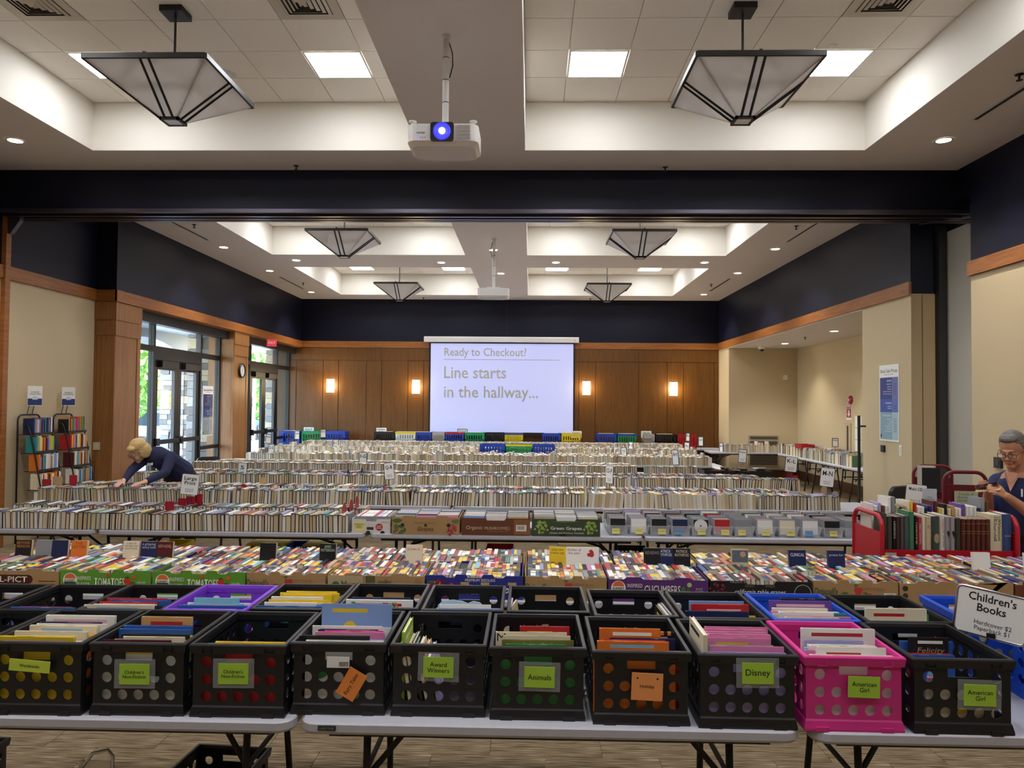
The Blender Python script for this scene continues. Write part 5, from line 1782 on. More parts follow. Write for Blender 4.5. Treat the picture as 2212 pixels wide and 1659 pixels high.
def book_tier(x0, x1, yf, hmin=0.15, hmax=0.168, mix=0.12, individual=None, tall=0.0, lean0=0.0, length=0.235, zb=TZ, far=False):
    """a rank of books standing spine up, page ends towards the room's near end; mix = share of paperbacks"""
    global n_hc
    x = x0
    k = 0
    lean, left = lean0, 0
    while x < x1 - 0.02:
        if left <= 0:
            old = lean
            lean = random.choice((0, 0, 0.03, -0.03, 0.09, -0.08, 0.05, -0.05)) + lean0
            if k and lean < old:
                x += 0.16 * (old - lean)
            left = random.randint(6, 22)
        left -= 1
        yj = random.uniform(-0.008, 0.008)
        if individual and n_hc < 303:
            me, t, h = random.choice(HC)
            ci = random.randrange(len(HCW))
            s = random.uniform(0.94, 1.04)
            o = put('hardcover_book', me, None)
            o.matrix_basis = Matrix.Translation((x + t / 2, yf + 0.1175 + yj, zb)) @ Matrix.Rotation(lean, 4, 'Y') @ Matrix.Diagonal((1, random.uniform(0.94, 1.0), s, 1))
            o.color = HCL[ci]
            tag(o, '%s hardcover, spine up, %s from the left in the %s' % (HCW[ci], ORD[k], individual), 'book', 'hardcovers on the tables')
            n_hc += 1
        else:
            t = random.uniform(0.02, 0.046)
            h = random.uniform(hmin, hmax) + (random.uniform(0, 0.09) if random.random() < tall else 0)
            L = random.uniform(length * 0.9, length)
            M = Matrix.Translation((x + t / 2, yf + L / 2 + yj, zb)) @ Matrix.Rotation(lean, 4, 'Y')
            if random.random() < mix:
                hc_mass.paperback(M, t, L, h, random.choice(SPN_FAR if far else SPN), random.choice(SPN_FAR if far else TCOL), random.choice(PAGC), random.randrange(3))
            else:
                hc_mass.hardcover(M, t, L, h, random.choice(SPN_FAR if far else HCL), random.choice(PAGC), BRD[random.randrange(len(BRD))])
        x += t * (1.0 + abs(lean) * 0.35) + 0.0012
        k += 1
random.seed(101)
Y3 = 6.50
book_tier(-5.0, -1.60, Y3, individual='large print front rank')
book_tier(-5.0, -1.55, Y3 + 0.44, individual='large print second rank')
book_tier(-5.66, -3.4, ROWS[4], individual='rank below the leaning person')
book_tier(-3.39, 0.62, ROWS[4])
book_tier(0.66, 2.55, ROWS[4], 0.155, 0.175, mix=0.85)
book_tier(2.57, 3.50, ROWS[4])
book_tier(-5.5, -2.0, ROWS[4] + 0.47)
book_tier(-1.95, 3.1, ROWS[4] + 0.47)
book_tier(-5.6, -1.9, ROWS[5])
book_tier(-1.85, 1.4, ROWS[5], mix=0.3)
book_tier(1.45, 3.74, ROWS[5])
book_tier(-5.5, 3.3, ROWS[5] + 0.47)
book_tier(-5.6, 1.75, ROWS[6], far=True)
book_tier(1.9, 2.75, ROWS[6])
book_tier(-5.4, 1.7, ROWS[6] + 0.47, far=True)
for r_, a, b in ((7, -5.55, 3.5), (8, -5.8, 3.7), (9, -5.9, 3.9)):
    if r_ == 8:
        book_tier(a, -1.15, ROWS[8], 0.15, 0.19, 0.4, tall=0.14, far=True)
        book_tier(0.62, b, ROWS[8], 0.15, 0.19, 0.4, tall=0.14, far=True)
    else:
        book_tier(a, b, ROWS[r_], 0.15, 0.165 if r_ == 9 else 0.185, 0.4, tall=0.0 if r_ == 9 else 0.14, far=True)
    for dy in (0.26, 0.52):
        book_tier(a, b, ROWS[r_] + dy, 0.15, 0.165 if r_ == 9 else 0.185, 0.4, tall=0.0 if r_ == 9 else 0.12, far=True)
# alcove tables
ALC_T = [make_table(L8, 'white folding table along the far alcove wall', 'folding tables', (5.75, 18.8, 0)), make_table(L6, 'white folding table along the alcove side wall, farther of two', 'folding tables', (6.48, 17.28, 0), R(90)), make_table(L6, 'white folding table along the alcove side wall, nearer of two', 'folding tables', (6.48, 15.44, 0), R(90)), make_table(L6, 'white folding table reaching behind the tan wall corner', 'folding tables', (6.48, 13.6, 0), R(90))]
book_tier(4.9, 6.3, 18.45, 0.17, 0.21, 0.6, tall=0.2)
def side_tier(y0, y1, x, hmin, hmax):
    y = y0
    while y < y1:
        t = random.uniform(0.015, 0.035)
        h = random.uniform(hmin, hmax)
        M = Matrix.Translation((x, y + t / 2, TZ)) @ Matrix.Rotation(R(90), 4, 'Z')
        if random.random() < 0.5:
            hc_mass.hardcover(M, t, 0.2, h, random.choice(HCL), random.choice(PAGC), BRD[0])
        else:
            hc_mass.paperback(M, t, 0.18, h, random.choice(SPN), random.choice(TCOL), random.choice(PAGC), 0)
        y += t + 0.001
side_tier(14.2, 18.2, 6.28, 0.18, 0.25)
side_tier(13.0, 18.2, 6.62, 0.18, 0.25)
hc_mass.build('hardcover_books', 'thousands of hardcovers and trade books standing in ranks on the far tables', 'books', 'hardcovers on the tables')

# red bins and things on the alcove side table
M_red = mat('red_metal', '#a01a26', 0.35)
M_maroon = mat('maroon_metal', '#5c1220', 0.4)
M_tanmetal = mat('tan_metal', '#b39a78', 0.5)
t = thing('display_box', 'red open display box on the alcove table', 'box', (6.3, 16.9, TZ + 0.2))
for a, b in (((-0.15, -0.2, 0), (0.15, -0.19, 0.1)), ((-0.15, 0.19, 0), (0.15, 0.2, 0.1)), ((-0.15, -0.19, 0), (-0.14, 0.19, 0.1)), ((0.14, -0.19, 0), (0.15, 0.19, 0.1)), ((-0.14, -0.19, 0), (0.14, 0.19, 0.01))):
    simple('side', a, b, M_red, t)

# ------------------------------------------------------------------ bookends
def bookend(p0, p1, ytop, Y, m, label, rz=0.0, base=TZ, square=False):
    a, b = at(p0, ytop, Y), at(p1, ytop, Y)
    w = max(0.05, b.x - a.x) if rz == 0 else 0.14
    h = max(0.12, a.z - base)
    t = thing('bookend', label, 'bookend', ((a.x + b.x) / 2, Y, base), rz, 'metal bookends')
    q = MB()
    r_ = min(w * (0.12 if square else 0.45), h * 0.4)
    pts = [(-w / 2, 0), (w / 2, 0)]
    for i in range(6):
        an = PI / 2 * i / 5
        pts.append((w / 2 - r_ + r_ * math.cos(an), h - r_ + r_ * math.sin(an)))
    for i in range(6):
        an = PI / 2 + PI / 2 * i / 5
        pts.append((-w / 2 + r_ + r_ * math.cos(an), h - r_ + r_ * math.sin(an)))
    q.prism(pts, 'y', -0.002, 0.002, m)
    q.build('plate', t)
    simple('foot', (-w / 2, 0.002, 0), (w / 2, 0.1, 0.003), m, t)
    return t
for k, (p0, p1, yt, Y, m, lab, rz, sq) in enumerate((
        (91, 111, 1035, 8.78, M_red, 'dark red bookend left of the tan one near the wire racks', 0, True), (114, 135, 1029, 8.8, M_tanmetal, 'tan bookend near the wire racks', 0, True), (150, 167, 1026, 8.78, M_red, 'dark red bookend right of the tan one near the wire racks', 0, True),
        (357, 376, 1083, 6.92, M_red, 'dark red bookend, left one under the large print sign', 0, True), (385, 402, 1076, 7.02, M_red, 'dark red bookend, middle one under the large print sign', 0, True), (403, 422, 1072, 7.04, M_red, 'dark red bookend right behind the large print sign stem', 0, True), (424, 438, 1067, 7.06, M_red, 'dark red bookend, right one under the large print sign', 0, True),
        (520, 533, 1045, 8.55, M_red, 'round topped red bookend below the S sign', 0, False), (561, 577, 1031, 8.9, M_tanmetal, 'square tan bookend in the second rank behind the round red one', 0, True),
        (1699, 1713, 1018, 10.5, M_red, 'red bookend left under the K-L sign', 0, True), (1714, 1724, 1027, 10.3, M_red, 'red bookend right under the K-L sign', 0, True), (1774, 1788, 1050, 8.75, M_tanmetal, 'round tan bookend under the M-N sign', 0, False), (1797, 1811, 1061, 8.5, M_tanmetal, 'round tan bookend at the right end of the rank', 0, False),
        (740, 748, 1086, 6.62, M_red, 'tall red bookend ending the front large print rank', R(90), False), (755, 762, 1079, 6.85, M_red, 'tall red bookend behind the one ending the rank', R(90), False), (767, 776, 1071, 7.0, M_red, 'tall red bookend nearest the white disc box', R(90), False),
        (1206, 1212, 1020, 10.2, M_red, 'thin red bookend in the middle of the second hardcover row', R(90), False), (749, 756, 1014, 10.3, M_black, 'dark bookend by the F-G sign', R(90), False), (780, 784, 1010, 10.55, M_black, 'second dark bookend by the F-G sign', R(90), False))):
    bookend(p0, p1, yt, Y, m, lab, rz, square=sq)

# ------------------------------------------------------------------ shelf signs on stems
M_signw = mat('sign_white', '#eeeeea', 0.5)
M_signf = mat('sign_frame', '#54565a', 0.35, metal=0.5)
M_signink = mat('sign_ink', '#141416', 0.7)
def sign(pc, y0, y1, wpx, Y, big, label, small='Hardcover $2\nPaperback $1', yaw=0.0, roll=0.0, base=TZ, frame=True, bigfrac=0.42, backing=None):
    a, b = at(pc, y0, Y), at(pc, y1, Y)
    h = a.z - b.z
    w = wpx * Y / 1575.0 / max(0.35, math.cos(yaw))
    t = thing('shelf_sign', label, 'sign', (a.x, Y, base), yaw, 'category signs on stems')
    zc = (a.z + b.z) / 2 - base
    q = MB()
    q.prism(rounded(w, h, min(w, h) * 0.06, 3), 'y', -0.004, 0.004, M_signw)
    pn = q.build('panel', t, (0, 0, zc), (0, roll, 0))
    if frame:
        q = MB()
        q.tube([(x_, 0, z_) for x_, z_ in rounded(w, h, min(w, h) * 0.08, 3)], max(0.004, 0.0022 * Y / 4), M_signf, 6, closed=True)
        q.build('frame', pn)
    if big:
        n = big.count('\n') + 1
        hb = h * bigfrac
        text(big, M_signink, pn, (0, -0.0052, h * (0.5 - 0.08) - hb / 2), width=w * (0.42 if len(big) < 2 else 0.74), height=hb * (0.62 if n == 1 else 0.9), bold=0.012)
    if small:
        text(small, mat('sign_ink_soft', '#55565a', 0.7), pn, (0, -0.0052, -h * 0.30), width=w * 0.5, height=h * 0.2)
    if zc - h / 2 > 0.02:
        q = MB()
        q.tube([(0, 0.006, 0.004), (0, 0.006, zc - h / 2 + 0.01)], 0.004, M_signf, 6)
        q.build('stem', t)
    simple('base', (-0.04, -0.03, 0), (0.04, 0.04, 0.004), M_signf, t)
    return t
sign(411, 1025, 1068, 34, 7.02, 'Large\nPrint', 'white sign reading Large Print above the red bookends', yaw=R(12), roll=R(6), bigfrac=0.46)
sign(524, 1000, 1033, 19, 10.35, 'S', 'white sign with the letter S', roll=R(2))
sign(841, 1000, 1035, 20, 8.62, 'Q-R', 'white sign reading Q-R', roll=R(-5), yaw=R(10))
sign(1317, 1006, 1044, 13, 8.62, 'O-P', 'narrow angled sign reading O-P', yaw=R(-55), roll=R(3))
sign(784, 977, 1007, 14, 12.35, 'F-G', 'white sign reading F-G', yaw=R(35))
sign(586, 960, 984, 12, 14.4, 'D-E', 'white sign reading D-E near the far doors', yaw=R(20))
sign(580, 938, 958, 12, 16.75, 'Mystery', 'small white sign against the far glass doors', small='')
sign(642, 931, 949, 10, 18.8, 'Fiction', 'small cream sign in front of the left blue back crate', small='')
sign(698, 928, 945, 10, 18.95, 'Poetry', 'small tilted sign beside the green back crate', small='', yaw=R(30))
sign(725, 950, 972, 10, 16.7, 'B-C', 'narrow lilac-white sign over the third rank, left side', small='', yaw=R(40))
sign(1348, 967, 992, 10, 14.4, 'H', 'narrow sign leaning among mid-right far ranks', yaw=R(-40), roll=R(-6), small='')
sign(1363, 955, 978, 8, 16.7, 'I-J', 'narrow upright sign right of the leaning one', yaw=R(-45), small='')
sign(1459, 972, 1004, 11, 12.3, 'Art', 'lilac-white tilted sign above the black trays', yaw=R(-40), roll=R(-6), small='')
sign(1484, 956, 980, 8, 16.7, 'War', 'small angled sign left of the red back crate', yaw=R(-50), small='')
sign(1486, 936, 953, 6, 19.3, 'Bio', 'tiny angled sign on the red back crate', yaw=R(-50), small='')
sign(1514, 944, 963, 8, 19.2, 'Law', 'tiny angled sign at the end of the oak wall', yaw=R(-45), small='')
sign(1558, 957, 977, 6, 18.6, 'Sci', 'tiny angled sign at the corner of the far alcove table', yaw=R(-50), small='')
sign(1604, 971, 999, 15, 12.6, 'Westerns', 'white sign reading Westerns by the alcove', yaw=R(-20), roll=R(4), base=0.9, bigfrac=0.25)
sign(1709, 987, 1019, 23, 10.45, 'K-L', 'white sign reading K-L', roll=R(6), yaw=R(-12))
sign(1787, 1011, 1051, 26, 8.65, 'M-N', 'white sign reading M-N', roll=R(6), yaw=R(-14))
sign(1804, 947, 965, 12, 15.3, 'Plays', 'white sign standing on the alcove side table', small='', bigfrac=0.35)
sign(1978, 1047, 1093, 36, 6.35, 'Music CDs', 'white sign reading Music CDs behind the red cart', roll=R(5), yaw=R(-18), bigfrac=0.24)
sign(667, 923, 938, 22, 19.95, 'Home &\nGarden', 'white sign on the green back crate', small='', base=1.118, frame=False, bigfrac=0.7)
sign(824, 924, 938, 22, 19.95, 'Hobbies\nCrafts', 'white sign on the black back crate left of the screen', small='', base=1.118, frame=False, bigfrac=0.7)
sign(999, 927, 938, 21, 19.9, 'Do-It-Yourself', 'dark framed sign at the lower edge of the screen', small='', base=1.118, bigfrac=0.6)
sign(1245, 931, 946, 23, 19.95, 'Education', 'white sign on the yellow back crate', small='Hardcover $2', base=1.118, frame=False, bigfrac=0.4)
sign(1396, 931, 946, 22, 19.95, 'Coffee Table', 'white sign on the grey back crate', small='Books $5', base=1.118, frame=False, bigfrac=0.4)

# ------------------------------------------------------------------ slotted crates along the screen wall
def slot_crate_mesh(w=0.56, d=0.36, h=0.262):
    mb = MB()
    m = M_crate_black
    th = 0.01
    hw, hd = w / 2, d / 2
    mb.box((-hw, -hd, 0), (hw, hd, 0.012), m)
    def side(P, L, n):
        def bx(u0, u1, z0, z1):
            pts = [P(u, e, z) for u, e, z in ((u0, 0, z0), (u1, 0, z0), (u1, 1, z0), (u0, 1, z0), (u0, 0, z1), (u1, 0, z1), (u1, 1, z1), (u0, 1, z1))]
            k = len(mb.v)
            mb.v.extend(pts)
            for q in ((0, 3, 2, 1), (4, 5, 6, 7), (0, 1, 5, 4), (1, 2, 6, 5), (2, 3, 7, 6), (3, 0, 4, 7)):
                mb.f.append(tuple(k + i for i in q))
                mb.m.append(mb.mi(m))
                mb.c.append(None)
        bx(-L / 2, L / 2, h - 0.055, h)
        bx(-L / 2, L / 2, 0.012, 0.05)
        bx(-L / 2, -L / 2 + 0.05, 0.05, h - 0.055)
        bx(L / 2 - 0.05, L / 2, 0.05, h - 0.055)
        bx(-L / 2, L / 2, 0.115, 0.13)
        st = (L - 0.1) / n
        for i in range(n):
            u_ = -L / 2 + 0.05 + i * st
            bx(u_ + st * 0.62, u_ + st, 0.05, h - 0.055)
    side(lambda u, e, z: (u, -hd + e * th, z), w, 7)
    side(lambda u, e, z: (-u, hd - e * th, z), w, 7)
    side(lambda u, e, z: (hw - e * th, u, z), d, 4)
    side(lambda u, e, z: (-hw + e * th, -u, z), d, 4)
    return mb.mesh('slotted_crate')
slot_me = slot_crate_mesh()
M_cr = {'blue': mat('crate_royal', '#1c3f9e', 0.45), 'green': mat('crate_green', '#178a52', 0.45), 'black': M_crate_black, 'white': mat('crate_white', '#d8dcd8', 0.5), 'grey': mat('crate_grey', '#a9a49a', 0.5), 'yellow': mat('crate_yellow', '#dcc21c', 0.45), 'red': mat('crate_red', '#b01422', 0.45)}
M_bookpile = C('#c9bda4', 0.8)
def slot_crate(p0, p1, Y, color, label, base=TZ, rim=None, ypx=955, tall=1.0):
    a, b = at(p0, ypx, Y), at(p1, ypx, Y)
    o = put('slotted_crate', slot_me, None, ((a.x + b.x) / 2, Y, base), scale=((b.x - a.x) / 0.56, 1, tall))
    set_mat(o, M_cr[color])
    tag(o, label, 'crate', 'slotted plastic crates')
    if rim:
        simple('rim_band', (-0.283, -0.183, 0.225), (0.283, -0.18, 0.264), M_cr[rim], o)
    return o
for k, (p0, p1, c, rm, lab) in enumerate(((608, 652, 'blue', None, 'leftmost, by the far doors'), (655, 700, 'green', None, 'left of the oak wall centre'), (703, 750, 'blue', None, 'right of the green one'),
        (811, 855, 'black', None, 'left of the white one'), (856, 900, 'white', 'yellow', 'with a yellow lid edge'), (901, 934, 'blue', None, 'between white and grey'), (935, 962, 'grey', None, 'left under the screen'), (963, 1004, 'blue', 'red', 'with a red rim'), (1005, 1048, 'green', None, 'under the screen'), (1049, 1089, 'black', None, 'under the screen'), (1090, 1130, 'yellow', 'blue', 'with a blue rim'),
        (1171, 1211, 'blue', None, 'under the screen corner'), (1212, 1254, 'yellow', None, 'right of the screen'), (1287, 1331, 'blue', None, 'below the middle right sconce'), (1332, 1374, 'green', 'blue', 'with a blue rim'), (1388, 1412, 'grey', None, 'under the coffee table sign'), (1413, 1459, 'black', None, 'below the rightmost sconce'), (1460, 1502, 'red', None, 'at the right end'))):
    slot_crate(p0, p1, 19.97, c, '%s slotted crate along the screen wall, %s' % (c, lab), rim=rm, tall=1.45)
    if k in (0, 3, 5, 8, 11, 13, 14, 16):
        a, b = at(p0, 950, 19.97), at(p1, 950, 19.97)
        picture = simple('flat_book', (-0.2, -0.12, 0), (0.2, 0.12, 0.03), C(('#d8d2c4', '#c9c4bc', '#e4e0d6', '#b9b2a4')[k % 4]), None, ((a.x + b.x) / 2, 19.97, TZ + 0.352))
        tag(picture, 'pale book lying on top in the back-wall crate, %s from the left' % ORD[k], 'book', 'books in the back crates')
for k, x in enumerate((-5.2, -2.75, -0.3, 2.15, 4.29)):
    make_table(L6 if k == 4 else L8, 'white table along the screen wall under the crates, %s from the glass doors' % ordn[k], 'folding tables', (x, 20.03, 0))
for p0, p1, c, rm, lab, up in ((1038, 1092, 'blue', None, 'left of the three in the middle of the far ranks', 0), (1093, 1149, 'green', 'yellow', 'middle one with a yellow band in the far ranks', 0), (1150, 1198, 'blue', None, 'right of the three in the middle of the far ranks', 0)):
    slot_crate(p0, p1, 16.42, c, '%s slotted crate, %s' % (c, lab), rim=rm, ypx=975)
# stacked crates under the disc and large print tables
for k, (p0, p1, c1, c2) in enumerate(((555, 612, 'blue', 'blue'), (622, 668, 'black', 'blue'), (676, 730, 'blue', 'blue'), (1050, 1110, 'red', 'red'), (1205, 1290, 'blue', 'blue'), (348, 403, 'black', 'yellow'), (1330, 1400, 'black', 'black'))):
    slot_crate(p0, p1, 7.05, c1, '%s crate on the carpet under the disc row, %s stack from the left' % (c1, ORD[k]), base=0.0, ypx=1160)
    slot_crate(p0, p1, 7.05, c2, '%s crate on top of the %s floor stack under the disc row' % (c2, ORD[k]), base=0.2625, ypx=1160)
    if k in (0, 2, 4):
        a = at((p0 + p1) / 2, 1160, 7.05)
        tag(simple('yellow_folder', (-0.18, -0.14, 0), (0.18, 0.14, 0.02), C('#d8c22a'), None, (a.x, 7.05, 0.526)), 'yellow folder on the %s crate stack under the disc row' % ORD[k], 'folder')

# black trays of odds and ends at the right of the third hardcover row
for k, (xa, xb) in enumerate(((2.85, 3.35), (3.4, 3.95))):
    t = thing('open_tray', 'black open tray of lying books near the alcove, %s one' % ('left', 'right')[k], 'tray', ((xa + xb) / 2, ROWS[6] + 0.2, TZ))
    w = (xb - xa) / 2
    for a, b in (((-w, -0.2, 0), (w, -0.19, 0.1)), ((-w, 0.19, 0), (w, 0.2, 0.1)), ((-w, -0.19, 0), (-w + 0.01, 0.19, 0.1)), ((w - 0.01, -0.19, 0), (w, 0.19, 0.1)), ((-w + 0.01, -0.19, 0), (w - 0.01, 0.19, 0.01))):
        simple('side', a, b, M_black, t)
random.seed(55)
for k in range(22):
    c = random.choice(('white', 'cream', 'grey', 'beige', 'black', 'white', 'red', 'green'))
    x, lay = 2.95 + (k % 11) * 0.092, k // 11
    o = put('picture_book', pic_me, None)
    o.matrix_basis = Matrix.Translation((x, ROWS[6] + 0.2 + random.uniform(-0.05, 0.05), TZ + 0.03 + 0.045 * (k % 3) + lay * 0.02)) @ Matrix.Rotation(random.uniform(-0.5, 0.5), 4, 'Z') @ Matrix.Rotation(R(-90) + random.uniform(-0.2, 0.2), 4, 'X') @ Matrix.Diagonal((0.13, 0.02, 0.19, 1)) @ Matrix.Translation((0, 0, -0.5))
    o.color = LIN[c]
    tag(o, '%s book lying loose in the black trays by the alcove, %s of the heap' % (c, ORD[k]), 'book', 'loose books in the black trays')

# ================================================================== DISC ROW: boxes and clear bins
M_case = mat('case_plastic', '#9b9ca0', 0.2)
M_clear = mat('clear_bin_plastic', '#e4e8ea', 0.12, alpha=0.28, spec=0.5)
M_note = mat('sticky_yellow', '#e6dc7e', 0.7)
M_noteb = mat('sticky_blue', '#6d9cc8', 0.7)
def case_mesh(name, w, h, t):
    u = MB()
    u.box((-w / 2, -t / 2, 0), (w / 2, t / 2, h), M_case)
    u.box((-w / 2 + 0.008, -t / 2 - 0.0004, 0.003), (w / 2 - 0.002, -t / 2, h - 0.003), M_cover)
    u.box((-w / 2 + 0.002, -t / 2 + 0.001, h), (w / 2 - 0.002, t / 2 - 0.001, h + 0.0004), M_cover)
    return u.mesh(name)
cd_me = case_mesh('disc_case', 0.142, 0.125, 0.0105)
dvd_me = case_mesh('film_case', 0.135, 0.19, 0.0145)
def bin_mesh():
    mb = MB()
    m = M_clear
    def ring(x, y, z):
        return [(-x, -y, z), (x, -y, z), (x, y, z), (-x, y, z)]
    prof = [(0.078, 0.150, 0.0), (0.090, 0.162, 0.105), (0.096, 0.168, 0.106), (0.096, 0.168, 0.115), (0.088, 0.160, 0.115), (0.075, 0.147, 0.005)]
    for (a, b) in zip(prof, prof[1:]):
        A, B_ = ring(*a), ring(*b)
        for i in range(4):
            j = (i + 1) % 4
            mb.face([A[i], A[j], B_[j], B_[i]], m)
    mb.face(ring(0.078, 0.150, 0.0), m)
    return mb.mesh('clear_bin')
bin_me = bin_mesh()
edges = [1312, 1358, 1402, 1447, 1492, 1538, 1584, 1630, 1677, 1727, 1776, 1823, 1869]
notes = ['OPERA', 'COMEDY', 'OLDIES', 'Classical', 'LATIN', 'Christmas', 'Classical', 'Musical', 'MISC', 'Instrumental', 'MISC', 'ROCK']
CDW = ['black', 'grey', 'white', 'cream', 'navy', 'grey', 'beige', 'black', 'lilac', 'red', 'brown', 'white', 'teal', 'grey']
random.seed(140)
cd_mass_v = []
for k in range(12):
    pc = (edges[k] + edges[k + 1]) / 2
    Yc = 6.53 + 0.168
    xx = at(pc, 1150, 6.55).x
    for rank in range(2):
        yc = Yc + rank * 0.345
        t = put('clear_bin', bin_me, None, (xx, yc, TZ), scale=(1, 1, 0.8))
        tag(t, 'clear plastic disc bin, %s from the left in the %s rank' % (ORD[k], ('front', 'rear')[rank]), 'bin', 'clear disc bins')
        if rank == 0:
            blue = k in (3, 9)
            n = simple('sticky_note', (-0.034, -0.001, -0.03), (0.034, 0.0005, 0.03), M_noteb if blue else M_note, t, (0.02 * ((k % 3) - 1), -0.1605, 0.052), (R(-6.5), 0, 0))
            text(notes[k], M_signink, n, (0, -0.0018, 0.005), width=0.05)
        ncase = 23 if rank == 0 else 22
        y = yc - 0.138
        z0 = TZ + 0.022
        for q in range(ncase):
            tt = random.uniform(0.0108, 0.0128)
            o = put('disc_case', cd_me, None, (xx + random.uniform(-0.003, 0.003), y + tt / 2, z0 + random.uniform(0, 0.004)), (R(-6), 0, 0)) if rank == 0 else None
            cn = random.choice(CDW)
            if q == 0:
                cn = ('black', 'white', 'black', 'navy', 'black', 'red', 'grey', 'white', 'cream', 'white', 'black', 'grey')[k]
            if q == 0 and k == 5:
                cn = 'red'
            if q == 0 and k == 4:
                cn = 'black'
            if o:
                o.color = LIN[cn]
                tag(o, '%s disc case, %s from the front in the %s front bin' % (cn, ORD[q], ORD[k]), 'disc case', 'music discs in the clear bins')
                if q == 0 and k == 4:
                    g = MB()
                    g.lathe([(0.008, -0.0062), (0.058, -0.0062)], C('#dcdcdc', 0.2), 28, (0, 0, 0.068), 'y')
                    g.build('disc', o)
            else:
                cd_mass_v.append((xx, y + tt / 2, z0, LIN[cn]))
            y += tt
mb = MB()
mc = mat_attr('book_mass_colour')
for (x, y, z, c) in cd_mass_v:
    M = Matrix.Translation((x, y, z)) @ Matrix.Rotation(R(-6), 4, 'X')
    mb.box((-0.071, -0.005, 0), (0.071, 0.005, 0.125), mc, c, M=M)
tag(mb.build('disc_cases'), 'more disc cases packed in the rear rank of clear bins', 'disc cases', 'music discs in the clear bins', 'stuff')

# cardboard boxes of films on the same row
Mgg = mat('box_darkgreen', '#3d4a34', 0.6)
M_wbox = mat('white_carton', '#d9d4ce', 0.6)
Y3b = 6.50
x = [at(p, 1148, Y3b).x for p in (760, 843, 847, 993, 997, 1145, 1149, 1296)]
produce_box(x[0], x[1], Y3b, Y3b + 0.40, 0.125, M_wbox, 'white carton of film cases at the end of the large print rank', [("Children's\nDVDs", -0.62, 0.55, 0.24, 0.36, '#5a5330', dict(shear=0.1)), ('NOT\nSOLD', 0.42, 0.45, 0.13, 0.24, '#f4f0ec', dict(bold=0.01)), ('PRODUCT OF', 0.72, 0.80, 0.2, 0.08, '#a83a3a', {})], [('rect', -0.62, 0.50, 0.048, 0.042, '#e6dc8e'), ('disc', 0.42, 0.45, 0.032, 0, '#b02a34'), ('rect', -0.05, 0.35, 0.03, 0.012, '#3a3634'), ('disc', -0.15, 0.03, 0.02, 0, '#2a2624'), ('disc', 0.6, 0.03, 0.02, 0, '#2a2624')], notch=2)
produce_box(x[2], x[3], Y3b - 0.02, Y3b + 0.40, 0.15, M_kraft, 'kraft grape box with red and green grape bunches', [('PREMIUM SELECT', 0.0, 0.68, 0.34, 0.08, '#6a5230', dict(space=1.3)), ('Grapes', 0.0, 0.30, 0.24, 0.34, '#5a4024', dict(shear=0.3))], [('bunch', -0.78, 0.30, 0.055, 0.05, ['#4a6a3a', '#5a7a44', '#3f5a30']), ('bunch', 0.74, 0.34, 0.05, 0.055, ['#a83a44', '#8a2a34', '#b84a50']), ('leaf', -0.84, 0.80, 0.05, 0.03, '#4f6a3c'), ('leaf', 0.88, 0.80, 0.04, 0.03, '#6a7a44'), ('disc', -0.68, 0.55, 0.015, 0, '#1a1612'), ('disc', 0.68, 0.55, 0.015, 0, '#1a1612'), ('disc', 0.0, 0.55, 0.012, 0, '#3a2a1a')], notch=1)
produce_box(x[4], x[5], Y3b - 0.02, Y3b + 0.40, 0.15, Mbrn, 'brown organic mushroom box', [('Organic', -0.62, 0.42, 0.24, 0.28, '#d8c09a', dict(shear=0.1)), ('MUSHROOMS', 0.0, 0.42, 0.32, 0.17, '#d8c09a', {}), ('Champions from the ground up', 0.05, 0.24, 0.30, 0.06, '#c0a47c', {})], [('rect', 0.76, 0.5, 0.07, 0.066, '#8a5c38'), ('rect', 0.74, 0.44, 0.046, 0.028, '#e2ded4'), ('disc', 0.36, 0.4, 0.022, 0, '#8a5c3c')] + [('rect', 0.64 + 0.03 * k, 0.46, 0.0016, 0.016, '#28241f') for k in range(7)], notch=2)
produce_box(x[6], x[7], Y3b - 0.02, Y3b + 0.40, 0.15, Mgg, 'dark green grape box with pale green bunches', [('Green Grapes', 0.0, 0.44, 0.46, 0.25, '#f0f0e6', dict(bold=0.014)), ('Unique and Premium Varieties', 0.02, 0.18, 0.50, 0.11, '#e0e4d0', dict(bold=0.01))], [('bunch', -0.72, 0.5, 0.06, 0.055, ['#8aac4a', '#9abc5a', '#7a9a3e']), ('bunch', 0.72, 0.5, 0.06, 0.055, ['#8aac4a', '#9abc5a', '#7a9a3e']), ('leaf', 0.0, 0.85, 0.12, 0.012, '#5a7a3a'), ('rect', -0.1, 0.06, 0.03, 0.008, '#15140f')], notch=2)
DVW = ['white', 'cream', 'black', 'white', 'light blue', 'grey', 'beige', 'navy', 'white', 'cream', 'pink', 'teal', 'white']
random.seed(150)
boxn = ['white carton', 'kraft grape box', 'mushroom box', 'green grape box']
for b in range(1, 4):
    x0, x1 = x[2 * b] + 0.012, x[2 * b + 1] - 0.012
    cw = (x1 - x0) / 3
    for c in range(3):
        y = Y3b
        q = 0
        while y < Y3b + 0.375:
            tt = random.uniform(0.013, 0.022)
            cn = random.choice(DVW)
            o = put('film_case', dvd_me, None)
            hs = random.uniform(0.80, 0.86)
            o.matrix_basis = Matrix.Translation((x0 + cw * (c + 0.5), y + tt / 2, TZ + 0.008)) @ Matrix.Rotation(R(-3), 4, 'X') @ Matrix.Diagonal(((cw - 0.006) / 0.135, tt / 0.0145, hs, 1))
            o.color = LIN[cn]
            tag(o, '%s film case, %s from the front, %s column of the %s' % (cn, ORD[q], ('left', 'middle', 'right')[c], boxn[b]), 'film case', 'films in the cardboard boxes')
            y += tt + 0.001
            q += 1
xx = x[0] + 0.012
q = 0
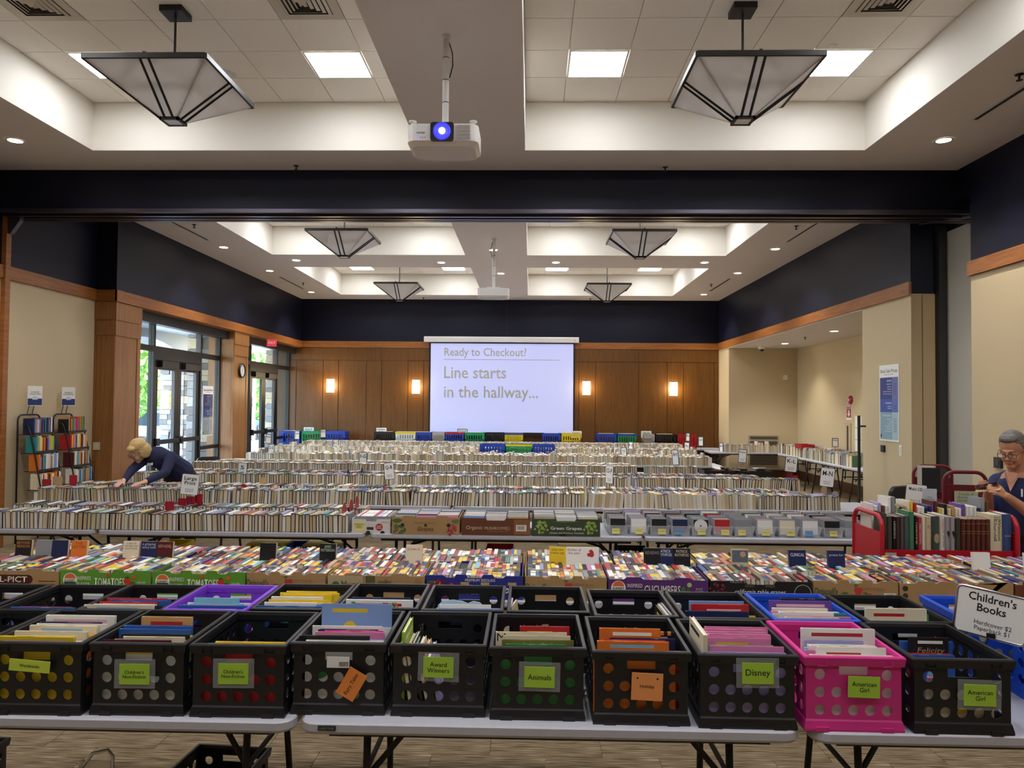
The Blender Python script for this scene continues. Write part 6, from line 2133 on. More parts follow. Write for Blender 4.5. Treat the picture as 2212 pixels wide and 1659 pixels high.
while xx < x[1] - 0.02:
    tt = random.uniform(0.013, 0.019)
    cn = random.choice(('black', 'white', 'white', 'grey', 'lilac', 'pink', 'red', 'white'))
    for rk in range(2):
        o = put('film_case', dvd_me, None)
        o.matrix_basis = Matrix.Translation((xx + tt / 2, Y3b + 0.10 + rk * 0.195, TZ + 0.008)) @ Matrix.Rotation(R(5), 4, 'Y') @ Matrix.Rotation(R(90), 4, 'Z') @ Matrix.Diagonal((0.185 / 0.135, tt / 0.0145, 0.75, 1))
        o.color = LIN[cn]
        tag(o, '%s film case standing edge on, %s from the left, %s rank of the white carton' % (cn, ORD[q], ('front', 'rear')[rk]), 'film case', 'films in the cardboard boxes')
    xx += tt + 0.0015
    q += 1

# ================================================================== PRICE SIGN ON THE FRONT TABLE
t = thing('price_sign', "chrome framed sign reading Children's Books with prices", 'sign', (1.795, 2.985, TZ), R(-38), None)
pn = MB()
pn.prism(rounded(0.24, 0.183, 0.018, 4), 'y', -0.003, 0.003, M_signw)
pnl = pn.build('panel', t, (0.045, 0, 0.345), (0, R(6), 0))
fr = MB()
fr.tube([(x_, 0, z_) for x_, z_ in rounded(0.24, 0.183, 0.02, 5)], 0.0055, mat('chrome', '#c9c9cc', 0.15, metal=1.0), 8, closed=True)
fr.build('frame', pnl, smooth=True)
text("Children's\nBooks", M_signink, pnl, (0, -0.0036, 0.040), width=0.16, height=0.074, bold=0.016)
text('Hardcover $2\nPaperback $1', C('#3a3a40'), pnl, (0.01, -0.0036, -0.054), width=0.125, height=0.046)
st = MB()
st.tube([(0.045, 0.004, 0.27), (0.01, 0.004, 0.2), (0.0, 0.004, 0.1), (0, 0.004, 0.004)], 0.005, M_black, 8)
st.build('stem', t, smooth=True)
simple('clip', (0.03, -0.008, 0.255), (0.06, 0.012, 0.272), M_black, t)
simple('base', (-0.035, -0.05, 0), (0.035, 0.05, 0.005), M_black, t)

# ================================================================== RED BOOK CART
M_cart = mat('cart_red', '#b8182a', 0.32)
M_cartd = mat('cart_maroon', '#6a1424', 0.36)
def cart(x, y, L, D, m, label, ztop, zsh, rz=0.0, sign_=None):
    """book truck: two arched end panels, top shelf in two tiers, lower shelves, castors. Origin at the floor, centre."""
    t = thing('book_cart', label, 'book cart', (x, y, 0), rz, 'metal book carts')
    for s in (-1, 1):
        q = MB()
        out = []
        r_ = 0.09
        for (cy, a0) in ((D / 2 - r_, 0), (-D / 2 + r_, 90)):
            for i in range(7):
                a = R(a0 + 90.0 * i / 6)
                out.append((cy + r_ * math.cos(a), ztop - r_ + r_ * math.sin(a)))
        w = 0.035
        ring_o = [(D / 2, 0.14)] + out + [(-D / 2, 0.14)]
        # hoop
        q.tube([(0, p_[0], p_[1]) for p_ in ring_o], 0.017, m, 8)
        q.build('end_hoop', t, (s * L / 2, 0, 0), smooth=True)
        q = MB()
        q.box((-0.006, -D / 2 + 0.012, 0.16), (0.006, D / 2 - 0.012, ztop - 0.115), m)
        q.build('end_panel', t, (s * L / 2, 0, 0))
    for k, (y0, y1, z) in enumerate(((-D / 2 + 0.02, 0.0, zsh), (0.004, D / 2 - 0.02, zsh + 0.06))):
        q = MB()
        q.box((-L / 2 + 0.008, y0, z - 0.012), (L / 2 - 0.008, y1, z), m)
        q.box((-L / 2 + 0.008, y0 - 0.002, z - 0.05), (L / 2 - 0.008, y0 + 0.006, z + 0.004), m)
        q.build('shelf', t)
    for z in (0.58, 0.25):
        q = MB()
        q.box((-L / 2 + 0.008, -D / 2 + 0.02, z - 0.012), (L / 2 - 0.008, D / 2 - 0.02, z), m)
        q.box((-L / 2 + 0.008, -D / 2 + 0.018, z - 0.04), (L / 2 - 0.008, -D / 2 + 0.026, z + 0.01), m)
        q.build('shelf', t)
    for sx in (-1, 1):
        for sy in (-1, 1):
            q = MB()
            q.lathe([(0.0, -0.014), (0.05, -0.014), (0.055, 0.0), (0.05, 0.014), (0.0, 0.014)], M_black, 14, (sx * L / 2, sy * (D / 2 - 0.03), 0.055), 'x')
            q.box((sx * L / 2 - 0.008, sy * (D / 2 - 0.03) - 0.02, 0.09), (sx * L / 2 + 0.008, sy * (D / 2 - 0.03) + 0.02, 0.16), M_black)
            q.build('castor', t)
    return t
CX, CY, CL, CD_ = 2.94, 5.42, 0.93, 0.44
cart(CX, CY, CL, CD_, M_cart, 'bright red book cart full of hardcovers', 1.135, 0.895)
simple('asset_label', (-0.45, -0.225, 0.862), (-0.37, -0.2215, 0.882), C('#b9b2a4'), [o for o in bpy.data.objects if o.get('label') == 'bright red book cart full of hardcovers'][0])
u = MB()          # upright book with rounded spine towards -Y, pages behind
sp_ = [(-0.5, -0.42), (-0.3, -0.485), (0.0, -0.5), (0.3, -0.485), (0.5, -0.42)]
u.prism(sp_ + [(0.5, 0.5), (0.44, 0.5), (0.44, -0.40), (-0.44, -0.40), (-0.44, 0.5), (-0.5, 0.5)], 'z', 0, 1, M_cover)
u.box((-0.44, -0.40, 0.015), (0.44, 0.48, 0.985), M_pages)
up_me = u.mesh('upright_book')
def upright(x, y, z, w, d, h, col, label, group, lean=0.0, rz=0.0):
    o = put('upright_book', up_me, None)
    o.matrix_basis = Matrix.Translation((x, y, z)) @ Matrix.Rotation(rz, 4, 'Z') @ Matrix.Rotation(lean, 4, 'Y') @ Matrix.Diagonal((w, d, h, 1))
    o.color = rgb(col)
    return tag(o, label, 'book', group)
sc_ = 5.45 / 1575.0
spines = [(385, 410, '#3c4438', 'dark green', 0.255), (412, 482, '#4a4038', 'dark brown', 0.235), (485, 520, '#161214', 'black', 0.235), (521, 580, '#3a2420', 'dark red-brown', 0.232), (581, 625, '#5a4c48', 'grey-brown', 0.235), (626, 689, '#4a5258', 'slate', 0.24), (690, 759, '#3f7a58', 'tall green', 0.27), (760, 797, '#14141a', 'black gilt', 0.24), (799, 850, '#b02a40', 'crimson', 0.232), (851, 895, '#e0d6c4', 'cream', 0.245), (897, 975, '#c4b494', 'tan', 0.235), (976, 1076, '#3c4a42', 'dark green with a picture', 0.24), (1078, 1142, '#e0dad0', 'white', 0.25), (1143, 1205, '#9a9498', 'grey with a black bird', 0.235), (1206, 1271, '#9a9498', 'second grey with a black bird', 0.235), (1275, 1341, '#3c3c30', 'olive ornate', 0.228)] + [(1345 + k * 61, 1345 + k * 61 + 60, '#5a2820', ('first', 'second', 'third', 'fourth', 'fifth', 'sixth')[k] + ' of six matching brown', 0.222) for k in range(6)] + [(1716, 1864, '#d6ccac', 'thick cream', 0.255), (1866, 1978, '#2f4a78', 'blue', 0.26)]
kx = (CL - 0.05) / (1978 - 385.0)
SPB = {}
for (a, b, c, lab, h) in spines:
    x0, x1 = CX - CL / 2 + 0.03 + (a - 385) * kx, CX - CL / 2 + 0.03 + (b - 385) * kx
    o = upright((x0 + x1) / 2, CY - 0.115, 0.895, x1 - x0 - 0.001, 0.17, h, c, lab + ' book, spine out, front tier of the red cart', 'books on the red cart')
    SPB[lab] = (o, x1 - x0, h)
def spine_text(lab, s, col, z, length, height, rot=90):
    o, w, h = SPB[lab]
    e = text(s, C(col), o, (0, -0.508, z), width=length, height=height)
    # undo the book's own scale for the letters, then turn them along the spine
    e.matrix_basis = Matrix.Translation((0, -0.508, z)) @ Matrix.Diagonal((1 / w, 1 / 0.17, 1 / h, 1)) @ Matrix.Rotation(R(rot), 4, 'Y') @ Matrix.Diagonal((length / text_mesh(s, C(col))[1], 1, height / text_mesh(s, C(col))[2], 1))
spine_text('thick cream', 'Winston\nChurchill', '#1c1a18', 0.58, 0.15, 0.05)
spine_text('thick cream', 'Henry\nPelling', '#1c1a18', 0.90, 0.045, 0.03, 0)
spine_text('white', 'SILMARILLION', '#a83a3a', 0.70, 0.10, 0.016)
spine_text('white', 'J.R.R. Tolkien', '#2a2424', 0.27, 0.09, 0.016)
spine_text('black', 'LEGENDS', '#d8d4cc', 0.6, 0.12, 0.014)
spine_text('black gilt', 'MARITIME', '#d8c48a', 0.5, 0.15, 0.013)
spine_text('tan', 'MARK\nTWAIN', '#7a5a3a', 0.7, 0.03, 0.022, 0)
spine_text('blue', 'BIOGRAPHY', '#c9d4e8', 0.42, 0.045, 0.01, 0)
spine_text('crimson', 'RED DAWN', '#e8c8c0', 0.5, 0.14, 0.014)
for lab in ('grey with a black bird', 'second grey with a black bird'):
    o, w, h = SPB[lab]
    q = MB()
    q.prism([(-0.2, 0.50), (0.05, 0.42), (0.12, 0.36), (0.2, 0.44), (0.35, 0.52), (0.1, 0.60), (-0.25, 0.58)], 'y', -0.512, -0.507, C('#141414'))
    q.build('bird_emblem', o)
o, w, h = SPB['dark green with a picture']
q = MB()
q.prism([(0.34 * math.cos(a) + 0.05, 0.36 + 0.14 * math.sin(a)) for a in [2 * PI * i / 16 for i in range(16)]], 'y', -0.512, -0.506, C('#a8906a'))
q.build('oval_picture', o)
for k in range(6):
    o, w, h = SPB[('first', 'second', 'third', 'fourth', 'fifth', 'sixth')[k] + ' of six matching brown']
    for z in (0.86, 0.62, 0.55):
        simple('gilt_band', (-0.47, -0.508, z), (0.47, -0.48, z + 0.008), C('#b08a4a'), o)
back = ['white', 'white', 'lilac', 'brown', 'white', 'white', 'grey', 'beige', 'black', 'tan', 'white', 'yellow', 'red', 'white', 'white', 'navy', 'navy', 'purple', 'maroon', 'yellow', 'cream', 'black', 'cream', 'tan', 'cream', 'white', 'purple', 'white', 'white', 'white', 'navy', 'grey', 'brown', 'orange', 'brown']
random.seed(61)
x = CX - CL / 2 + 0.03
for k, cn in enumerate(back):
    w = random.uniform(0.018, 0.032)
    h = random.uniform(0.20, 0.255) + (0.045 if k in (5, 6) else 0.03 if k >= 31 else 0)
    upright(x + w / 2, CY + 0.10, 0.957, w, 0.17, h, PALETTE[cn], '%s book in the rear tier of the red cart, %s from the left' % (cn, ORD[k]), 'books on the red cart')
    x += w + 0.0008
    if x > CX + CL / 2 - 0.04:
        break

# maroon carts behind
mc_ = cart(4.03, 7.15, 0.70, 0.36, M_cartd, 'maroon book cart with a pale notice behind the red cart', 1.31, 1.0, R(-97))
nt_ = simple('notice', (-0.10, -0.002, -0.06), (0.10, 0.0, 0.06), C('#b9c4a4'), mc_, (0.372, 0.0, 1.08), (0, 0, R(90)))
text('Friends of\nBrentwood\nLibrary Cart', C('#3c4a34'), nt_, (0, -0.003, 0), width=0.15, height=0.085)
upright(3.97, 7.33, 1.063, 0.03, 0.16, 0.24, '#1b1c20', 'black hardcover standing face out on the maroon cart', 'books on the maroon cart', rz=R(60))
upright(3.945, 7.37, 1.063, 0.02, 0.16, 0.26, '#c9c6bc', 'pale thin book beside the black hardcover on the maroon cart', 'books on the maroon cart', rz=R(70))
t = thing('leaflet_holder', 'pale blue leaflet in a stand next to the Music CDs sign', 'leaflet', (at(2008, 1060, 6.3).x, 6.3, 0.9), R(-12))
lf = simple('sheet', (-0.055, -0.002, 0.13), (0.055, 0.002, 0.31), C('#c2ccd4'), t)
text('MUSIC\nDEPARTMENT', C('#4a5a78'), lf, (0, -0.003, 0.23), width=0.08, height=0.03)
simple('stand', (-0.05, -0.01, 0), (0.05, 0.03, 0.128), M_black, t)
simple('pedestal', (-0.02, -0.01, -0.9), (0.02, 0.03, -0.002), M_black, t)

# ================================================================== RIGHT WALL AND ALCOVE
def poster(name, label, loc, rz, w, h, greyed=False):
    t = thing(name, label, 'poster', loc, rz)
    simple('board', (-w / 2, -0.006, -h / 2), (w / 2, 0.0, h / 2), M_signw, t)
    c1, c2, c3 = ('#2f3a86', '#3550a8', '#86a8bc') if not greyed else ('#2f3560', '#3c4880', '#8c9a9c')
    l1, l2, l3 = ('#6a74b0', '#5a72b8', '#a9c4d0') if not greyed else ('#5a6088', '#6a76a0', '#b4bcbc')
    x0, xm, x1 = -w / 2 + 0.02, w * 0.16, w / 2 - 0.02
    for (z0, z1, a, b) in ((0.05, 0.335, c1, l1), (-0.12, 0.05, c2, l2), (-0.475, -0.12, c3, l3)):
        simple('colour_block', (x0, -0.007, z0 * h), (xm, -0.006, z1 * h), C(a), t)
        simple('price_block', (xm, -0.007, z0 * h), (x1, -0.006, z1 * h), C(b), t)
    text('Book Sale Prices', C('#2a3050'), t, (0, -0.0075, 0.42 * h), width=w * 0.85, bold=0.006)
    text('Children under twelve free', C('#5a6070'), t, (0, -0.0075, 0.375 * h), width=w * 0.5)
    wh = C('#eef0f4')
    def line(s, z, ww, pr=None):
        text(s, wh, t, (xm - 0.015 - ww * w / 2, -0.0078, z * h), width=ww * w)
        if pr:
            text(pr, C('#1c2040'), t, ((xm + x1) / 2, -0.0078, z * h), width=w * 0.13)
    line('BOOKS', 0.29, 0.22)
    for k, (s, ww, p_) in enumerate((('Vintage Books', 0.26, '$3.00'), ('Hardcover', 0.2, '$2.00'), ('Paperback', 0.2, '$1.00'), ('Paperback, Pocket sized', 0.42, '$0.50'), ('Withdrawn Library Books', 0.42, '$1.00'))):
        line(s, 0.245 - k * 0.032, ww, p_)
    line('CHILDRENS', 0.0, 0.32)
    line('Hardcover', -0.04, 0.2, '$2.00')
    line('Paperback', -0.07, 0.2, '$1.00')
    line('ENTERTAINMENT', -0.165, 0.46)
    for k, (s, ww) in enumerate((('Audio Books', 0.24), ('CDs', 0.1), ('Music CDs', 0.2), ('Compact Records', 0.36), ('DVD Records', 0.27), ('Puzzles and Games', 0.36))):
        line(s, -0.21 - k * 0.031, ww, '$1.00')
    simple('library_mark', (x0 + 0.015, -0.0078, -0.45 * h), (x0 + 0.05, -0.007, -0.41 * h), C('#1c2a4a'), t)
    return t
poster('price_poster', 'tall blue price poster on the tan wall right of the alcove', (XR - 0.002, 10.79, 1.96), R(-90), 0.575, 1.12)
poster('price_poster', 'tall grey-blue price poster hung in the near glass sidelight', (XG + 0.062, 15.2, 1.70), R(90), 0.50, 1.05, True)
t = thing('thermostat', 'black wall control below the price poster', 'thermostat', (XR - 0.001, 10.97, 1.285), R(-90))
simple('body', (-0.05, -0.025, -0.05), (0.05, 0, 0.05), M_black, t)
simple('dial_face', (-0.025, -0.028, -0.025), (0.03, -0.025, 0.02), C('#3a3a3e'), t)
t = thing('light_switch', 'tall white switch plate below the price poster', 'switch', (XR - 0.001, 10.47, 1.29), R(-90))
simple('plate', (-0.035, -0.006, -0.075), (0.035, 0, 0.075), M_white, t)
simple('rocker', (-0.012, -0.012, -0.045), (0.012, -0.006, 0.045), C('#d8d4ca'), t)
t = thing('thermostat', 'black wall control beside the head of the woman with the phone', 'thermostat', (XR - 0.001, 8.3, 1.29), R(-90))
simple('body', (-0.06, -0.03, -0.06), (0.06, 0, 0.06), M_black, t)
simple('dial_face', (-0.03, -0.034, -0.03), (0.035, -0.03, 0.025), C('#3a3a3e'), t)
for z0, z1, lab in ((0.32, 0.99, 'lower'), (1.0, 1.12, 'upper')):
    t = thing('wall_grille', '%s louvred air grille on the far alcove wall' % lab, 'grille', (6.16, 19.409, z0))
    simple('backing', (-0.36, -0.004, 0.02), (0.36, 0, z1 - z0 - 0.02), M_black, t)
    n = int((z1 - z0) / 0.03)
    for k in range(n):
        simple('louvre', (-0.36, -0.016, 0.022 + k * 0.03), (0.36, -0.004, 0.034 + k * 0.03), C('#7c705c'), t)
    for a, b in (((-0.4, -0.02, 0), (0.4, 0, 0.02)), ((-0.4, -0.02, z1 - z0 - 0.02), (0.4, 0, z1 - z0)), ((-0.4, -0.02, 0.02), (-0.36, 0, z1 - z0 - 0.02)), ((0.36, -0.02, 0.02), (0.4, 0, z1 - z0 - 0.02))):
        simple('frame_bar', a, b, C('#a5947a'), t)
tag(simple('motion_sensor', (-0.05, -0.05, -0.06), (0.05, 0, 0.06), M_white, None, (6.72, 19.408, 2.66)), 'small white motion sensor high on the far alcove wall', 'sensor')
t = thing('dome_camera', 'white dome security camera under the alcove ceiling edge', 'security camera', (at(1646, 750, 18.9).x, 18.9, 3.43))
q = MB()
q.lathe([(0.0, -0.07), (0.08, -0.065), (0.10, -0.03), (0.10, 0.0)], M_white, 18)
q.build('housing', t, smooth=True)
q = MB()
q.lathe([(0.0, -0.125), (0.03, -0.12), (0.055, -0.09), (0.06, -0.066)], M_black, 16)
q.build('dome', t, smooth=True)
t = thing('fire_alarm_bell', 'round red fire alarm strobe on the alcove side wall', 'fire alarm', (7.049, 16.2, 2.05), R(-90))
q = MB()
q.lathe([(0.0, -0.05), (0.06, -0.05), (0.09, -0.03), (0.1, 0.0)], M_red, 20, axis='y')
q.build('bell', t, smooth=True)
simple('strobe_lens', (-0.025, -0.062, -0.03), (0.025, -0.05, 0.03), C('#d8d8d4'), t)
t = thing('fire_sign', 'red and white fire extinguisher sign with a down arrow', 'sign', (7.049, 16.3, 1.80), R(-90))
simple('board', (-0.13, -0.006, -0.19), (0.13, 0, 0.19), M_signw, t)
simple('red_field', (-0.115, -0.0075, -0.14), (0.115, -0.006, 0.175), M_red, t)
text('FIRE', M_white, t, (0, -0.009, 0.125), width=0.19, height=0.07, bold=0.02)
text('EXTINGUISHER', M_white, t, (0, -0.009, 0.06), width=0.2, height=0.03)
q = MB()
q.prism([(-0.03, 0.02), (-0.03, -0.05), (-0.075, -0.05), (0, -0.125), (0.075, -0.05), (0.03, -0.05), (0.03, 0.02)][::-1], 'y', -0.009, -0.0076, M_white)
q.build('arrow', t)
t = thing('wall_cabinet', 'narrow cream fire hose cabinet with a dark slot on the alcove wall', 'cabinet', (7.049, 16.33, 1.26), R(-90))
simple('case', (-0.14, -0.02, -0.42), (0.14, 0, 0.28), C('#b9a684'), t)
simple('glass_slot', (-0.05, -0.024, -0.38), (0.05, -0.02, 0.22), C('#4a2a24'), t)
simple('slot_frame', (-0.065, -0.022, -0.40), (-0.05, -0.02, 0.24), C('#e4ded0'), t)
simple('slot_frame', (0.05, -0.022, -0.40), (0.065, -0.02, 0.24), C('#e4ded0'), t)
for k in range(3):
    o = simple('posted_sheet', (-0.14, -0.003, -0.12), (0.14, 0, 0.12), M_signw, None, (7.048, 15.86, 1.58 - k * 0.26), (0, 0, R(-90)))
    tag(o, 'white paper sheet on the alcove wall by the black pole, %s of three' % ('top', 'middle', 'bottom')[k], 'paper sheet', 'posted sheets')
t = thing('stanchion_pole', 'tall slim black pole stand in front of the alcove corner', 'pole stand', (4.9, 11.0, 0))
q = MB()
q.tube([(0, 0, 0.01), (0, 0, 1.77)], 0.022, M_black, 10)
q.build('pole', t)
q = MB()
q.lathe([(0.0, 0.02), (0.14, 0.012), (0.15, 0.0)], M_black, 20)
q.build('foot', t)
simple('clip_arm', (0.022, -0.012, 1.60), (0.10, 0.012, 1.625), M_black, t)
def chair(x, y, rz, label):
    t = thing('stacking_chair', label, 'chair', (x, y, 0), rz, 'black stacking chairs')
    Mv = mat('black_vinyl', '#1d1d20', 0.35)
    q = MB()
    n = 8
    prof = rounded(0.44, 0.36, 0.10, 4, 0, 0.68)
    q.prism(prof, 'y', -0.02, 0.025, Mv)
    q.build('backrest', t, (0, 0.21, 0), (R(-8), 0, 0))
    q = MB()
    q.prism(rounded(0.46, 0.44, 0.08, 4), 'z', 0.41, 0.455, Mv)
    q.build('seat', t)
    for sx in (-1, 1):
        q = MB()
        q.tube([(sx * 0.22, -0.22, 0.0), (sx * 0.21, -0.19, 0.405)], 0.011, M_leg, 8)
        q.build('leg', t)
        q = MB()
        q.tube([(sx * 0.22, 0.26, 0.0), (sx * 0.20, 0.205, 0.42), (sx * 0.19, 0.28, 0.62)], 0.011, M_leg, 8)
        q.build('leg', t)
    return t
chair(4.78, 10.15, R(-150), 'black vinyl chair against the tan wall behind the red cart')
chair(-5.9, 13.45, R(35), 'black chair by the near glass doors')
t = thing('exit_sign', 'small red exit sign under the oak trim over the far doors', 'exit sign', (-6.42, 17.9, 3.37), R(40))
simple('case', (-0.12, -0.02, -0.09), (0.12, 0.02, 0.085), mat('exit_red', '#a83038', 0.4, emit='#d03040', estr=0.25), t)
text('EXIT', M_white, t, (0, -0.022, 0), width=0.18, bold=0.01)
t = thing('light_switch', 'square cream switch plate on the oak pier', 'switch', (-6.75, 11.227, 1.19))
simple('plate', (-0.055, -0.006, -0.06), (0.055, 0, 0.06), C('#cfc4a8'), t)
simple('rocker', (-0.02, -0.01, -0.03), (0.02, -0.006, 0.03), C('#d8cdb2'), t)
t = thing('wall_clock', 'round black rimmed wall clock on the oak pier between the glass doors', 'clock', (XL + 0.005, 16.22, 2.60), R(90))
q = MB()
q.lathe([(0.135, -0.02), (0.15, -0.045), (0.165, -0.03), (0.165, 0.0)], M_black, 32, axis='y')
q.build('rim', t, smooth=True)
q = MB()
q.lathe([(0.0, -0.02), (0.137, -0.02)], C('#eceae2'), 32, axis='y')
q.build('dial', t)
for k in range(12):
    a = 2 * PI * k / 12
    text(str(12 if k == 0 else k), M_signink, t, (0.108 * math.sin(a), -0.0215, 0.108 * math.cos(a)), height=0.024)
q = MB()
q.prism([(-0.006, -0.01), (0.006, -0.01), (0.055, 0.055), (0.047, 0.06)], 'y', -0.024, -0.022, M_black)
q.build('hour_hand', t)
q = MB()
q.prism([(-0.005, 0.012), (0.005, 0.008), (-0.03, -0.10), (-0.036, -0.097)][::-1], 'y', -0.026, -0.0245, M_black)
q.build('minute_hand', t)

# ================================================================== WIRE BOOK RACKS ON THE LEFT
def rack(y0, label, words, which):
    t = thing('book_rack', label, 'book rack', (XN + 0.03, y0, 0), 0, 'wire book racks')
    W = 0.44
    q = MB()
    arc = [(0.03, 0.0, 0.0), (0.02, 0.0, 1.62)]
    for i in range(1, 6):
        a = R(90 * i / 5)
        arc.append((0.02, 0.08 - 0.08 * math.cos(a), 1.62 + 0.08 * math.sin(a)))
    arc += [(0.02, W - y, z) if False else (0.02, W - y, z) for (_, y, z) in reversed(arc[1:])] + [(0.03, W, 0.0)]
    q.tube(arc, 0.011, M_black, 8)
    q.build('back_hoop', t, smooth=True)
    for y in (0.0, W):
        q = MB()
        q.tube([(0.09, y, 1.58), (0.16, y, 1.56), (0.20, y, 1.45), (0.26, y, 1.2), (0.31, y, 0.95), (0.36, y, 0.7), (0.42, y, 0.45), (0.5, y, 0.2), (0.58, y, 0.0)], 0.010, M_black, 8)
        q.build('side_rail', t, smooth=True)
    random.seed(200 + which)
    pal = [['navy', 'teal', 'pink', 'grey', 'white', 'lilac', 'olive', 'navy', 'purple', 'black'], ['teal', 'pink', 'lime', 'white', 'yellow', 'red', 'orange', 'black', 'purple', 'lilac'], ['orange', 'light blue', 'maroon', 'grey', 'teal', 'white', 'cream'], ['cream', 'red', 'white', 'cream', 'orange', 'black'], ['white', 'tan', 'beige', 'grey']] if which == 0 else [['black', 'tan', 'brown', 'orange', 'green', 'teal', 'pink', 'red', 'hot pink'], ['red', 'yellow', 'orange', 'pink', 'lilac', 'black', 'beige', 'cream'], ['maroon', 'cream', 'white', 'beige', 'teal', 'sky', 'orange', 'brown'], ['white', 'cream', 'grey', 'blue', 'sky', 'tan', 'olive'], ['beige', 'white', 'tan', 'grey']]
    for s in range(5):
        z = 1.44 - s * 0.243
        xs = 0.04 + s * 0.045
        sh = MB()
        sh.box((xs - 0.02, 0.01, z - 0.008), (xs + 0.20, W - 0.01, z), M_black)
        sh.box((xs + 0.19, 0.01, z), (xs + 0.20, W - 0.01, z + 0.025), M_black)
        sh.build('shelf', t)
        y = 0.02
        k = 0
        while y < W - 0.045:
            w = random.uniform(0.018, 0.034)
            d = random.uniform(0.14, 0.165)
            h = random.uniform(0.19, 0.225)
            cn = pal[s][k % len(pal[s])] if k < len(pal[s]) else random.choice(pal[s])
            o = upright(XN + 0.03 + xs + 0.185 - d / 2, y0 + y + w / 2, z, w, d, h, PALETTE[cn], '%s book, %s shelf of the %s wire rack, %s from near end' % (cn, ORD[s], ('nearer', 'farther')[which], ORD[k]), 'books in the wire racks', rz=R(90))
            y += w + 0.001
            k += 1
    c = MB()
    for yy in (0.17, 0.27):
        c.tube([(0.02, yy, 1.69), (0.05, yy, 1.83)], 0.005, M_black, 6)
    c.build('sign_wires', t)
    sg = simple('placard', (-0.085, -0.004, -0.135), (0.085, 0.004, 0.135), M_signw, t, (0.09, 0.22, 1.955), (0, 0, R(48)))
    simple('blue_base', (-0.083, -0.006, -0.125), (0.083, -0.004, -0.035), C('#26386e'), sg)
    text(words, C('#20242c'), sg, (0, -0.0065, 0.04), width=0.13, height=0.045)
    q = MB()
    q.prism([(-0.03, -0.05), (0.03, -0.05), (0.035, -0.02), (0.0, 0.0), (-0.035, -0.02)], 'y', -0.0075, -0.006, C('#c9d4e4'))
    q.build('emblem', sg)
    return t
rack(9.50, 'black wire book rack nearer the camera, against the tan wall', 'CURATED\nCOLLECTION', 0)
rack(10.22, 'black wire book rack beside the oak pier', 'FRIENDS\nFAVORITES', 1)

# ================================================================== PEOPLE
M_skin = mat('skin', '#c98f70', 0.55, noise=0.05, nscale=30)
M_skin2 = mat('skin_pale', '#d3a184', 0.55, noise=0.05, nscale=30)
M_navyk = mat('navy_knit', '#1c2144', 0.85, noise=0.12, nscale=60)
M_trous = mat('black_trousers', '#15151a', 0.85)
def sphere_pts(M, mb, m, nu=14, nv=9):
    n0 = len(mb.v)
    for i in range(nv + 1):
        a = PI * i / nv
        for j in range(nu):
            b = 2 * PI * j / nu
            mb.v.append(tuple(M @ Vector((math.sin(a) * math.cos(b), math.sin(a) * math.sin(b), math.cos(a)))))
    k = mb.mi(m)
    for i in range(nv):
        for j in range(nu):
            w = (j + 1) % nu
            mb.f.append((n0 + i * nu + j, n0 + (i + 1) * nu + j, n0 + (i + 1) * nu + w, n0 + i * nu + w))
            mb.m.append(k)
            mb.c.append(None)
class Blob:
    """overlapping limbs and masses fused into one continuous skin"""
    def __init__(s, m):
        s.mb, s.mat = MB(), m
    def ell(s, c, r_, M=None):
        T = Matrix.Translation(c) @ Matrix.Diagonal((r_[0], r_[1], r_[2], 1))
        sphere_pts(M @ T if M is not None else T, s.mb, s.mat)
    def limb(s, pts, rad):
        pts = [Vector(p) for p in pts]
        for (a, b, ra, rb_) in zip(pts, pts[1:], rad, rad[1:]):
            s.mb.tube([a, a.lerp(b, 0.5), b], [ra, (ra + rb_) / 2, rb_], s.mat, 12)
        for p, r_ in zip(pts, rad):
            s.ell(p, (r_, r_, r_))
    def done(s, name, voxel, parent, smooth_it=5):
        o = s.mb.build('blob_source')
        md = o.modifiers.new('remesh', 'REMESH')
        md.mode = 'VOXEL'
        md.voxel_size = voxel
        sm = o.modifiers.new('smooth', 'SMOOTH')
        sm.factor = 0.5
        sm.iterations = smooth_it
        dg = bpy.context.evaluated_depsgraph_get()
        me = bpy.data.meshes.new_from_object(o.evaluated_get(dg))
        me.name = name
        me.materials.clear()
        me.materials.append(s.mat)
        me.polygons.foreach_set('use_smooth', [True] * len(me.polygons))
        me.polygons.foreach_set('material_index', [0] * len(me.polygons))
        bpy.data.objects.remove(o)
        return put(name, me, parent)
def head_into(b, M):
    """skull, face, nose, ears, jaw in head space: facing -Y, ears on X"""
    b.ell((0, 0.012, 0.035), (0.074, 0.094, 0.095), M)
    b.ell((0, -0.022, -0.035), (0.060, 0.072, 0.085), M)
    b.ell((0, -0.062, -0.100), (0.032, 0.030, 0.026), M)
    b.ell((0.030, -0.066, -0.042), (0.026, 0.024, 0.026), M)
    b.ell((-0.030, -0.066, -0.042), (0.026, 0.024, 0.026), M)
    b.ell((0, -0.082, 0.018), (0.046, 0.014, 0.010), M)
    b.ell((0, -0.094, -0.012), (0.010, 0.014, 0.026), M)
    b.ell((0, -0.102, -0.032), (0.016, 0.014, 0.012), M)
    b.ell((0, -0.086, -0.068), (0.024, 0.010, 0.012), M)
    for s in (-1, 1):
        b.ell((s * 0.074, 0.010, -0.012), (0.010, 0.020, 0.030), M)
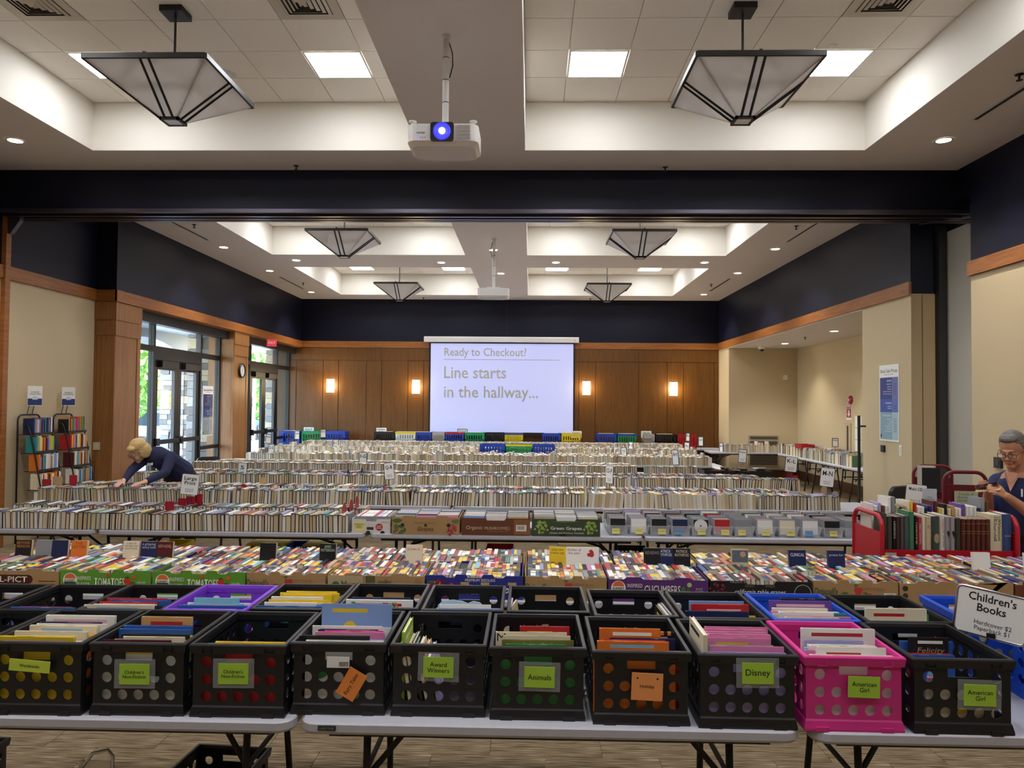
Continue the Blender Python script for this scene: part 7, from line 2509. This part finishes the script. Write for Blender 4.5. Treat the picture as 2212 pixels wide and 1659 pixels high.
def hand_into(b, wrist, knuckle, up, side, curl=0.3, size=1.0, thumb=1):
    """palm from wrist to knuckles, five unequal bent fingers; side = across the palm towards the thumb"""
    w, k = Vector(wrist), Vector(knuckle)
    d = (k - w).normalized()
    sd = (Vector(side) - d * Vector(side).dot(d)).normalized()
    u_ = d.cross(sd)
    if u_.dot(Vector(up)) < 0:
        u_ = -u_
    for q in (-0.024, -0.008, 0.008, 0.024):
        b.limb([w + sd * q * 0.7, k + sd * q * 1.1 * size], [0.014 * size, 0.012 * size])
    for i, (q, L) in enumerate(((0.030, 0.070), (0.010, 0.078), (-0.010, 0.072), (-0.029, 0.056))):
        p0 = k + sd * q * size
        dd = (d - u_ * curl * 0.6).normalized()
        p1 = p0 + dd * L * 0.45 * size
        dd = (d - u_ * curl * 1.8).normalized()
        p2 = p1 + dd * L * 0.32 * size
        dd = (d - u_ * curl * 2.8).normalized()
        p3 = p2 + dd * L * 0.25 * size
        b.limb([p0, p1, p2, p3], [0.0098 * size, 0.0088 * size, 0.008 * size, 0.0068 * size])
    t0 = w + d * 0.03 * size + sd * 0.026 * size
    t1 = t0 + (d * 0.7 + sd * 0.75 - u_ * 0.2).normalized() * 0.036 * size
    t2 = t1 + (d * 0.95 + sd * 0.2 - u_ * 0.3).normalized() * 0.030 * size
    b.limb([w + d * 0.012 + sd * 0.012, t0, t1, t2], [0.014 * size, 0.0125 * size, 0.0105 * size, 0.0085 * size])
def face_parts(t, M, lipc, eye=True, glasses='#1c1c1e'):
    for s in (-1, 1):
        q = MB()
        sphere_pts(M @ Matrix.Translation((s * 0.030, -0.080, 0.002)) @ Matrix.Diagonal((0.0135, 0.009, 0.006, 1)), q, C('#e6e0d8', 0.3), 10, 6)
        e = q.build('eye', t, smooth=True)
        q = MB()
        sphere_pts(M @ Matrix.Translation((s * 0.030, -0.0875, 0.001)) @ Matrix.Diagonal((0.005, 0.003, 0.005, 1)), q, C('#2a1e18', 0.3), 8, 5)
        q.build('iris', e, smooth=True)
        q = MB()
        q.tube([M @ Vector((s * 0.014, -0.093, 0.022)), M @ Vector((s * 0.030, -0.094, 0.027)), M @ Vector((s * 0.048, -0.080, 0.021))], [0.0025, 0.003, 0.0018], C('#6a5040'), 6)
        q.build('eyebrow', t)
    q = MB()
    q.tube([M @ Vector((-0.022, -0.090, -0.070)), M @ Vector((0, -0.0975, -0.067)), M @ Vector((0.022, -0.090, -0.070))], [0.002, 0.0045, 0.002], C(lipc), 6)
    q.build('lips', t, smooth=True)
    g = thing('spectacles', None, None)
    g.parent = t
    bpy.data.objects.remove(g)
    q = MB()
    mg = C(glasses, 0.3)
    for s in (-1, 1):
        q.tube([M @ Vector((s * 0.034 + x_, -0.106 + abs(x_ + s * 0.0) * 0.12, -0.006 + z_)) for x_, z_ in rounded(0.052, 0.034, 0.014, 4)], 0.0022, mg, 6, closed=True)
        q.tube([M @ Vector((s * 0.060, -0.102, 0.0)), M @ Vector((s * 0.074, -0.05, 0.0)), M @ Vector((s * 0.078, 0.02, 0.002)), M @ Vector((s * 0.076, 0.035, -0.02))], 0.0018, mg, 6)
    q.tube([M @ Vector((-0.009, -0.106, 0.0)), M @ Vector((0, -0.109, 0.003)), M @ Vector((0.009, -0.106, 0.0))], 0.0018, mg, 6)
    q.build('spectacles', t)

# --- woman leaning over the hardcovers
t = thing('person', 'blonde person in a navy cardigan leaning over the hardcovers, both hands on the books', 'person', (0, 0, 0))
HM = Matrix.Translation((-4.81, 8.86, 1.285)) @ Matrix.Rotation(R(-38), 4, 'Z') @ Matrix.Rotation(R(38), 4, 'X') @ Matrix.Rotation(R(8), 4, 'Y') @ Matrix.Scale(1.08, 4)
b = Blob(M_skin2)
head_into(b, HM)
neck = (-4.70, 8.985, 1.245)
b.limb([HM @ Vector((0, 0.03, -0.06)), neck, (-4.64, 9.06, 1.20)], [0.055, 0.058, 0.10])
b.limb([(-4.64, 9.06, 1.20), (-4.56, 9.22, 1.08), (-4.52, 9.33, 0.95)], [0.12, 0.12, 0.14])
for s, sh, el, wr, kn in ((1, (-4.47, 9.0, 1.20), (-4.43, 8.78, 1.03), (-4.535, 8.515, 0.945), (-4.575, 8.445, 0.932)), (-1, (-4.80, 9.10, 1.21), (-4.86, 8.83, 1.06), (-4.80, 8.53, 0.95), (-4.805, 8.455, 0.932))):
    b.limb([(-4.64, 9.06, 1.20), sh, el, wr], [0.09, 0.062, 0.042, 0.028])
    hand_into(b, wr, kn, (0, 0, 1), (-s, 0, 0), 0.18, 1.0)
for s in (-1, 1):
    b.limb([(-4.52 + s * 0.09, 9.34, 0.93), (-4.50 + s * 0.10, 9.36, 0.5), (-4.50 + s * 0.10, 9.42, 0.09)], [0.095, 0.06, 0.04])
    b.limb([(-4.50 + s * 0.10, 9.44, 0.045), (-4.55 + s * 0.11, 9.27, 0.035)], [0.04, 0.032])
b.done('body', 0.0055, t, 3)
c = Blob(M_navyk)
c.limb([(-4.655, 9.04, 1.20), (-4.56, 9.21, 1.09), (-4.51, 9.33, 0.98)], [0.135, 0.145, 0.172])
c.ell((-4.66, 9.05, 1.19), (0.19, 0.12, 0.12), None)
for sh, el, wr in (((-4.47, 9.0, 1.20), (-4.43, 8.78, 1.03), (-4.52, 8.555, 0.955)), ((-4.80, 9.10, 1.21), (-4.86, 8.83, 1.06), (-4.805, 8.57, 0.96))):
    c.limb([(-4.64, 9.06, 1.20), sh, el, wr], [0.10, 0.074, 0.055, 0.040])
c.done('cardigan', 0.009, t, 4)
c = Blob(M_trous)
c.ell((-4.51, 9.36, 0.93), (0.19, 0.18, 0.15))
for s in (-1, 1):
    c.limb([(-4.52 + s * 0.09, 9.35, 0.92), (-4.50 + s * 0.10, 9.37, 0.5), (-4.50 + s * 0.10, 9.42, 0.11)], [0.115, 0.085, 0.07])
c.done('trousers', 0.012, t, 4)
h = Blob(mat('blonde_hair', '#cfae74', 0.6, noise=0.25, nscale=12, stretch=(1, 1, 8)))
h.ell((0, 0.030, 0.050), (0.088, 0.100, 0.092), HM)
h.ell((0.066, 0.035, -0.025), (0.030, 0.070, 0.080), HM)
h.ell((-0.066, 0.035, -0.025), (0.030, 0.070, 0.080), HM)
h.ell((0, 0.095, -0.02), (0.080, 0.040, 0.090), HM)
h.ell((0.02, -0.058, 0.085), (0.060, 0.036, 0.030), HM)
h.done('hair', 0.006, t, 3)
face_parts(t, HM, '#b06a60')
q = MB()
q.prism([(-0.05, 0), (0.05, 0), (0.03, 0.13), (-0.02, 0.14)], 'y', -0.006, 0.006, M_white)
q.build('shirt_front', t, (-4.70, 8.925, 1.10), (R(-28), R(-10), R(-20)))

# --- woman with the phone
t = thing('person', 'person with short grey hair, glasses and navy top reading a phone beside the red cart', 'person', (0, 0, 0))
HM = Matrix.Translation((3.79, 5.84, 1.575)) @ Matrix.Rotation(R(-52), 4, 'Z') @ Matrix.Rotation(R(22), 4, 'X') @ Matrix.Scale(1.08, 4)
b = Blob(M_skin)
head_into(b, HM)
b.ell((0, -0.02, -0.085), (0.055, 0.06, 0.035), HM)
b.limb([HM @ Vector((0, 0.03, -0.05)), (3.86, 5.90, 1.42), (3.89, 5.92, 1.31)], [0.062, 0.064, 0.09])
b.limb([(3.89, 5.92, 1.30), (3.90, 5.93, 1.10), (3.90, 5.94, 0.93)], [0.13, 0.13, 0.15])
for s, sh, el, wr, kn in ((1, (4.00, 5.77, 1.335), (3.80, 5.60, 1.085), (3.545, 5.53, 1.245), (3.475, 5.52, 1.285)), (-1, (3.83, 6.06, 1.29), (3.66, 5.95, 1.09), (3.53, 5.72, 1.26), (3.475, 5.66, 1.295))):
    b.limb([(3.89, 5.92, 1.30), sh, el, wr], [0.08, 0.060, 0.048, 0.030])
    hand_into(b, wr, kn, (0.3, 0, 1), (0, s * 0.2 + 0.1, 1), 0.45, 0.95)
for s in (-1, 1):
    b.limb([(3.90 + s * 0.06, 5.94 - s * 0.08, 0.92), (3.90 + s * 0.06, 5.95 - s * 0.08, 0.5), (3.92 + s * 0.06, 5.97 - s * 0.08, 0.09)], [0.10, 0.065, 0.045])
    b.limb([(3.92 + s * 0.06, 5.97 - s * 0.08, 0.045), (3.78 + s * 0.06, 5.87 - s * 0.08, 0.035)], [0.042, 0.034])
b.done('body', 0.0055, t, 3)
c = Blob(mat('navy_top', '#1b2450', 0.8, noise=0.1, nscale=50))
c.limb([(3.885, 5.91, 1.25), (3.89, 5.925, 1.08), (3.90, 5.94, 0.90)], [0.150, 0.155, 0.17])
c.ell((3.90, 5.93, 1.29), (0.15, 0.16, 0.085))
for sh, el in (((4.00, 5.77, 1.33), (3.83, 5.625, 1.11)), ((3.83, 6.06, 1.29), (3.68, 5.965, 1.11))):
    c.limb([(3.90, 5.92, 1.30), sh, el], [0.105, 0.082, 0.066])
    c.limb([(3.88, 5.945, 1.385), sh], [0.05, 0.075])
c.done('top', 0.009, t, 4)
c = Blob(M_trous)
c.ell((3.90, 5.94, 0.90), (0.18, 0.18, 0.12))
for s in (-1, 1):
    c.limb([(3.90 + s * 0.06, 5.94 - s * 0.08, 0.9), (3.90 + s * 0.06, 5.95 - s * 0.08, 0.5), (3.92 + s * 0.06, 5.97 - s * 0.08, 0.10)], [0.115, 0.09, 0.075])
c.done('trousers', 0.012, t, 4)
h = Blob(mat('grey_hair', '#6e6a66', 0.6, noise=0.4, nscale=25, stretch=(1, 1, 5)))
h.ell((0, 0.030, 0.055), (0.083, 0.096, 0.083), HM)
h.ell((0, 0.070, 0.0), (0.076, 0.045, 0.075), HM)
h.ell((0, -0.035, 0.100), (0.060, 0.045, 0.030), HM)
for s in (-1, 1):
    h.ell((s * 0.070, 0.028, 0.02), (0.016, 0.035, 0.040), HM)
h.done('hair', 0.006, t, 3)
face_parts(t, HM, '#a8685c')
fw = Vector((-0.79, -0.61, 0))
vn = MB()
p0, sd = Vector((3.86, 5.885, 1.40)), Vector((0.61, -0.79, 0))
vn.face([p0 + fw * 0.105 - sd * 0.055 + Vector((0, 0, -0.01)), p0 + fw * 0.145 + Vector((0, 0, -0.15)), p0 + fw * 0.105 + sd * 0.055 + Vector((0, 0, -0.01)), p0 + fw * 0.095], M_skin)
vn.build('neckline_skin', t)
q = MB()
q.tube([p0 + fw * 0.10 - sd * 0.05, p0 + fw * 0.135 - sd * 0.02 + Vector((0, 0, -0.075)), p0 + fw * 0.137 + sd * 0.0 + Vector((0, 0, -0.085)), p0 + fw * 0.135 + sd * 0.02 + Vector((0, 0, -0.075)), p0 + fw * 0.10 + sd * 0.05], 0.002, mat('chrome', '#c9c9cc', 0.15, metal=1.0), 5)
q.build('necklace', t)
bd = simple('name_badge', (-0.035, -0.003, -0.028), (0.035, 0.0, 0.028), M_white, t, tuple(p0 + fw * 0.163 - sd * 0.075 + Vector((0, 0, -0.16))), (0, R(12), R(-52)))
text('D', M_signink, bd, (0, -0.004, 0), height=0.02)
bd = simple('pin', (-0.006, -0.003, -0.03), (0.006, 0, 0.03), M_white, t, tuple(p0 + fw * 0.160 + sd * 0.085 + Vector((0, 0, -0.15))), (0, 0, R(-52)))
ph = thing('mobile_phone', 'mobile phone in a dark red case held over the red cart', 'phone', (3.435, 5.585, 1.318), 0, rot=(R(12), R(-14), R(-40)))
q = MB()
q.prism(rounded(0.15, 0.075, 0.010, 3), 'z', -0.005, 0.005, mat('phone_case', '#5c1420', 0.4))
q.build('case', ph)
simple('screen', (-0.069, -0.033, 0.005), (0.069, 0.033, 0.0058), C('#16161c', 0.1), ph)
bk_ = simple('booklet', (-0.08, -0.045, -0.004), (0.08, 0.045, 0.004), C('#dcc89a'), None, (3.44, 5.575, 1.292), (R(14), R(-10), R(-38)))
tag(bk_, 'thin cream booklet held under the phone', 'booklet')

# small glowing faces need no light sampling of their own
for n in ('slide_lettering', 'downlight_glow', 'lens_glass', 'lens_glow', 'indicator_blue', 'exit_red', 'porch_lamp_glass', 'sconce_glass'):
    MATS[n].cycles.emission_sampling = 'NONE'
M_slide.cycles.emission_sampling = 'NONE'
